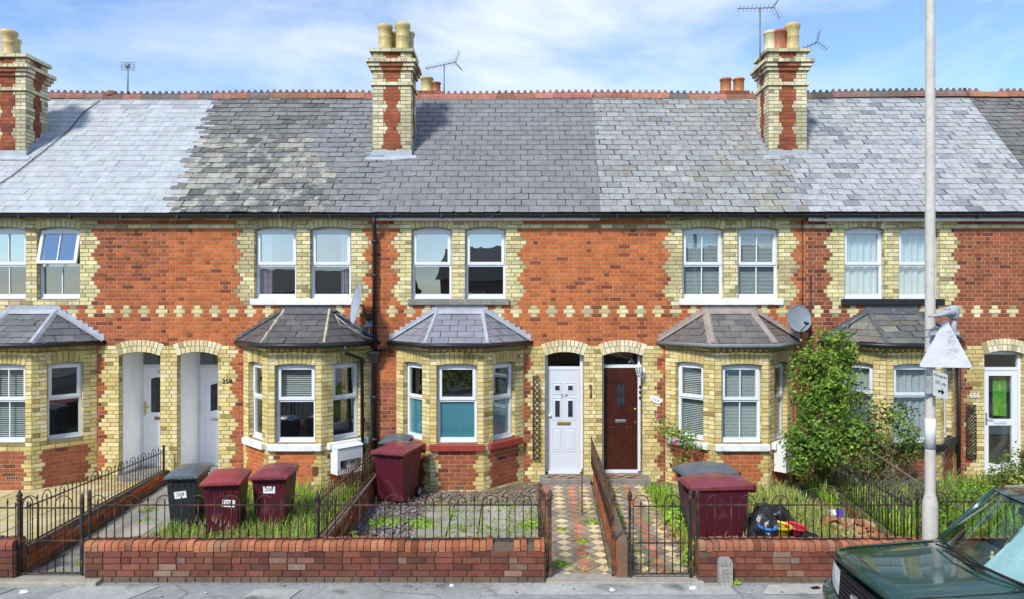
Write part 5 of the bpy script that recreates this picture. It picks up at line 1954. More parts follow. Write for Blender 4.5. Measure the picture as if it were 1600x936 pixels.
def wheelie_bin(label, x, y, rz, mb_, ml, sticker=None, srot=0.0, w=0.575, d=0.70, h=1.0, group=None, z=0.0):
    """front faces local -Y; hinge and wheels at +Y"""
    root = thing('wheelie_bin', label, 'wheelie bin', (0, 0, 0), group)
    F = Fr()
    mb = MB()
    b0 = (-w * .40, w * .40, -d * .36, d * .36, 0.05)
    b1 = (-w * .485, w * .485, -d * .47, d * .49, h * .93)
    mb.taper(F, b0, b1)
    b2 = (-w * .51, w * .51, -d * .49, d * .51, h * .925)
    b3 = (-w * .52, w * .52, -d * .50, d * .52, h * .965)
    mb.taper(F, b2, b3)
    # moulded ribs below the rim on the front, and the comb bar
    for k in (-0.30, -0.1, 0.1, 0.3):
        mb.box(F, w * k - 0.008, w * k + 0.008, d * .455, d * .497, h * .80, h * .925)
    # foot moulding at the axle
    mb.box(F, -w * .40, w * .40, -d * .44, -d * .30, 0.06, 0.22)
    bo = mb.build('body', mb_, root, weld=False, bevel=0.018)
    # lid, domed with a raised middle
    lm = MB()
    nx, ny = 10, 8
    i0 = len(lm.v)
    for j in range(ny + 1):
        for i in range(nx + 1):
            u, v = i / nx * 2 - 1, j / ny * 2 - 1
            X = u * w * .545
            Y = v * d * .545 - 0.012 + (0.03 if v < -0.9 else 0) * 0
            e = min(1 - abs(u), 1 - abs(v))
            Z = h * .967 + 0.02 + 0.055 * (1 - v * v * .55) * (1 - abs(u) ** 3.0) + 0.025 * (v + 1) / 2
            if abs(u) < 0.72 and -0.78 < v < 0.75:
                Z += 0.026
            if j == 0: Z -= 0.012
            lm.v.append((X, Y, Z))
    for j in range(ny):
        for i in range(nx):
            a = i0 + j * (nx + 1) + i
            lm.idx((a, a + 1, a + nx + 2, a + nx + 1), 0, sm=True)
    # skirt
    edge = [(i, 0) for i in range(nx + 1)] + [(nx, j) for j in range(1, ny + 1)] + [(i, ny) for i in range(nx - 1, -1, -1)] + [(0, j) for j in range(ny - 1, 0, -1)]
    for k in range(len(edge)):
        p, q = edge[k], edge[(k + 1) % len(edge)]
        P_ = Vector(lm.v[i0 + p[1] * (nx + 1) + p[0]]); Q_ = Vector(lm.v[i0 + q[1] * (nx + 1) + q[0]])
        lm.face([P_, (P_.x, P_.y, h * .955), (Q_.x, Q_.y, h * .955), Q_])
    # thin dark strips drawn in as the shadow gap and slot under the front lip
    lm.box(F, -w * .36, w * .36, d * .5455, d * .549, h * .985, h * 1.002, 1)
    lm.box(F, -w * .36, -w * .05, d * .6005, d * .6015, h * .958, h * .968, 1)
    lm.box(F, w * .08, w * .36, d * .6005, d * .6015, h * .958, h * .968, 1)
    # front lip
    lm.box(F, -w * .40, w * .40, d * .55, d * .60, h * .955, h * .985)
    lm.box(F, -w * .53, -w * .40, d * .54, d * .575, h * .955, h * .98)
    lm.box(F, w * .40, w * .53, d * .54, d * .575, h * .955, h * .98)
    lo = lm.build('lid', [ml, M_RUBBER], root)
    # hinge bar, twin lugs
    hm = MB()
    hm.tube([(-w * .45, d * .58, h * .985), (w * .45, d * .58, h * .985)], 0.016, 8)
    for k in (-0.45, -0.15, 0.15, 0.45):
        hm.box(F, w * k - 0.014, w * k + 0.014, -d * .60, -d * .49, h * .90, h * 1.0)
    hm.build('handle', mb_, root)
    for sx in (-1, 1):
        wm = MB()
        wm.lathe((sx * w * .43, d * .40, 0.10), [(0.0, -0.022), (0.10, -0.022), (0.10, 0.022), (0.0, 0.022)], 18, axis='x')
        wo = wm.build('wheel', M_RUBBER, root)
        rm = MB()
        rm.lathe((sx * (w * .43 + 0.0), d * .40, 0.10), [(0.0, sx * 0.026), (0.055, sx * 0.026), (0.06, sx * 0.020)], 14, axis='x')
        rm.build('hub', mat('grey_hub', (0.28, 0.29, 0.30), 0.5), wo)
    if sticker:
        # the front leans: frame following it
        y0, y1 = -d * .36, -d * .49
        t = Vector((0, y1 - y0, h * .93 - 0.05)).normalized()
        ff = Fr((0, y0, 0.05), (1, 0, 0), (0, -t.z, t.y), t)
        sm = MB()
        cr, sr = math.cos(srot), math.sin(srot)
        sw, sh = 0.085, 0.052
        c = [( -sw, -sh), (sw, -sh), (sw, sh), (-sw, sh)]
        P = lambda X, Z, dd: ff.p(sticker[1] + X * cr - Z * sr, dd, sticker[2] + X * sr + Z * cr)
        sm.face([P(*q, 0.0045) for q in c])
        so = sm.build('number_sticker', M_WHITE, root)
        text_mesh('lettering', sticker[0], 0.072, ff, sticker[1], 0.005, sticker[2] + 0.006, M_INK, so, 0.0006, rot=srot)
    root.location = (x, y, z)
    root.rotation_euler = (0, 0, rz)
    return root


G258 = 'house 258 wheelie bins in the long grass'
wheelie_bin('charcoal wheelie bin with a tilted 258 sticker', -4.83, -2.82, 0.10, M_BIN_BLK, M_BIN_LIDK, ('258', -0.02, 0.56), 0.10, group=G258, w=0.43, d=0.54, h=0.89)
wheelie_bin('maroon wheelie bin with smooth pinkish lid between the charcoal bin and another maroon bin', -4.13, -3.12, 0.14, M_BIN_RED, M_BIN_LID2, ('258', 0.10, 0.53), -0.10, group=G258, w=0.50, d=0.62, h=0.89)
wheelie_bin('maroon wheelie bin with a whitish sheen on its lid, nearest the long grass dividing wall', -3.54, -2.80, 0.05, M_BIN_RED, M_BIN_LID, ('258', 0.0, 0.64), 0.0, group=G258, w=0.50, d=0.62, h=0.89)
GB = 'wheelie bins standing singly in the front gardens'
wheelie_bin('maroon wheelie bin on slate chippings beside the red-silled bay', -1.96, -1.25, -0.34, M_BIN_RED, M_BIN_LID, group=GB, w=0.58, d=0.70, h=0.90)
wheelie_bin('grey-lidded bin hidden behind the maroon bin by the downpipe', -2.12, -0.50, -0.1, M_BIN_BLK, M_BIN_LIDK, group=GB, w=0.46, d=0.50, h=0.90)
wheelie_bin('broad maroon bin seen side-on behind the railing, next to rubbish sacks', 2.82, -3.52, rad(-86), M_BIN_RED, M_BIN_LID, group=GB, w=0.58, d=0.78, h=0.93)
wheelie_bin('grey-lidded black bin half behind the broad maroon bin and the second gate', 2.86, -2.90, rad(-84), M_BIN_BLK, M_BIN_LIDK, group=GB, w=0.56, d=0.72, h=0.94)


# ------------------------------------------------------------------ satellite dishes and aerials
def dish(label, ctr, aim, r, wallpt, m):
    root = thing('satellite_dish', label, 'satellite dish', wallpt)
    ctr, aim, wallpt = Vector(ctr), Vector(aim).normalized(), Vector(wallpt)
    a = aim.cross(Vector((0, 0, 1))).normalized()
    b = a.cross(aim).normalized()
    mb = MB()
    n, m_ = 28, 6
    rings = []
    for k in range(m_ + 1):
        q = k / m_
        i0 = len(mb.v)
        for j in range(n):
            t = 2 * PI * j / n
            p = ctr + (a * math.cos(t) * 0.93 + b * math.sin(t)) * r * max(q, 0.02) + aim * (0.16 * r * (q * q - 1))
            mb.v.append(tuple(p))
        rings.append(i0)
    for k in range(m_):
        for j in range(n):
            mb.idx((rings[k] + j, rings[k] + (j + 1) % n, rings[k + 1] + (j + 1) % n, rings[k + 1] + j), 0, sm=True)
    # rolled rim
    mb.tube([ctr + (a * math.cos(2 * PI * j / n) * 0.93 + b * math.sin(2 * PI * j / n)) * r for j in range(n + 1)], 0.008, 6)
    mb.build('reflector', m, root)
    hm = MB()
    back = ctr - aim * 0.16 * r
    hm.tube([back, back - aim * 0.08, wallpt + (back - wallpt) * 0.35 + Vector((0, 0, -0.05)), wallpt], 0.018, 8)
    hm.box(Fr(wallpt, (1, 0, 0), (0, -1, 0)), -0.05, 0.05, 0.0, 0.012, -0.09, 0.09)
    hm.build('wall_bracket', M_BLACK, root)
    lm = MB()
    foot = ctr - b * r * 0.95
    tip = ctr + aim * r * 1.05 - b * r * 0.55
    lm.tube([foot, tip], 0.010, 6)
    lm.tube([tip, tip - aim * 0.09 + b * 0.03], 0.026, 10)
    lm.build('receiver_arm', M_BLACK, root)
    return root


M_DISH = mat('pale_grey_dish', (0.30, 0.36, 0.42), 0.6, 0.3, var=0.15)
M_DISH2 = mat('grey_mesh_dish', (0.21, 0.25, 0.28), 0.6, 0.3, var=0.15)
d1 = dish('pale satellite dish seen edge-on beside the black downpipe', (-2.86, -0.52, 3.36), (-0.92, -0.42, 0.16), 0.37, (-2.68, -0.02, 3.02), M_DISH)
cb = MB()
cb.box(FAC, -2.78, -2.64, 0.005, 0.06, 2.93, 3.06)
cb.build('junction_box', mat('grey_box', (0.30, 0.34, 0.36), 0.5), d1)
cb = MB()
cb.tube([(-2.72, -0.1, 3.05), (-2.85, -0.2, 2.85), (-3.2, -0.30, 2.98), (-3.30, -0.28, 3.18)], 0.008, 5)
cb.tube([(-3.28, -0.28, 3.14), (-3.0, -0.45, 2.95), (-2.72, -0.40, 2.76), (-2.62, -0.10, 2.70)], 0.008, 5)
cb.build('loose_cable', mat('dirty_white_cable', (0.45, 0.44, 0.40), 0.7), d1)
dish('grey satellite dish facing out between the white-silled windows and the tall shrub', (5.32, -0.36, 3.10), (0.12, -0.98, 0.18), 0.25, (5.36, -0.02, 2.98), M_DISH2)

M_ALU = mat('weathered_aluminium', (0.16, 0.17, 0.18), 0.5, 0.5, metal=0.3)


def aerial(label, base, h, boom_dir, boom_len, n, kind='yagi', extra=None):
    root = thing('tv_aerial', label, 'tv aerial', base)
    base = Vector(base)
    top = base + Vector((0, 0, h))
    mb = MB()
    mb.tube([base, top], 0.016, 8)
    mb.build('mast', M_ALU, root)
    bd = Vector(boom_dir).normalized()
    sd = bd.cross(Vector((0, 0, 1))).normalized()
    up = sd.cross(bd).normalized()
    am = MB()
    if kind == 'yagi':
        a, b = top - bd * boom_len * .38, top + bd * boom_len * .62
        am.tube([a, b], 0.010, 6)
        for k in range(n):
            c = a.lerp(b, (k + 0.5) / n)
            l = 0.11 - 0.03 * k / n
            # crossed director elements
            am.tube([c - sd * l - up * 0.035, c + sd * l + up * 0.035], 0.005, 5)
            am.tube([c - sd * l + up * 0.035, c + sd * l - up * 0.035], 0.005, 5)
        # reflector screens
        for s in (-1, 1):
            for k in range(4):
                c = a + up * s * (0.05 + 0.055 * k) - bd * 0.04 * k
                am.tube([c - sd * 0.16, c + sd * 0.16], 0.005, 5)
            am.tube([a, a + up * s * 0.22 - bd * 0.12], 0.006, 5)
    else:
        # small grid aerial
        for zz in (0.0, -0.06, -0.12, 0.06):
            am.tube([top + Vector((-0.16, 0, zz)), top + Vector((0.16, 0, zz))], 0.006, 5)
        for xx in (-0.15, -0.05, 0.05, 0.15):
            am.tube([top + Vector((xx, 0, -0.12)), top + Vector((xx, 0, 0.06))], 0.005, 5)
        am.box(Fr(top, (1, 0, 0), (0, -1, 0)), -0.05, 0.05, 0.0, 0.06, -0.05, 0.02)
    am.build('elements', M_ALU, root)
    if extra:
        extra(root)
    return root


aerial('small grid aerial on a short mast above the pale roof ridge', (-9.06, 3.1, 8.2), 0.78, (1, 0, 0), 0, 0, 'grid')
aerial('zigzag television aerial pointing sideways behind the four-pot stack', (-1.62, 3.3, 8.2), 0.86, (-1, 0.15, -0.16), 0.75, 11)
def clamp(root):
    mb = MB()
    mb.box(Fr((5.25, 1.45, 8.22), (1, 0, 0), (0, -1, 0)), -0.03, 0.14, -0.02, 0.02, -0.02, 0.02)
    mb.build('clamp', M_ALU, root)
aerial('tall aerial mast strapped to the stack with the orange pot', (5.25, 1.45, 8.0), 1.62, (-1, 0.1, 0.02), 0.75, 9, 'yagi', clamp)
a4 = aerial('broken drooping aerial beyond the stack with the orange pot', (6.42, 1.95, 7.9), 1.07, (-0.9, 0.1, -0.35), 0.75, 8)


# ------------------------------------------------------------------ meter boxes, lantern, trellis
def meter_box(label, fr, x, z0, w, h, d, open_face):
    root = thing('meter_box', label, 'meter box', fr.p(x, 0, z0))
    m = M_PAINT
    mb = MB()
    t = 0.02
    mb.box(fr, x - w / 2, x + w / 2, 0.02, 0.04, z0, z0 + h)
    mb.box(fr, x - w / 2, x - w / 2 + t, 0.04, d, z0, z0 + h)
    mb.box(fr, x + w / 2 - t, x + w / 2, 0.04, d, z0, z0 + h)
    mb.box(fr, x - w / 2 + t, x + w / 2 - t, 0.04, d, z0, z0 + t)
    mb.box(fr, x - w / 2 + t, x + w / 2 - t, 0.04, d, z0 + h - t, z0 + h)
    # sloped lid lip
    mb.taper(fr, (x - w / 2 - .01, x + w / 2 + .01, 0.02, d + 0.015, z0 + h + 0.001), (x - w / 2 - .01, x + w / 2 + .01, 0.02, d - 0.05, z0 + h + 0.035))
    if open_face:
        mb.box(fr, x - w / 2 + t, x + w / 2 - t, d - 0.02, d - 0.001, z0 + h * .52, z0 + h - t)
        mb.box(fr, x - w / 2 + t, x - w / 2 + 0.06, d - 0.02, d - 0.001, z0 + t, z0 + h * .52)
        mb.box(fr, x - w / 2 + .06, x + w / 2 - t, d - 0.02, d - 0.001, z0 + t, z0 + h * .16)
    else:
        mb.box(fr, x - w / 2 + t, x + w / 2 - t, d - 0.015, d - 0.001, z0 + t, z0 + h - t)
    mb.build('case', m, root)
    if open_face:
        im = MB()
        im.box(fr, x - 0.04, x + 0.15, 0.05, d - 0.03, z0 + h * .2, z0 + h * .48)
        io = im.build('meter', mat('cream_plastic', (0.58, 0.57, 0.50), 0.5), root)
        dm = MB()
        dm.box(fr, x + 0.03, x + 0.08, d - 0.03, d - 0.027, z0 + h * .36, z0 + h * .42)
        dm.box(fr, x + 0.10, x + 0.115, d - 0.03, d - 0.027, z0 + h * .33, z0 + h * .44)
        dm.build('display', M_INK, io)
        bk = MB()
        bk.box(fr, x - w / 2 + .06, x + w / 2 - t, 0.041, 0.045, z0 + h * .16, z0 + h * .52)
        bk.build('back_plate', M_BLACK, root)
    else:
        im = MB()
        im.box(fr, x + 0.02, x + 0.10, d, d + 0.012, z0 + h * .4, z0 + h * .62)
        im.build('latch', M_LEAD_DK, root)
    return root


f3 = bay_frames(-3.9)[2][0]
meter_box('white gas meter box with open front under the right-angled bay window sill of 258', f3, 0.42, 0.30, 0.52, 0.48, 0.26, True)
f4 = bay_frames(4.13)[2][0]
meter_box('mottled grey-white meter box at the foot of the bay beside the tall shrub', f4, 0.40, 0.34, 0.46, 0.50, 0.24, False)

lt = thing('wall_lantern', 'white coach lantern on a curled bracket by the dark brown door', 'lantern', (2.51, 0, 2.1))
mb = MB()
cx_, cy_, cz_ = 2.385, -0.17, 2.17
F6 = [(cx_ + math.cos(PI / 3 * k), cy_ + math.sin(PI / 3 * k)) for k in range(6)]
mb.lathe((cx_, cy_, cz_), [(0.0, 0.12), (0.012, 0.115), (0.008, 0.085), (0.03, 0.065), (0.072, 0.02), (0.075, 0.012), (0.055, 0.01)], 6)
mb.lathe((cx_, cy_, cz_), [(0.045, -0.125), (0.048, -0.135), (0.02, -0.15), (0.012, -0.175), (0.0, -0.19)], 6)
for k in range(6):
    a = PI / 3 * k
    mb.tube([(cx_ + 0.062 * math.cos(a), cy_ + 0.062 * math.sin(a), cz_ + 0.012), (cx_ + 0.042 * math.cos(a), cy_ + 0.042 * math.sin(a), cz_ - 0.128)], 0.005, 5)
mb.build('lantern_frame', M_WHITE, lt)
mb = MB()
mb.lathe((cx_, cy_, cz_), [(0.058, 0.01), (0.040, -0.126)], 6)
mb.build('glass', M_GLASS, lt)
mb = MB()
mb.tube([(cx_, cy_, cz_ - 0.16), (cx_ + 0.05, cy_ + 0.05, cz_ - 0.19), (cx_ + 0.11, cy_ + 0.10, cz_ - 0.17), (2.51, -0.02, cz_ - 0.12)], 0.011, 7)
mb.tube([(2.515, -0.02, cz_ - 0.03), (2.515, -0.02, cz_ - 0.22)], 0.022, 8)
mb.build('bracket', M_WHITE, lt)


def trellis(label, x, z0, z1, w, turn):
    root = thing('trellis', label, 'trellis', (x, -0.05, z0))
    mb = MB()
    fr = Fr((x, -0.04, 0), (math.cos(turn), -math.sin(turn), 0), (-math.sin(turn), -math.cos(turn), 0))
    H = z1 - z0
    n = 14
    for s, dd in ((1, 0.010), (-1, 0.018)):
        for k in range(-3, n + 3):
            za = z0 + H * k / n
            zb_ = za + s * w * 1.25
            a, b = (0.0, za), (w, zb_)
            if min(a[1], b[1]) > z1 or max(a[1], b[1]) < z0:
                continue
            p, q = fr.p(a[0], dd, min(max(a[1], z0), z1)), fr.p(b[0], dd, min(max(b[1], z0), z1))
            mb.tube([p, q], 0.008, 4)
    for xx in (0.0, w):
        mb.tube([fr.p(xx, 0.006, z0), fr.p(xx, 0.006, z1 - (0.16 if xx else 0))], 0.010, 5)
    mb.build('lattice', mat('dark_stained_wood', (0.05, 0.04, 0.032), 0.8), root)
    return root


trellis('dark lattice trellis between the red-silled bay and the white door', 0.40, 0.42, 2.0, 0.12, 0.15)
trellis('dark lattice trellis behind the lamp post between bay and glazed door', 8.63, 0.45, 1.45, 0.16, 0.2)


# ------------------------------------------------------------------ lamp post, road sign
lp = thing('lamp_post', 'tall pale grey street lamp column with a thicker base section', 'lamp post', (4.90, -5.0, 0))
mb = MB()
mb.lathe((4.90, -5.0, 0), [(0.083, -0.1), (0.083, 1.02), (0.080, 1.08), (0.058, 1.17), (0.056, 1.2)], 24)
mb.build('base_section', mat('lamp_paint', (0.53, 0.50, 0.45), 0.6, 0.3, var=0.14, scale=4, rust=(0.33, 0.32, 0.29), rust_lo=0.62, rust_hi=0.75), lp)
mb = MB()
mb.lathe((4.90, -5.0, 0), [(0.056, 1.2), (0.054, 4.0), (0.050, 8.2)], 20)
mb.build('shaft', mat('lamp_paint', (0.50, 0.49, 0.45)), lp)
mb = MB()
mb.tube([(4.90, -5.0, 8.1), (4.90, -5.05, 8.5), (4.9, -5.4, 8.75), (4.9, -6.2, 8.8)], 0.03, 10)
mb.build('arm', mat('lamp_paint', (0.50, 0.49, 0.45)), lp)
mb = MB()
mb.taper(Fr(), (4.8, 5.0, 6.1, 6.75, 8.72), (4.84, 4.96, 6.15, 6.7, 8.86))
mb.build('lamp_head', M_LEAD, lp, bevel=0.02)
mb = MB()
mb.lathe((4.90, -5.0, 0), [(0.0575, 1.70), (0.0585, 1.70), (0.0585, 2.06), (0.0575, 2.06)], 16)
mb.build('inspection_sticker', mat('faded_label', (0.62, 0.63, 0.62), 0.6, var=0.2), lp)

# triangular warning sign, turned so that we see it at a slant; faded
SG = Fr((4.76, -5.16, 0), (1, 0, 0), (0, -1, 0))
sg = thing('road_sign', 'faded white triangular road sign strapped to the lamp column', 'road sign', SG.p(0, 0, 2.7))
mb = MB()
W2, z0s, z1s = 0.315, 2.675, 3.24
def tri_pts(cx, z0, z1, w2, r=0.05, n=5):
    c = [(cx - w2, z0), (cx + w2, z0 - 0.01), (cx + 0.0, z1)]
    cen = (cx, (z0 * 2 + z1) / 3)
    out = []
    for k in range(3):
        p, a, b = Vector(c[k]), Vector(c[k - 1]), Vector(c[(k + 1) % 3])
        pa, pb = (a - p).normalized(), (b - p).normalized()
        for q in range(n + 1):
            t = q / n
            v = p + pa * r * (1 - t) ** 2 + pb * r * t ** 2
            out.append((v.x, v.y))
    return out
T = tri_pts(0.22, z0s, z1s, W2)
mb.face([SG.p(x, 0.004, z) for x, z in T])
mb.face([SG.p(x, 0.0, z) for x, z in T][::-1])
for k in range(len(T)):
    p, q = T[k], T[(k + 1) % len(T)]
    mb.face([SG.p(p[0], 0, p[1]), SG.p(q[0], 0, q[1]), SG.p(q[0], 0.004, q[1]), SG.p(p[0], 0.004, p[1])])
mb.build('sign_plate', mat('faded_sign_white', (0.66, 0.68, 0.70), 0.45, 0.4, var=0.12, scale=5, bump=0.6, bscale=14), sg)
# crackle of the old film: thin grey wrinkles
cm = MB()
for _ in range(46):
    z = rnd.uniform(2.76, 3.10)
    hw = (3.22 - z) / 0.58 * 0.26
    x = 0.22 + rnd.uniform(-0.12, 1.0) * hw * 0.8
    l = rnd.uniform(0.02, 0.07)
    pts = []
    for q in range(4):
        pts.append((x + l * (q / 3), z - 0.022 * math.sin(q * 1.5) - 0.18 * l * q / 3))
    for q in range(3):
        a, b = pts[q], pts[q + 1]
        w = 0.0016
        cm.face([SG.p(a[0], 0.0052, a[1] - w), SG.p(b[0], 0.0052, b[1] - w), SG.p(b[0], 0.0052, b[1] + w), SG.p(a[0], 0.0052, a[1] + w)])
cm.build('film_wrinkle', mat('grey_wrinkle', (0.36, 0.38, 0.39), 0.7), sg)
mb = MB()
for z in (2.80, 3.06):
    mb.box(SG, 0.05, 0.38, -0.03, -0.001, z - 0.02, z + 0.02)
    mb.box(SG, 0.10, 0.24, -0.09, -0.03, z - 0.05, z + 0.05)
    mb.lathe((4.90, -5.0, z), [(0.058, -0.05), (0.061, -0.05), (0.061, -0.035), (0.058, -0.035)], 16)
    mb.lathe((4.90, -5.0, z), [(0.058, 0.035), (0.061, 0.035), (0.061, 0.05), (0.058, 0.05)], 16)
mb.build('bracket', M_LEAD, sg)
# plate below
PG = Fr((4.815, -5.19, 0), (0.97, 0.25, 0), (0.25, -0.97, 0))
pl_ = thing('road_sign', 'small white plate with black lettering below the triangle', 'road sign', PG.p(0.1, 0, 2.4))
tilt = -0.30
pf = Fr(PG.p(0, 0, 0), (0.97, 0.25, tilt), (0.25, -0.97, 0), (0, 0, 1))
mb = MB()
mb.box(pf, 0.0, 0.215, 0.0, 0.004, 2.355, 2.645)
po = mb.build('plate', mat('dull_sign_white', (0.60, 0.61, 0.60), 0.5, 0.3, var=0.15), pl_, bevel=0.0)
text_mesh('lettering', 'Humps for', 0.052, pf, 0.1075, 0.0045, 2.60, M_INK, po, 0.0005, space=0.86)
text_mesh('lettering', '325 yds', 0.058, pf, 0.1075, 0.0045, 2.52, M_INK, po, 0.0005, space=0.9)
mb = MB()
mb.face([pf.p(x, 0.0052, z) for x, z in ((0.07, 2.415), (0.13, 2.415), (0.13, 2.437), (0.07, 2.437))])
mb.face([pf.p(x, 0.0052, z) for x, z in ((0.122, 2.386), (0.165, 2.426), (0.122, 2.466))])
mb.face([pf.p(x, 0.0054, z) for x, z in ((0.07, 2.405), (0.09, 2.405), (0.09, 2.437), (0.07, 2.437))])
mb.build('arrow', M_INK, po)
mb = MB()
mb.box(Fr((4.90, -5.0, 0)), -0.10, 0.06, 0.06, 0.10, 2.36, 2.56)
mb.build('bracket', M_LEAD, pl_)
for z in (2.38, 2.53):
    mb = MB()
    mb.lathe((4.90, -5.0, z), [(0.058, -0.01), (0.061, -0.01), (0.061, 0.01), (0.058, 0.01)], 16)
    mb.build('band', M_LEAD, pl_)
# sign light above the triangle
sl = thing('sign_light', 'grey downlight on a stub arm above the triangular sign', 'sign light', (5.09, -5.12, 3.2))
mb = MB()
mb.tube([(5.10, -5.12, 2.98), (5.10, -5.12, 3.30)], 0.028, 10)
mb.lathe((5.09, -5.13, 3.23), [(0.045, 0), (0.055, 0.01), (0.062, 0.10), (0.058, 0.14), (0.0, 0.155)], 14)
mb.build('stem', M_LEAD, sl)
mb = MB()
pts = [(5.085, -5.15, 3.355), (4.97, -5.20, 3.34), (4.85, -5.24, 3.30), (4.74, -5.26, 3.27)]
rr = [(0.050, 0.052), (0.052, 0.04), (0.060, 0.03), (0.045, 0.012)]
i0 = len(mb.v)
for (p, (ry, rz)) in zip(pts, rr):
    for k in range(10):
        a = 2 * PI * k / 10
        mb.v.append((p[0], p[1] + ry * math.cos(a), p[2] + rz * math.sin(a) - rz))
for k in range(3):
    for j in range(10):
        mb.idx((i0 + k * 10 + j, i0 + k * 10 + (j + 1) % 10, i0 + k * 10 + 10 + (j + 1) % 10, i0 + k * 10 + 10 + j), 0, sm=True)
mb.idx([i0 + 30 + j for j in range(10)])
mb.lathe((4.97, -5.20, 3.338), [(0.03, 0), (0.03, 0.022), (0.0, 0.025)], 10)
mb.build('hood', M_LEAD, sl)

# ------------------------------------------------------------------ gas marker stone
gs = thing('marker_stone', 'small grey stone post lettered GAS at the foot of the wall', 'marker stone', (2.575, -4.74, 0))
mb = MB()
o2 = [(-0.082, -0.05), (0.082, -0.05), (0.080, 0.28), (0.055, 0.325), (-0.055, 0.325), (-0.080, 0.28)]
o2 = [(x + 2.575, z) for x, z in o2]
F_, B_ = [FAC.p(x, 4.79, z) for x, z in o2], [FAC.p(x, 4.70, z) for x, z in o2]
mb.face(F_); mb.face(B_[::-1])
for k in range(6):
    mb.face([F_[(k + 1) % 6], F_[k], B_[k], B_[(k + 1) % 6]])
mb.build('stone', mat('grey_concrete', (0.30, 0.30, 0.27), 0.95, 0.1, var=0.35, scale=9, bump=0.6), gs)
mg = mat('cut_lettering', (0.13, 0.13, 0.115), 0.95)
text_mesh('lettering', 'GAS', 0.062, FAC, 2.575, 4.791, 0.255, mg, gs, 0.0006, space=1.25)
mb = MB()
for z, xs in ((0.19, (-0.03, 0.01)), (0.15, (-0.04, 0.02, 0.045)), (0.10, (-0.03, 0.03)), (0.06, (-0.02, 0.03))):
    for x in xs:
        mb.box(FAC, 2.575 + x - 0.009, 2.575 + x + 0.009, 4.789, 4.7908, z - 0.006, z + 0.006)
mb.build('worn_mark', mg, gs)
# ------------------------------------------------------------------ plants
def leaf(mb, p, nrm, size, col, m=0):
    nrm = Vector(nrm).normalized()
    a = nrm.cross(Vector((rnd.uniform(-1, 1), rnd.uniform(-1, 1), rnd.uniform(-1, 1))))
    if a.length < 0.01:
        a = Vector((1, 0, 0))
    a.normalize()
    b = nrm.cross(a)
    p = Vector(p)
    w = size * 0.32
    q = p + a * size * 0.5 + nrm * size * 0.06
    mb.face([p - a * size * .5, p + b * w + nrm * size * .08, p + a * size * .55, p - b * w + nrm * size * .08], m, col)


GREENS = ((0.18, 0.32, 0.04), (0.25, 0.41, 0.05), (0.10, 0.20, 0.03), (0.34, 0.49, 0.08))


def bush(name, label, cat, blobs, n, size, cols=GREENS, stems=(), group=None, hollow=0.55, stem_r=0.012, dead=0.0, base=None):
    bs = base or (blobs[0][0], blobs[0][1], 0)
    root = thing(name, label, cat, bs, group)
    sm = MB()
    for st in stems:
        k = len(st)
        sm.tube(st, stem_r, 6, rr=[stem_r * (1 - 0.75 * q / max(1, k - 1)) for q in range(k)])
    # twigs reaching into every clump
    tot = sum(b[3] * b[4] * b[5] for b in blobs)
    mb = MB()
    for bi, (x, y, z, rx, ry, rz) in enumerate(blobs):
        c = Vector((x, y, z))
        for _ in range(7):
            v = Vector((rnd.gauss(0, 1), rnd.gauss(0, 1), rnd.gauss(0.3, 1))).normalized()
            e = c + Vector((v.x * rx, v.y * ry, v.z * rz)) * rnd.uniform(0.6, 1.0)
            s = c - Vector((0, 0, rz * 0.5))
            sm.tube([s, (s + e) / 2 + Vector((0, 0, 0.03)), e], 0.005, 4, rr=[0.006, 0.004, 0.002])
        nb = int(n * rx * ry * rz / tot)
        ncl = max(4, nb // 14)
        cl = []
        for _ in range(ncl):
            v = Vector((rnd.gauss(0, 1), rnd.gauss(0, 1), rnd.gauss(0, 1))).normalized()
            r = rnd.uniform(hollow, 1.0) * (1 + 0.28 * noise.noise(v * 1.7 + c * 3))
            cl.append((c + Vector((v.x * rx, v.y * ry, v.z * rz)) * r, v, rnd.uniform(0.6, 1.2)))
        for (p, v, br) in cl:
            base_c = rnd.choice(cols)
            if dead and rnd.random() < dead:
                base_c = (0.14, 0.09, 0.04)
            sf = rnd.uniform(0.65, 1.4)
            for _ in range(14):
                q = p + Vector((rnd.gauss(0, 1), rnd.gauss(0, 1), rnd.gauss(0, 1))) * size * 0.95
                nn = v * 0.7 + Vector((rnd.uniform(-1, 1), rnd.uniform(-1, 1), rnd.uniform(-0.3, 1.2)))
                leaf(mb, q, nn, size * sf * rnd.uniform(0.6, 1.25), jit(mul(base_c, br), 0.18, 0.08))
    if sm.f:
        sm.build('stem', M_STEM, root)
    mb.build('foliage', M_LEAF, root)
    return root


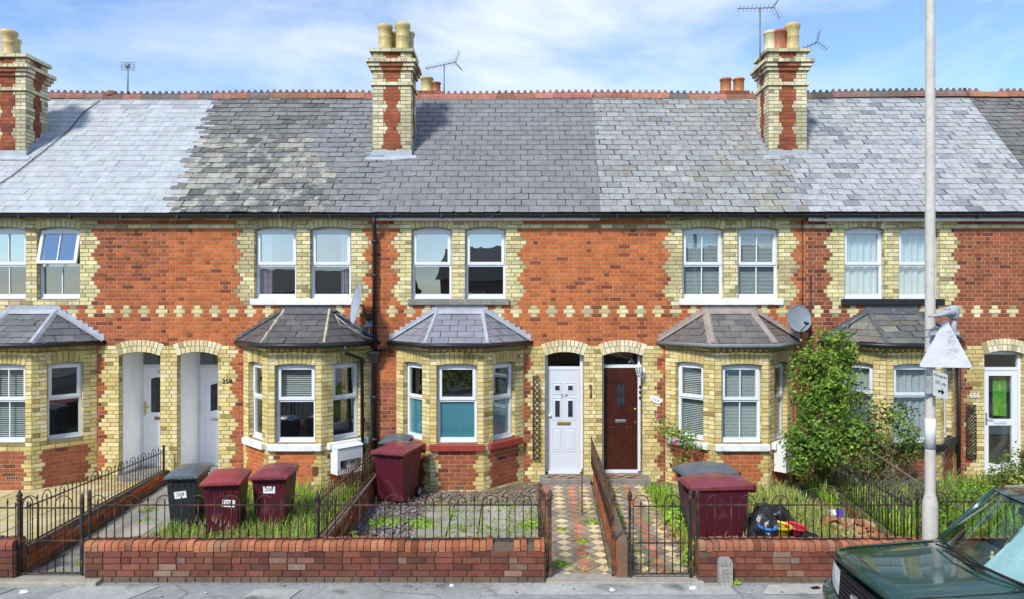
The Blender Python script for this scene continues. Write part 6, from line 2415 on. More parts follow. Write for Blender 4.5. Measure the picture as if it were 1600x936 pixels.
def blades(name, label, region, n, h0, h1, cols, z=0.0, w=0.007, avoid=None, dens=None, lean=0.4, cat='grass', seed_heads=0.0):
    mb = MB()
    x0, x1, y0, y1 = region
    k = 0
    tries = 0
    while k < n and tries < n * 12:
        tries += 1
        x, y = rnd.uniform(x0, x1), rnd.uniform(y0, y1)
        if dens and rnd.random() > dens(x, y):
            continue
        if avoid and avoid(x, y):
            continue
        k += 1
        h = rnd.uniform(h0, h1) * (1 + 0.35 * nz2(x, y, 2.1, 5))
        a = rnd.uniform(0, 2 * PI)
        dx, dy = math.cos(a), math.sin(a)
        le = rnd.uniform(0.1, lean) * h
        ww = w * rnd.uniform(0.7, 1.4)
        px, py = -dy * ww, dx * ww
        c = jit(rnd.choice(cols), 0.22, 0.08)
        p1 = (x + dx * le * .35, y + dy * le * .35, z + h * .6)
        p2 = (x + dx * le, y + dy * le, z + h)
        mb.face([(x - px, y - py, z - 0.02), (x + px, y + py, z - 0.02), (p1[0] + px * .8, p1[1] + py * .8, p1[2]), (p1[0] - px * .8, p1[1] - py * .8, p1[2])], 0, c)
        mb.face([(p1[0] - px * .8, p1[1] - py * .8, p1[2]), (p1[0] + px * .8, p1[1] + py * .8, p1[2]), p2], 0, c)
        if seed_heads and rnd.random() < seed_heads:
            cc = jit((0.42, 0.38, 0.20), 0.2)
            t = Vector(p2)
            d = Vector((dx * 0.4, dy * 0.4, 1)).normalized()
            s = Vector((-dy, dx, 0)) * 0.009
            mb.face([t - s * .4, t + s, t + d * 0.09, t - s], 0, cc)
            s = Vector((dx, dy, 0)) * 0.009
            mb.face([t - s * .4, t + s, t + d * 0.09, t - s], 0, cc)
    o = mb.build(name, M_GRASS)
    return tag(o, label, cat, kind='stuff')


LUSH = ((0.26, 0.46, 0.04), (0.33, 0.53, 0.06), (0.18, 0.34, 0.035), (0.40, 0.56, 0.09))
DRYG = ((0.46, 0.40, 0.17), (0.36, 0.36, 0.12), (0.26, 0.34, 0.07), (0.56, 0.48, 0.26))
# long grass round the 258 bins
blades('long_grass', 'long bright green grass round the house 258 bins', (-5.15, -2.52, -4.42, -0.9), 8500, 0.10, 0.34, LUSH + LUSH[:2] + DRYG[:3], lean=0.8, seed_heads=0.03,
       dens=lambda x, y: 1.0 if y < -1.4 else 0.6, avoid=lambda x, y: x < -5.05 + 0.35 * (y + 4.4) / 3.5)
blades('long_grass', 'tall pale seed-headed grass along the railing in front of the 258 bins', (-4.6, -2.6, -4.42, -4.1), 420, 0.28, 0.52, LUSH + DRYG[:1], lean=0.4, seed_heads=0.5)
blades('dry_grass', 'dry yellowing grass and weeds in front of the white-silled bay', (2.75, 4.9, -4.42, -0.75), 9500, 0.08, 0.30, DRYG + LUSH[:2], lean=0.9, seed_heads=0.04,
       dens=lambda x, y: 0.45 + 0.5 * nz2(x, y, 1.2, 1))
blades('green_grass', 'bright green grass in the garden behind the lamp post', (5.3, 9.8, -4.42, -0.4), 8500, 0.12, 0.40, LUSH + LUSH + GREENS[:2] + DRYG[1:3], lean=0.95, w=0.010)
blades('green_grass', 'dark green tufts along the dividing walls', (2.36, 2.8, -4.42, -0.6), 1100, 0.05, 0.22, LUSH, lean=0.9)

# slate chippings
mb = MB()
for _ in range(5200):
    x, y = rnd.uniform(-2.34, 0.42), rnd.uniform(-4.42, -0.25)
    if x > -1.40 and y < -1.62 and rnd.random() < 0.955:
        continue
    if y > -BD - 0.0 and abs(x + 0.99) < HB:
        continue
    s = rnd.uniform(0.010, 0.030)
    a = rnd.uniform(0, PI)
    c = jit(rnd.choice([(0.25, 0.245, 0.29), (0.30, 0.295, 0.33), (0.19, 0.185, 0.21), (0.30, 0.28, 0.27), (0.28, 0.22, 0.16)]), 0.2)
    if y > -1.6 or x > -1.0: c = mixc(c, (0.30, 0.24, 0.16), 0.7)
    tz, tx = rnd.uniform(-0.4, 0.4), rnd.uniform(-0.4, 0.4)
    m_ = rnd.choice((4, 5))
    P_ = [(s * math.cos(a + 2 * PI * k / m_) * rnd.uniform(.7, 1.2), s * math.sin(a + 2 * PI * k / m_) * rnd.uniform(.5, 1)) for k in range(m_)]
    z = rnd.uniform(0.004, 0.022)
    top = [(x + p, y + q, z + 0.006 + p * tx + q * tz) for p, q in P_]
    mb.face(top, 0, c)
    for k in range(m_):
        p, q = top[k], top[(k + 1) % m_]
        mb.face([(p[0], p[1], p[2] - 0.012), (q[0], q[1], q[2] - 0.012), q, p], 0, mul(c, 0.8))
tag(mb.build('slate_chippings', M_CHIP), 'grey slate chippings spread in front of the red-silled bay', 'gravel', kind='stuff')


# weed clumps: low rosettes of leaves
def weed(name, label, x, y, r, h, n, size, cols=LUSH, group=None, z=0.01, cat='weed'):
    root = thing(name, label, cat, (x, y, z), group)
    mb = MB()
    for _ in range(n):
        a, q = rnd.uniform(0, 2 * PI), rnd.random() ** 0.6
        px, py = x + math.cos(a) * r * q, y + math.sin(a) * r * q
        pz = z + rnd.random() * h * (1 - 0.6 * q)
        leaf(mb, (px, py, pz), (math.cos(a) * 0.5, math.sin(a) * 0.5 - 0.2, rnd.uniform(0.3, 1)), size * rnd.uniform(0.6, 1.3), jit(rnd.choice(cols), 0.2))
    o = mb.build('foliage', M_LEAF, root)
    sm = MB()
    for _ in range(4):
        a = rnd.uniform(0, 2 * PI)
        sm.tube([(x, y, z - 0.02), (x + math.cos(a) * r * .5, y + math.sin(a) * r * .5, z + h * .6)], 0.004, 4)
    sm.build('stem', M_STEM, root)
    return root


GW = 'weeds growing through the paving and chippings'
for (lab, x, y, r, h, n, s) in (
        ('broad bright weed patch in the slate chippings nearest the maroon bin', -1.95, -2.45, 0.30, 0.10, 480, 0.035),
        ('second bright weed patch in the chippings beside the first flags', -1.35, -2.55, 0.26, 0.12, 400, 0.035),
        ('leafy weed against the inside of the chippings garden dividing wall', -2.20, -3.45, 0.16, 0.22, 150, 0.06),
        ('small weed in the joint of the flags near the bay', -0.95, -1.9, 0.24, 0.05, 120, 0.03),
        ('weed strip along the edge of the flags by the open gate', 0.30, -2.6, 0.20, 0.14, 240, 0.04),
        ('flat green weed by the flags at the bay foot', -0.1, -1.62, 0.26, 0.06, 150, 0.03),
        ('ragged weed on the tiled path just inside the open gate', 0.62, -4.15, 0.14, 0.05, 150, 0.032),
        ('ragged weed in the middle of the first tiled path', 1.0, -3.3, 0.13, 0.04, 110, 0.03),
        ('weed at the foot of the wall dividing the tiled paths', 1.22, -2.5, 0.12, 0.1, 110, 0.035),
        ('tiny weed halfway up the first tiled path', 0.74, -2.8, 0.10, 0.03, 70, 0.03),
        ('yellow-green weed low on the first tiled path', 1.02, -3.85, 0.12, 0.03, 70, 0.03)):
    weed('weed', lab, x, y, r, h, n, s, group=GW, cols=LUSH if 'yellow' not in lab else DRYG[:3])
weed('leafy_weed', 'upright leafy weeds on the far side of the wall between the tiled paths', 1.56, -2.7, 0.12, 0.42, 260, 0.06)
weed('leafy_weed', 'upright leafy weeds behind the post of the second gate', 1.47, -3.9, 0.09, 0.36, 160, 0.06)
weed('leafy_weed', 'bright ferny weed inside the second gate beside the maroon bin', 2.36, -4.15, 0.16, 0.34, 260, 0.05)
weed('leafy_weed', 'clump of long leaves beside the second tiled path near the rose', 2.55, -2.6, 0.24, 0.34, 360, 0.07)
weed('leafy_weed', 'bright weed clump in front of the rubbish sacks by the wall', 3.55, -4.25, 0.22, 0.28, 280, 0.045)
weed('leafy_weed', 'bright weed clump right of the red toy hoop', 3.95, -4.2, 0.25, 0.24, 260, 0.045)
weed('leafy_weed', 'pale weeds sprouting on the concrete path by the shut gate', -5.6, -4.1, 0.10, 0.06, 60, 0.03)
weed('leafy_weed', 'pale weed in a joint of the concrete path further from the gate', -5.7, -2.4, 0.16, 0.05, 80, 0.03)
weed('leafy_weed', 'weeds at the wall foot by the recessed porches', -5.9, -1.9, 0.16, 0.12, 120, 0.035)

# tall evergreen shrub
bush('shrub', 'tall glossy green shrub growing up between two bays', 'shrub',
     [(5.68, -1.10, 2.62, 0.28, 0.25, 0.32), (5.22, -1.15, 2.36, 0.30, 0.26, 0.32), (4.98, -1.20, 2.18, 0.20, 0.2, 0.24), (5.62, -1.10, 2.14, 0.38, 0.28, 0.34),
      (5.18, -1.20, 1.86, 0.36, 0.30, 0.34), (5.62, -1.20, 1.66, 0.34, 0.28, 0.34), (5.20, -1.30, 1.42, 0.32, 0.30, 0.28), (4.98, -1.42, 1.05, 0.36, 0.32, 0.36),
      (5.42, -1.42, 0.95, 0.40, 0.34, 0.38), (4.90, -1.45, 0.72, 0.24, 0.26, 0.26), (5.80, -1.35, 1.15, 0.24, 0.24, 0.36), (5.86, -1.10, 2.40, 0.18, 0.18, 0.26), (5.45, -1.1, 2.86, 0.14, 0.14, 0.14)],
     11500, 0.064, GREENS, stems=[[(5.5, -1.1, 0), (5.52, -1.12, 0.8), (5.55, -1.1, 1.9)], [(5.45, -1.1, 0), (5.35, -1.2, 0.6), (5.3, -1.3, 1.2)], [(5.55, -1.1, 0), (5.75, -1.1, 0.9), (5.9, -1.05, 2.2)]],
     hollow=0.5, stem_r=0.025, dead=0.07)
bush('shrub', 'thin olive shrub with dying leaves beside the tall glossy one', 'shrub',
     [(6.15, -1.3, 1.25, 0.40, 0.28, 0.46), (6.40, -1.3, 0.80, 0.42, 0.3, 0.44), (5.98, -1.4, 0.62, 0.34, 0.26, 0.34), (6.02, -1.2, 1.75, 0.22, 0.2, 0.30), (6.75, -1.5, 1.0, 0.32, 0.26, 0.40), (6.55, -1.4, 1.45, 0.30, 0.26, 0.36)],
     3900, 0.054, ((0.15, 0.28, 0.04), (0.22, 0.37, 0.05), (0.17, 0.14, 0.06), (0.10, 0.19, 0.03)), stems=[[(6.1, -1.3, 0), (6.15, -1.3, 0.6), (6.2, -1.3, 1.5)], [(6.2, -1.3, 0), (6.4, -1.3, 0.7), (6.6, -1.25, 1.25)]], hollow=0.2, dead=0.18)
# bare twigs
tw = thing('dry_bush', 'tangle of bare grey twigs arching over the dark railing', 'bush', (6.3, -1.9, 0))
mb = MB()
for _ in range(110):
    x, y = rnd.uniform(5.6, 7.0), rnd.uniform(-2.3, -1.4)
    a = rnd.uniform(-0.2, 1.25)
    L = rnd.uniform(0.5, 1.15)
    p = Vector((x, y, 0.05))
    pts = [p]
    d = Vector((math.sin(a) * rnd.choice((-1, 1, 1)), rnd.uniform(-0.4, 0.2), math.cos(a) + 0.35)).normalized()
    for k in range(5):
        p = p + d * L / 5
        d = (d + Vector((rnd.uniform(-.25, .25), rnd.uniform(-.2, .2), -0.22))).normalized()
        pts.append(p)
    mb.tube(pts, 0.006, 4, rr=[0.007, 0.006, 0.005, 0.004, 0.003, 0.002])
mb.build('twig', M_DRY, tw)
mb = MB()
mb.tube([(5.95, -1.6, 0.95), (6.3, -2.4, 0.62), (6.75, -3.2, 0.30)], 0.010, 6)
mb.build('fallen_branch', M_DRY, tw)
# yellow-green hedge by the glazed door
bush('hedge', 'yellow-green hedge in front of the glazed white door', 'hedge',
     [(8.52, -1.6, 0.66, 0.30, 0.3, 0.34), (8.85, -1.6, 0.74, 0.3, 0.3, 0.36), (8.2, -1.75, 0.42, 0.3, 0.3, 0.26), (8.6, -1.35, 0.42, 0.38, 0.4, 0.36), (9.0, -1.5, 0.50, 0.4, 0.4, 0.42), (9.35, -1.5, 0.62, 0.42, 0.4, 0.46), (8.25, -1.5, 0.28, 0.35, 0.4, 0.26), (9.75, -1.5, 0.72, 0.4, 0.4, 0.46), (9.1, -2.2, 0.4, 0.6, 0.4, 0.34)],
     8200, 0.05, ((0.20, 0.28, 0.035), (0.27, 0.34, 0.06), (0.13, 0.20, 0.03), (0.34, 0.36, 0.09)), stems=[[(9.0, -1.5, 0), (9.0, -1.5, 0.6)], [(9.5, -1.5, 0), (9.5, -1.5, 0.7)]], dead=0.05)
bush('shrub', 'low bright green plants inside the railing right of the lamp post', 'shrub',
     [(6.0, -3.6, 0.26, 0.36, 0.4, 0.26), (6.6, -3.9, 0.22, 0.4, 0.3, 0.22), (7.3, -3.7, 0.30, 0.42, 0.4, 0.28), (8.1, -3.8, 0.25, 0.4, 0.4, 0.26), (7.6, -1.9, 0.25, 0.5, 0.4, 0.24), (6.9, -2.6, 0.2, 0.45, 0.5, 0.2), (8.3, -2.8, 0.22, 0.5, 0.5, 0.22)], 5200, 0.06, LUSH[:3] + GREENS[:3], stems=[[(7.6, -1.9, 0), (7.6, -1.9, 0.3)]])
# rose
rs = bush('rose_bush', 'straggly climbing rose with pink flowers beside the brown door', 'rose',
          [(2.86, -0.55, 1.06, 0.14, 0.12, 0.12), (3.13, -0.62, 0.93, 0.18, 0.14, 0.13), (3.30, -0.7, 0.80, 0.13, 0.12, 0.10), (2.70, -0.5, 1.22, 0.09, 0.09, 0.09), (3.05, -0.6, 0.45, 0.12, 0.12, 0.12)],
          620, 0.055, GREENS, stems=[[(3.05, -0.6, 0), (3.02, -0.6, 0.5), (2.88, -0.55, 1.0), (2.66, -0.5, 1.32)], [(3.05, -0.6, 0), (3.12, -0.62, 0.6), (3.18, -0.65, 0.95), (3.38, -0.7, 0.85)], [(3.05, -.6, 0.2), (2.85, -.6, .5), (2.9, -.6, .75)]], stem_r=0.010)
mb = MB()
for (x, y, z) in ((2.66, -0.56, 1.30), (2.93, -0.68, 0.86), (2.98, -0.66, 0.90), (3.28, -0.78, 0.72)):
    for k in range(11):
        leaf(mb, (x + rnd.gauss(0, .014), y + rnd.gauss(0, .014), z + rnd.gauss(0, .014)), (rnd.uniform(-1, 1), -1, rnd.uniform(-.3, 1)), 0.05, jit((0.55, 0.05, 0.16), 0.2))
mb.build('flower', M_LEAF, rs)
# trailing plant by the first tiled path end / moss
weed('leafy_weed', 'creeping weed at the foot of the marker stone', 2.72, -4.72, 0.06, 0.05, 60, 0.03)
weed('leafy_weed', 'ivy climbing the post of the open gate', 0.42, -4.5, 0.05, 0.55, 110, 0.032)

# ------------------------------------------------------------------ rubbish in the third garden
def lump(name, label, cat, c, r, m, amp=0.3, seed=0, part='bag'):
    root = thing(name, label, cat, c)
    bm = bmesh.new()
    bmesh.ops.create_icosphere(bm, subdivisions=4, radius=1)
    for v in bm.verts:
        n_ = noise.noise(v.co * 1.6 + Vector((seed, 0, 0))) * amp + abs(noise.noise(v.co * 4.5 + Vector((0, seed, 0)))) * amp * 0.75
        v.co = Vector((v.co.x * r[0], v.co.y * r[1], v.co.z * r[2])) * (1 + n_)
        if v.co.z < -r[2] * 0.7:
            v.co.z = -r[2] * 0.7
    me = bpy.data.meshes.new(part)
    bm.to_mesh(me)
    bm.free()
    for p in me.polygons:
        p.use_smooth = True
    me.materials.append(m)
    o = bpy.data.objects.new(part, me)
    COL.objects.link(o)
    o.parent = root
    o.location = (0, 0, r[2] * 0.7)
    return root


M_BAG = mat('black_refuse_sack', (0.014, 0.015, 0.018), 0.28, 0.5, var=0.3, bump=0.8, bscale=22)
lump('rubbish_bag', 'bulging black rubbish sack upright behind the toy hoops', 'rubbish bag', (3.62, -3.45, 0.15), (0.27, 0.22, 0.26), M_BAG, 0.35, 2.0)
lump('rubbish_bag', 'slumped shiny black sack in front of the red toy hoop', 'rubbish bag', (3.83, -4.06, 0.03), (0.24, 0.16, 0.20), M_BAG, 0.4, 7.0)
lump('rubbish_bag', 'dark sack squeezed against the side of the maroon bin', 'rubbish bag', (3.33, -3.95, 0.02), (0.20, 0.22, 0.38), M_BAG, 0.3, 11.0)
lump('rubbish_bag', 'small grey plastic sack by the orange rubble', 'rubbish bag', (4.75, -3.95, 0.0), (0.18, 0.14, 0.14), mat('grey_plastic', (0.09, 0.10, 0.12), 0.4, 0.4, var=0.3), 0.3, 15.0)


def toy_hoop(label, c, rx, col, tilt):
    root = thing('toy_tub', label, 'toy', c)
    mb = MB()
    n = 26
    c = Vector(c)
    ring = []
    for k in range(n + 1):
        a = 2 * PI * k / n
        ring.append(c + Vector((rx * math.cos(a), 0.13 * math.sin(a), 0.008 * math.sin(a) + tilt * math.cos(a))))
    mb.tube(ring, 0.020, 8, cap=False)
    mb.build('rim', mat('toy_' + label.split()[0], col, 0.35, 0.5, var=0.05), root)
    bm_ = MB()
    for k in range(n):
        p, q = ring[k], ring[k + 1]
        p2, q2 = c + (p - c) * 0.72 + Vector((0, 0, -0.12)), c + (q - c) * 0.72 + Vector((0, 0, -0.12))
        bm_.face([p2, q2, q, p], 0, sm=True)
    bm_.face([c + (ring[k] - c) * 0.72 + Vector((0, 0, -0.12)) for k in range(n)])
    bm_.build('tub', mat('toy_dark_' + label.split()[0], mul(col, 0.5), 0.4, 0.4, var=0.1), root)
    return root


toy_hoop('blue toy tub among the rubbish sacks', (3.34, -4.08, 0.49), 0.11, (0.03, 0.22, 0.62), 0.0)
toy_hoop('yellow-rimmed toy tub between the blue and red ones', (3.52, -4.02, 0.475), 0.145, (0.75, 0.55, 0.02), -0.01)
toy_hoop('red toy tub at the end of the row of toys', (3.76, -3.95, 0.44), 0.13, (0.62, 0.03, 0.05), -0.02)
px_ = thing('carton', 'small purple and white carton lying in the dry grass', 'carton', (4.99, -2.54, 0.1))
mb = MB()
fr = Fr((4.93, -2.62, 0.20), (0.95, 0.2, 0.1), (0.2, -0.95, 0.3), (-0.1, 0.3, 0.95))
mb.box(fr, -0.08, 0.08, -0.05, 0.05, -0.06, 0.06)
mb.build('box', mat('purple_card', (0.10, 0.04, 0.36), 0.5), px_)
mb = MB()
mb.box(fr, -0.083, -0.04, -0.053, 0.053, -0.02, 0.063)
mb.build('white_panel', M_WHITE, px_)
# clay pot and rubble
cp = thing('plant_pot', 'broken terracotta pot on its side at the edge of the rubble', 'plant pot', (4.70, -2.9, 0.1))
mb = MB()
mb.lathe((4.70, -2.9, 0.14), [(0.10, -0.16), (0.13, -0.14), (0.10, 0.10), (0.0, 0.10)], 16, 0, (0.36, 0.14, 0.06), axis='y')
mb.build('pot', M_TERRA, cp)
mb = MB()
for _ in range(480):
    x, y = rnd.gauss(4.95, 0.20), rnd.gauss(-3.2, 0.45)
    if y < -4.38 or y > -2.0 or x > 5.2: continue
    s = rnd.uniform(0.015, 0.06)
    z = max(0.02, 0.24 - 1.0 * (x - 4.95) ** 2 - 0.5 * (y + 3.2) ** 2) * rnd.random() + 0.02
    c = jit(rnd.choice([(0.42, 0.20, 0.09), (0.36, 0.15, 0.07), (0.45, 0.33, 0.2), (0.3, 0.2, 0.12)]), 0.2)
    a = rnd.uniform(0, PI)
    fr = Fr((x, y, z), (math.cos(a), math.sin(a), rnd.uniform(-.4, .4)), (math.sin(a), -math.cos(a), rnd.uniform(-.4, .4)))
    mb.box(fr, -s, s, -s * .6, s * .6, -s * .4, s * .4, 0, c)
tag(mb.build('rubble', M_BRICK), 'heap of broken orange brick rubble behind the railing near the lamp post', 'rubble', kind='stuff')
mb = MB()
for _ in range(160):
    x, y = rnd.gauss(2.48, 0.12), min(-1.2, max(-4.35, rnd.gauss(-3.0, 0.8)))
    s = rnd.uniform(0.012, 0.045)
    c = jit(rnd.choice([(0.36, 0.17, 0.08), (0.30, 0.13, 0.07), (0.4, 0.3, 0.18)]), 0.2)
    a = rnd.uniform(0, PI)
    fr = Fr((x, y, 0.02), (math.cos(a), math.sin(a), rnd.uniform(-.4, .4)), (math.sin(a), -math.cos(a), rnd.uniform(-.4, .4)))
    mb.box(fr, -s, s, -s * .6, s * .6, -s * .4, s * .4, 0, c)
tag(mb.build('rubble', M_BRICK), 'scattered orange brick rubble edging the second tiled path', 'rubble', kind='stuff')
# scraps of paper on the pavement
for k, (lab, x, y, s) in enumerate((('crumpled white paper scrap on the kerbside in front of the second gate', 2.17, -4.86, 0.05), ('thin white scrap before the wall between the tiled paths', 1.18, -4.92, 0.035),
                                ('small white scrap on the pavement below the slate chippings garden', -0.72, -4.80, 0.025), ('flat white scrap on the pavement before the gate at the photo edge', -5.75, -4.98, 0.05))):
    mb = MB()
    n = 7
    P_ = [(x + s * math.cos(2 * PI * q / n) * rnd.uniform(.6, 1.3), y + 0.6 * s * math.sin(2 * PI * q / n) * rnd.uniform(.6, 1.3), 0.012 + rnd.uniform(0, 0.02)) for q in range(n)]
    for q in range(n):
        mb.face([P_[q], P_[(q + 1) % n], (x, y, 0.035)])
        mb.face([(P_[q][0], P_[q][1], 0.006), (P_[(q + 1) % n][0], P_[(q + 1) % n][1], 0.006), P_[(q + 1) % n], P_[q]])
    tag(mb.build('paper_scrap', M_WHITE), lab, 'litter')
mb = MB()
for (x, y, s) in ((3.62, -4.86, 0.05),):
    mb.box(Fr((x, y, 0), (0.9, 0.3, 0), (0.3, -0.9, 0)), -s, s, -s * .5, s * .5, 0.004, 0.02)
tag(mb.build('rubber_scrap', M_RUBBER), 'flat black scrap lying on the pavement before the coped wall', 'litter')

blades('short_weeds', 'thin weeds in the joints of the grey flags', (-1.4, 0.42, -4.3, -1.5), 1500, 0.015, 0.07, LUSH[:3] + DRYG[:2], z=0.012, lean=0.9,
       dens=lambda x, y: 0.9 if (abs(((x + 1.42) / 0.46) % 1) < 0.10 or abs(((y + 4.36) / 0.40) % 1) < 0.10 or nz2(x, y, 1.6, 12) > 0.25) else 0.03)
blades('short_weeds', 'thin weeds and moss between the tiles of the two front paths', (0.5, 2.45, -4.4, -0.5), 900, 0.01, 0.045, LUSH[1:3] + DRYG[:2], z=0.012, lean=0.9,
       dens=lambda x, y: 1.0 if nz2(x, y, 1.5, 15) > 0.22 else 0.06)

blades('matted_grass', 'flattened dry thatch under the long grass by the 258 bins', (-5.0, -2.5, -4.42, -0.95), 3500, 0.03, 0.09, DRYG + LUSH[2:3], lean=2.4, w=0.006, avoid=lambda x, y: x < -5.0 + 0.35 * (y + 4.4) / 3.5)
blades('matted_grass', 'flattened straw under the dry grass before the white-silled bay', (2.7, 5.0, -4.42, -0.75), 4000, 0.03, 0.09, DRYG, lean=2.4, w=0.006)
# ------------------------------------------------------------------ parked car
M_CARG = mat('dark_green_car_paint', (0.014, 0.062, 0.052), 0.22, 0.5, metal=0.25, var=0.06, coat=1.0)
M_CARGL = glass('car_glass', 0.07, (0.70, 0.82, 0.77), 0.05)
M_TRIM = mat('black_car_trim', (0.014, 0.014, 0.015), 0.5, 0.35, var=0.15)
M_DASH = mat('grey_dashboard', (0.055, 0.065, 0.06), 0.7, 0.25)
M_LENS = mat('headlamp_lens', (0.55, 0.60, 0.62), 0.10, 0.7, var=0.35, scale=14)
car = thing('parked_car', 'dark green estate car parked nose towards the long wall', 'car', (0, 0, 0))
HWD = 0.86


def nose(y):
    return 0.15 * (abs(y) / 0.86) ** 2.6


ST = [(0.0, .835, .895), (.015, .842, .940), (.05, .85, .968), (.16, .860, .985), (.55, .872, 1.008), (.85, .878, 1.03), (1.10, .88, 1.045), (1.30, .88, 1.06), (2.0, .88, 1.065), (3.0, .88, 1.065), (3.95, .875, 1.06), (4.30, .86, 1.03), (4.42, .84, .90)]


def prof(hw, zt):
    return [(hw - .05, .26), (hw - .005, .33), (hw, .52), (hw, .70), (hw - .012, zt - .16), (hw - .045, zt - .06), (hw - .10, zt - .012), (hw - .19, zt + .012), (hw - .235, zt - .002), (hw - .275, zt + .016), (hw * .45, zt + .024), (0.0, zt + .03)]


mb = MB()
full = []
for (x, hw, zt) in ST:
    P_ = prof(hw, zt)
    row = [(y, z) for y, z in P_] + [(-y, z) for y, z in P_[:-1]][::-1]
    k = max(0, 1 - x / 0.9)
    full.append([(x + nose(y) * k, y, z) for y, z in row])
i0 = len(mb.v)
m = len(full[0])
for row in full:
    mb.v += row
for s in range(len(ST) - 1):
    for j in range(m - 1):
        if 1.25 < ST[s][0] < 3.9 and 7 <= j <= m - 9:
            continue
        xm = (ST[s][0] + ST[s + 1][0]) / 2
        mb.idx((i0 + s * m + j, i0 + s * m + j + 1, i0 + (s + 1) * m + j + 1, i0 + (s + 1) * m + j), 0, sm=True)
mb.idx([i0 + j for j in range(m)])
mb.idx([i0 + (len(ST) - 1) * m + j for j in range(m)][::-1])
body = mb.build('body', M_CARG, car, fixn=True)
# bonnet seam and wing crease as thin dark gaps
for sg in (1, -1):
    sm = MB()
    pts = []
    for (x, hw, zt) in ST[2:7]:
        y = sg * (hw - .215)
        pts.append((x + nose(y) * max(0, 1 - x / .9), y, zt + .0085))
    sm.tube(pts, 0.005, 5)
    sm.build('bonnet_seam', M_TRIM, body)
# grille
gm = MB()
for k in range(7):
    z = 0.575 + k * 0.042
    ys = [-.36 + .72 * q / 10 for q in range(11)]
    for q in range(10):
        a, b = ys[q], ys[q + 1]
        xa, xb = nose(a) - 0.035 + (z - .58) * 0.06, nose(b) - 0.035 + (z - .58) * 0.06
        gm.face([(xa, a, z), (xb, b, z), (xb - 0.0, b, z + .026), (xa, a, z + .026)][::-1])
        gm.face([(xa, a, z + .026), (xb, b, z + .026), (xb + .05, b, z + .026), (xa + .05, a, z + .026)][::-1])
        gm.face([(xa, a, z), (xb, b, z), (xb + .05, b, z), (xa + .05, a, z)])
        gm.face([(xa + .03, a, z - 0.02), (xb + .03, b, z - .02), (xb + .03, b, z + .03), (xa + .03, a, z + .03)][::-1])
gm.build('grille', M_TRIM, car)
em = MB()
pl = [(-.052, .045 * math.cos(2 * PI * k / 16), .735 + .026 * math.sin(2 * PI * k / 16)) for k in range(16)]
em.face(pl)
for k in range(16):
    p, q = pl[k], pl[(k + 1) % 16]
    em.face([(p[0] + .03, p[1], p[2]), (q[0] + .03, q[1], q[2]), q, p])
em.build('badge', M_CHROME, car)
for sg in (1, -1):
    hm = MB()
    y0, y1 = .385, .80
    n, k_ = 8, 4
    for q in range(n):
        for r_ in range(k_):
            P = []
            for (a, b) in ((q, r_), (q + 1, r_), (q + 1, r_ + 1), (q, r_ + 1)):
                y = y0 + (y1 - y0) * a / n
                z = .60 + .255 * b / k_
                bul = 0.018 * math.sin(PI * a / n) * math.sin(PI * b / k_)
                P.append((nose(y) - 0.022 - bul + (z - .6) * .08, sg * y, z))
            hm.face(P if sg < 0 else P[::-1], 0, sm=True)
    for (a, b) in (((y0, .60), (y0, .855)), ((y1, .60), (y1, .855))):
        pass
    hl = hm.build('headlight', M_LENS, car)
    rm = MB()
    for z in (.595, .858):
        pts = [(nose(y0 + (y1 - y0) * q / 8) - .02 + (z - .6) * .08, sg * (y0 + (y1 - y0) * q / 8), z) for q in range(9)]
        rm.tube(pts, 0.008, 5)
    for y in (y0, y1):
        rm.tube([(nose(y) - .02, sg * y, .6), (nose(y), sg * y, .855)], 0.008, 5)
    rm.build('bezel', M_TRIM, hl)
# bumper
bm_ = MB()
def bump(y, z):
    return nose(y) * 0.9 - 0.115 + 0.03 * ((z - .43) / .13) ** 2
ys = [-.89 + 1.78 * q / 20 for q in range(21)]
zs_ = [.24, .30, .43, .54, .575]
xo = [0.05, -0.0, -0.0, 0.0, 0.06]
for q in range(20):
    for r_ in range(4):
        P = []
        for (a, b) in ((q, r_), (q + 1, r_), (q + 1, r_ + 1), (q, r_ + 1)):
            P.append((bump(ys[a], zs_[b]) + xo[b], ys[a], zs_[b]))
        bm_.face(P[::-1], 0, sm=True)
    bm_.face([(bump(ys[q], .575) + .06, ys[q], .575), (bump(ys[q + 1], .575) + .06, ys[q + 1], .575), (.10 + nose(ys[q + 1]), ys[q + 1], .58), (.10 + nose(ys[q]), ys[q], .58)][::-1])
for sg in (1, -1):
    bm_.box(Fr(), 0.06, 0.55, -sg * .892 if sg > 0 else .872, -sg * .872 if sg > 0 else .892, .26, .56)
bm_.build('bumper', M_CARG, car)
npm = MB()
npm.box(Fr(), -0.133, -0.122, -.26, .26, .37, .48)
npm.build('number_plate', M_WHITE, car)
# windscreen, roof, pillars
def ws(u, v):
    """u -1..1 across, v 0..1 up"""
    hwb, hwt = .765, .60
    y = u * (hwb + (hwt - hwb) * v)
    x = 1.02 + 0.19 * abs(u) ** 2.2 + v * (0.50 + 0.0 * abs(u))
    z = 1.045 + 0.02 * (1 - u * u) + v * 0.575 + 0.02 * v * (1 - u * u)
    return Vector((x, y, z))
gm = MB()
n = 12
i0 = len(gm.v)
for r_ in range(5):
    for q in range(n + 1):
        gm.v.append(tuple(ws(-1 + 2 * q / n, r_ / 4)))
for r_ in range(4):
    for q in range(n):
        a = i0 + r_ * (n + 1) + q
        gm.idx((a, a + 1, a + n + 2, a + n + 1), 0, sm=True)
gm.build('windscreen', M_CARGL, car)
for sg in (1, -1):
    pm = MB()
    pm.tube([ws(sg, 0) + Vector((0.0, 0, -.02)), ws(sg, .5), ws(sg, 1)], 0.028, 8)
    pm.build('pillar', M_CARG, car)
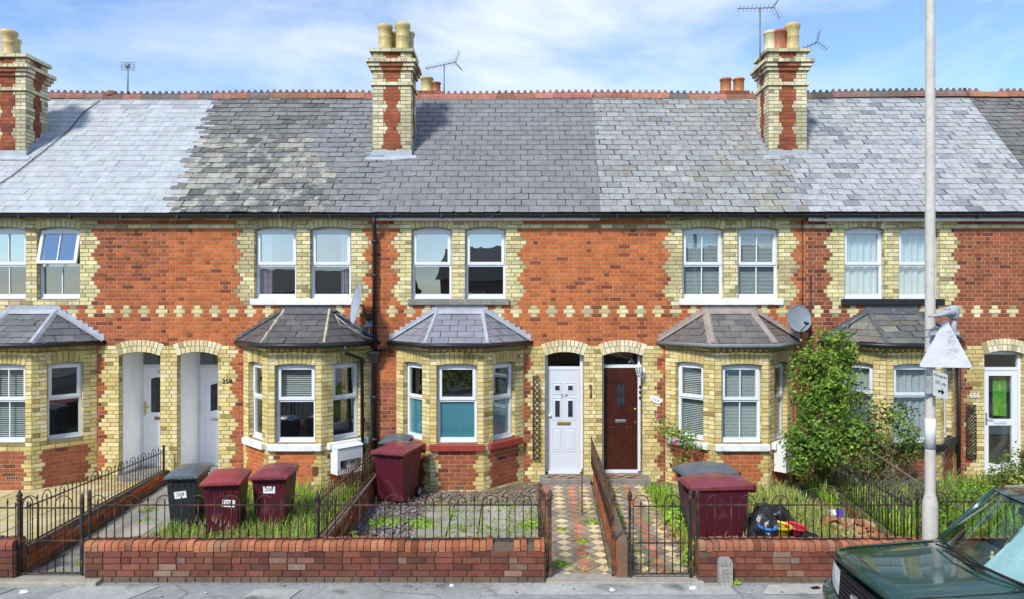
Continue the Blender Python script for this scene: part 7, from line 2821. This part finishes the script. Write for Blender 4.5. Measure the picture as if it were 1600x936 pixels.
for (xb_, xt_) in ((2.35, 2.35), (3.30, 3.25), (4.05, 3.85)):
    for sg in (1, -1):
        pm = MB()
        pm.tube([(xb_, sg * .80, 1.06), (xt_, sg * .60, 1.63)], 0.03, 8)
        pm.build('pillar', M_CARG, car)
rm = MB()
n = 10
xs = [1.50, 1.60, 1.80, 2.4, 3.2, 3.8, 3.95]
i0 = len(rm.v)
for ix, x in enumerate(xs):
    for q in range(n + 1):
        u = -1 + 2 * q / n
        z = 1.64 + .045 * (1 - u * u) - .05 * max(0, abs(u) - .8) / .2 - (0.02 if ix in (0, 6) else 0) + .03 * math.sin(PI * ix / 6)
        rm.v.append((x + (0.19 * abs(u) ** 2.2 if ix < 3 else 0), u * .625, z))
for ix in range(len(xs) - 1):
    for q in range(n):
        a = i0 + ix * (n + 1) + q
        rm.idx((a, a + n + 1, a + n + 2, a + 1), 0, sm=True)
for ix in range(len(xs) - 1):
    for q in range(n):
        a = i0 + ix * (n + 1) + q
        rm.face([Vector(rm.v[a + k]) - Vector((0, 0, .035)) for k in (0, 1, n + 2, n + 1)], 1)
rm.build('roof', [M_CARG, M_DASH], car)
for sg in (1, -1):
    for (a, b, c, d) in ((1.28, 2.33, 2.33, 1.74), (2.38, 3.28, 3.24, 2.38), (3.33, 4.02, 3.83, 3.28)):
        P = [(a, sg * .80, 1.065), (b, sg * .80, 1.065), (c, sg * .605, 1.62), (d, sg * .605, 1.62)]
        gm = MB()
        gm.face(P)
        gm.build('side_window', M_CARGL, car)
gm = MB()
gm.face([(4.08, -.78, 1.06), (4.08, .78, 1.06), (3.9, .6, 1.63), (3.9, -.6, 1.63)])
gm.build('rear_window', M_CARGL, car)
# cowl, wipers
cm = MB()
for q in range(12):
    u0, u1 = -1 + q / 6, -1 + (q + 1) / 6
    a, b = ws(u0, 0), ws(u1, 0)
    cm.face([a + Vector((-.13, 0, -.012)), b + Vector((-.13, 0, -.012)), b + Vector((.0, 0, .006)), a + Vector((.0, 0, .006))][::-1])
    cm.face([a + Vector((-.13, 0, -.03)), b + Vector((-.13, 0, -.03)), b + Vector((-.13, 0, -.012)), a + Vector((-.13, 0, -.012))][::-1])
cm.build('cowl', M_TRIM, car)
for (u0, u1, v1) in ((0.62, -0.18, .035), (-0.12, -0.86, .035)):
    wm = MB()
    p = ws(u0, 0) + Vector((-.07, 0, .03))
    q = ws(u1, v1) + Vector((-.03, 0, .035))
    r_ = ws((u0 + u1) / 2, v1) + Vector((-.05, 0, .05))
    wm.tube([p, r_, q], 0.009, 6)
    wm.tube([ws(u1 - .02, .02) + Vector((-.012, 0, .02)), ws(u0 - .05, .045) + Vector((-.012, 0, .02))], 0.010, 6)
    wm.build('wiper', M_TRIM, car)
# cabin
im = MB()
im.box(Fr(), 1.25, 1.68, -.76, .76, .75, 1.04)
im.box(Fr(), 1.2, 4.0, -.80, .80, .35, .40)
im.build('dashboard', M_DASH, car, bevel=0.05)
st = MB()
for (x, y) in ((2.3, .38), (2.3, -.38)):
    st.box(Fr(), x - .25, x + .25, -(y + .25), -(y - .25), .5, .68)
    st.box(Fr(), x + .16, x + .32, -(y + .25), -(y - .25), .68, 1.22)
    st.box(Fr(), x + .2, x + .3, -(y + .12), -(y - .12), 1.25, 1.42)
st.box(Fr(), 3.0, 3.2, -.62, .62, .5, 1.2)
st.build('seat', mat('tan_seat', (0.16, 0.12, 0.08), 0.8), car, bevel=0.04)
wm = MB()
c = Vector((1.80, .36, 1.10))
ax = Vector((-0.75, 0, 0.65)).normalized()
a_, b_ = Vector((0, 1, 0)), ax.cross(Vector((0, 1, 0)))
wm.tube([c + (a_ * math.cos(2 * PI * k / 24) + b_ * math.sin(2 * PI * k / 24)) * .185 for k in range(25)], 0.013, 6)
for k in (0, 8, 16):
    wm.tube([c, c + (a_ * math.cos(2 * PI * k / 24) + b_ * math.sin(2 * PI * k / 24)) * .185], 0.012, 5)
wm.build('steering_wheel', mat('tan_leather', (0.30, 0.20, 0.07), 0.6), car)
mm = MB()
mm.box(Fr(), 1.60, 1.63, -.11, .11, 1.50, 1.56)
mm.build('mirror', M_TRIM, car)
for sg in (1, -1):
    dm = MB()
    dm.taper(Fr(), (1.42, 1.56, -sg * 1.02 if sg > 0 else .86, -sg * .86 if sg > 0 else 1.02, 1.0), (1.45, 1.56, -sg * 1.0 if sg > 0 else .88, -sg * .88 if sg > 0 else 1.0, 1.17))
    dm.build('door_mirror', M_TRIM, car, bevel=0.02)
for (x, sg) in ((.85, 1), (.85, -1), (3.45, 1), (3.45, -1)):
    wm = MB()
    y = sg * .80
    wm.lathe((x, y, .34), [(0.20, -sg * .1), (0.33, -sg * .1), (0.345, -sg * .06), (0.345, sg * .07), (0.33, sg * .095), (0.21, sg * .095)], 26, axis='y')
    wo = wm.build('wheel', M_RUBBER, car)
    hm = MB()
    hm.lathe((x, y, .34), [(0.21, sg * .085), (0.19, sg * .06), (0.06, sg * .075), (0.0, sg * .08)], 22, axis='y')
    hm.build('rim', M_CHROME, wo)
car.location = (3.27, -6.54, -0.11)
car.scale = (1, 0.93, 1)

# loose things seen through the windscreen
def carp(x, y, z):
    return Vector((3.27 + x, -6.54 + y * 0.93, -0.11 + z))
ss = thing('sunshade', 'pale blue sunshade sheet standing behind the near half of the car windscreen', 'sunshade', carp(1.35, -.4, 1.06))
mb = MB()
for q in range(8):
    for r_ in range(4):
        P = []
        for (a, b) in ((q, r_), (q + 1, r_), (q + 1, r_ + 1), (q, r_ + 1)):
            u = -0.93 + 0.75 * a / 8
            v = 0.06 + 0.78 * b / 4
            if a == 8: u += 0.0 - 0.18 * (b / 4)
            p = ws(u, v) + Vector((.055 + .006 * math.sin(a * 2.1), 0, -.01))
            P.append(carp(*p))
        mb.face(P, 0, sm=True)
mb.build('sheet', mat('silver_blue_foil', (0.50, 0.64, 0.72), 0.5, 0.4, var=0.12, scale=5, bump=0.5, bscale=8), ss)
for k, (lab, x, y, s) in enumerate((('small pale figurine with an upright head on the car dashboard', 1.38, .02, .06), ('little cream ornament beside the dashboard figurine', 1.36, .13, .045))):
    o = thing('ornament', lab, 'ornament', carp(x, y, 1.04))
    mb = MB()
    mb.lathe(carp(x, y, 1.04), [(0.6 * s, 0), (0.75 * s, .5 * s), (.4 * s, 1.0 * s), (.22 * s, 1.3 * s), (.36 * s, 1.6 * s), (.3 * s, 1.95 * s), (0, 2.1 * s)], 12)
    mb.build('figure', mat('cream_china', (0.6, 0.58, 0.42), 0.4, 0.4, var=0.2), o)

# ------------------------------------------------------------------ across the road: seen only as reflections in the windows
def far_house(label, x, w, pal, roofc, gable, eave=4.55, zr=6.7):
    root = thing('house_across_road', label, 'house', (x, -25, 0), 'houses across the road')
    Y0, Y1 = -25.0, -33.0
    mb = MB()
    mb.box(Fr(), x - w / 2, x + w / 2, -Y0, -Y1, -0.1, eave)
    if gable:
        mb.face([(x + w * .1, Y0 - .0, 4.55), (x + w * .48, Y0, 4.55), (x + w * .29, Y0, 6.2)])
    mb.build('wall', mat('far_wall_' + pal, {'brick': (0.20, 0.10, 0.07), 'render': (0.4, 0.38, 0.33)}[pal], 0.9), root)
    rm = MB()
    yc_ = (Y0 + Y1) / 2
    rm.face([(x - w / 2 - .2, Y0 + .35, eave - .05), (x + w / 2 + .2, Y0 + .35, eave - .05), (x + w / 2 + .2, yc_, zr), (x - w / 2 - .2, yc_, zr)][::-1])
    rm.face([(x - w / 2 - .2, Y1 - .35, eave - .05), (x + w / 2 + .2, Y1 - .35, eave - .05), (x + w / 2 + .2, yc_, zr), (x - w / 2 - .2, yc_, zr)])
    if gable:
        for a, b in ((x + w * .06, x + w * .29), (x + w * .52, x + w * .29)):
            rm.face([(a, Y0 + .45, 4.4), (b, Y0 + .45, 6.3), (b, yc_, 6.3), (a, Y0 - .3, 4.4)])
    rm.build('roof', mat('far_roof', roofc, 0.8), root)
    for wx in (-.3, .3):
        for z in (0.9, 2.6):
            wm = MB()
            X = x + wx * w
            wm.box(Fr(), X - .8, X + .8, 24.93, 24.97, z, z + 1.25)
            fo = wm.build('window', M_UPVC, root)
            gm = MB()
            gm.box(Fr(), X - .72, X - .05, 24.91, 24.925, z + .08, z + 1.17)
            gm.box(Fr(), X + .05, X + .72, 24.91, 24.925, z + .08, z + 1.17)
            gm.build('pane', M_BLACK, fo)


far_house('brown brick house across the road with a gabled front, mirrored in the upper windows', 0.5, 9, 'brick', (0.05, 0.05, 0.055), True)
far_house('plain rendered house across the road, mirrored in the windows of 258', -11.5, 10, 'render', (0.06, 0.055, 0.055), False, 3.9, 5.3)
far_house('plain brick house across the road, mirrored in the black-silled windows', 12.5, 10, 'brick', (0.05, 0.05, 0.055), False)
bush('hedge', 'low hedge across the road, mirrored in the red-silled bay window', 'hedge', [(-1.2, -14.2, 0.7, 1.1, 0.6, 0.7), (0.6, -14.4, 0.6, 1.0, 0.6, 0.6), (-3.0, -14.3, 0.6, 1.0, 0.6, 0.6)], 2600, 0.13, GREENS, stems=[[(-1.2, -14.2, -.1), (-1.2, -14.2, .6)]])
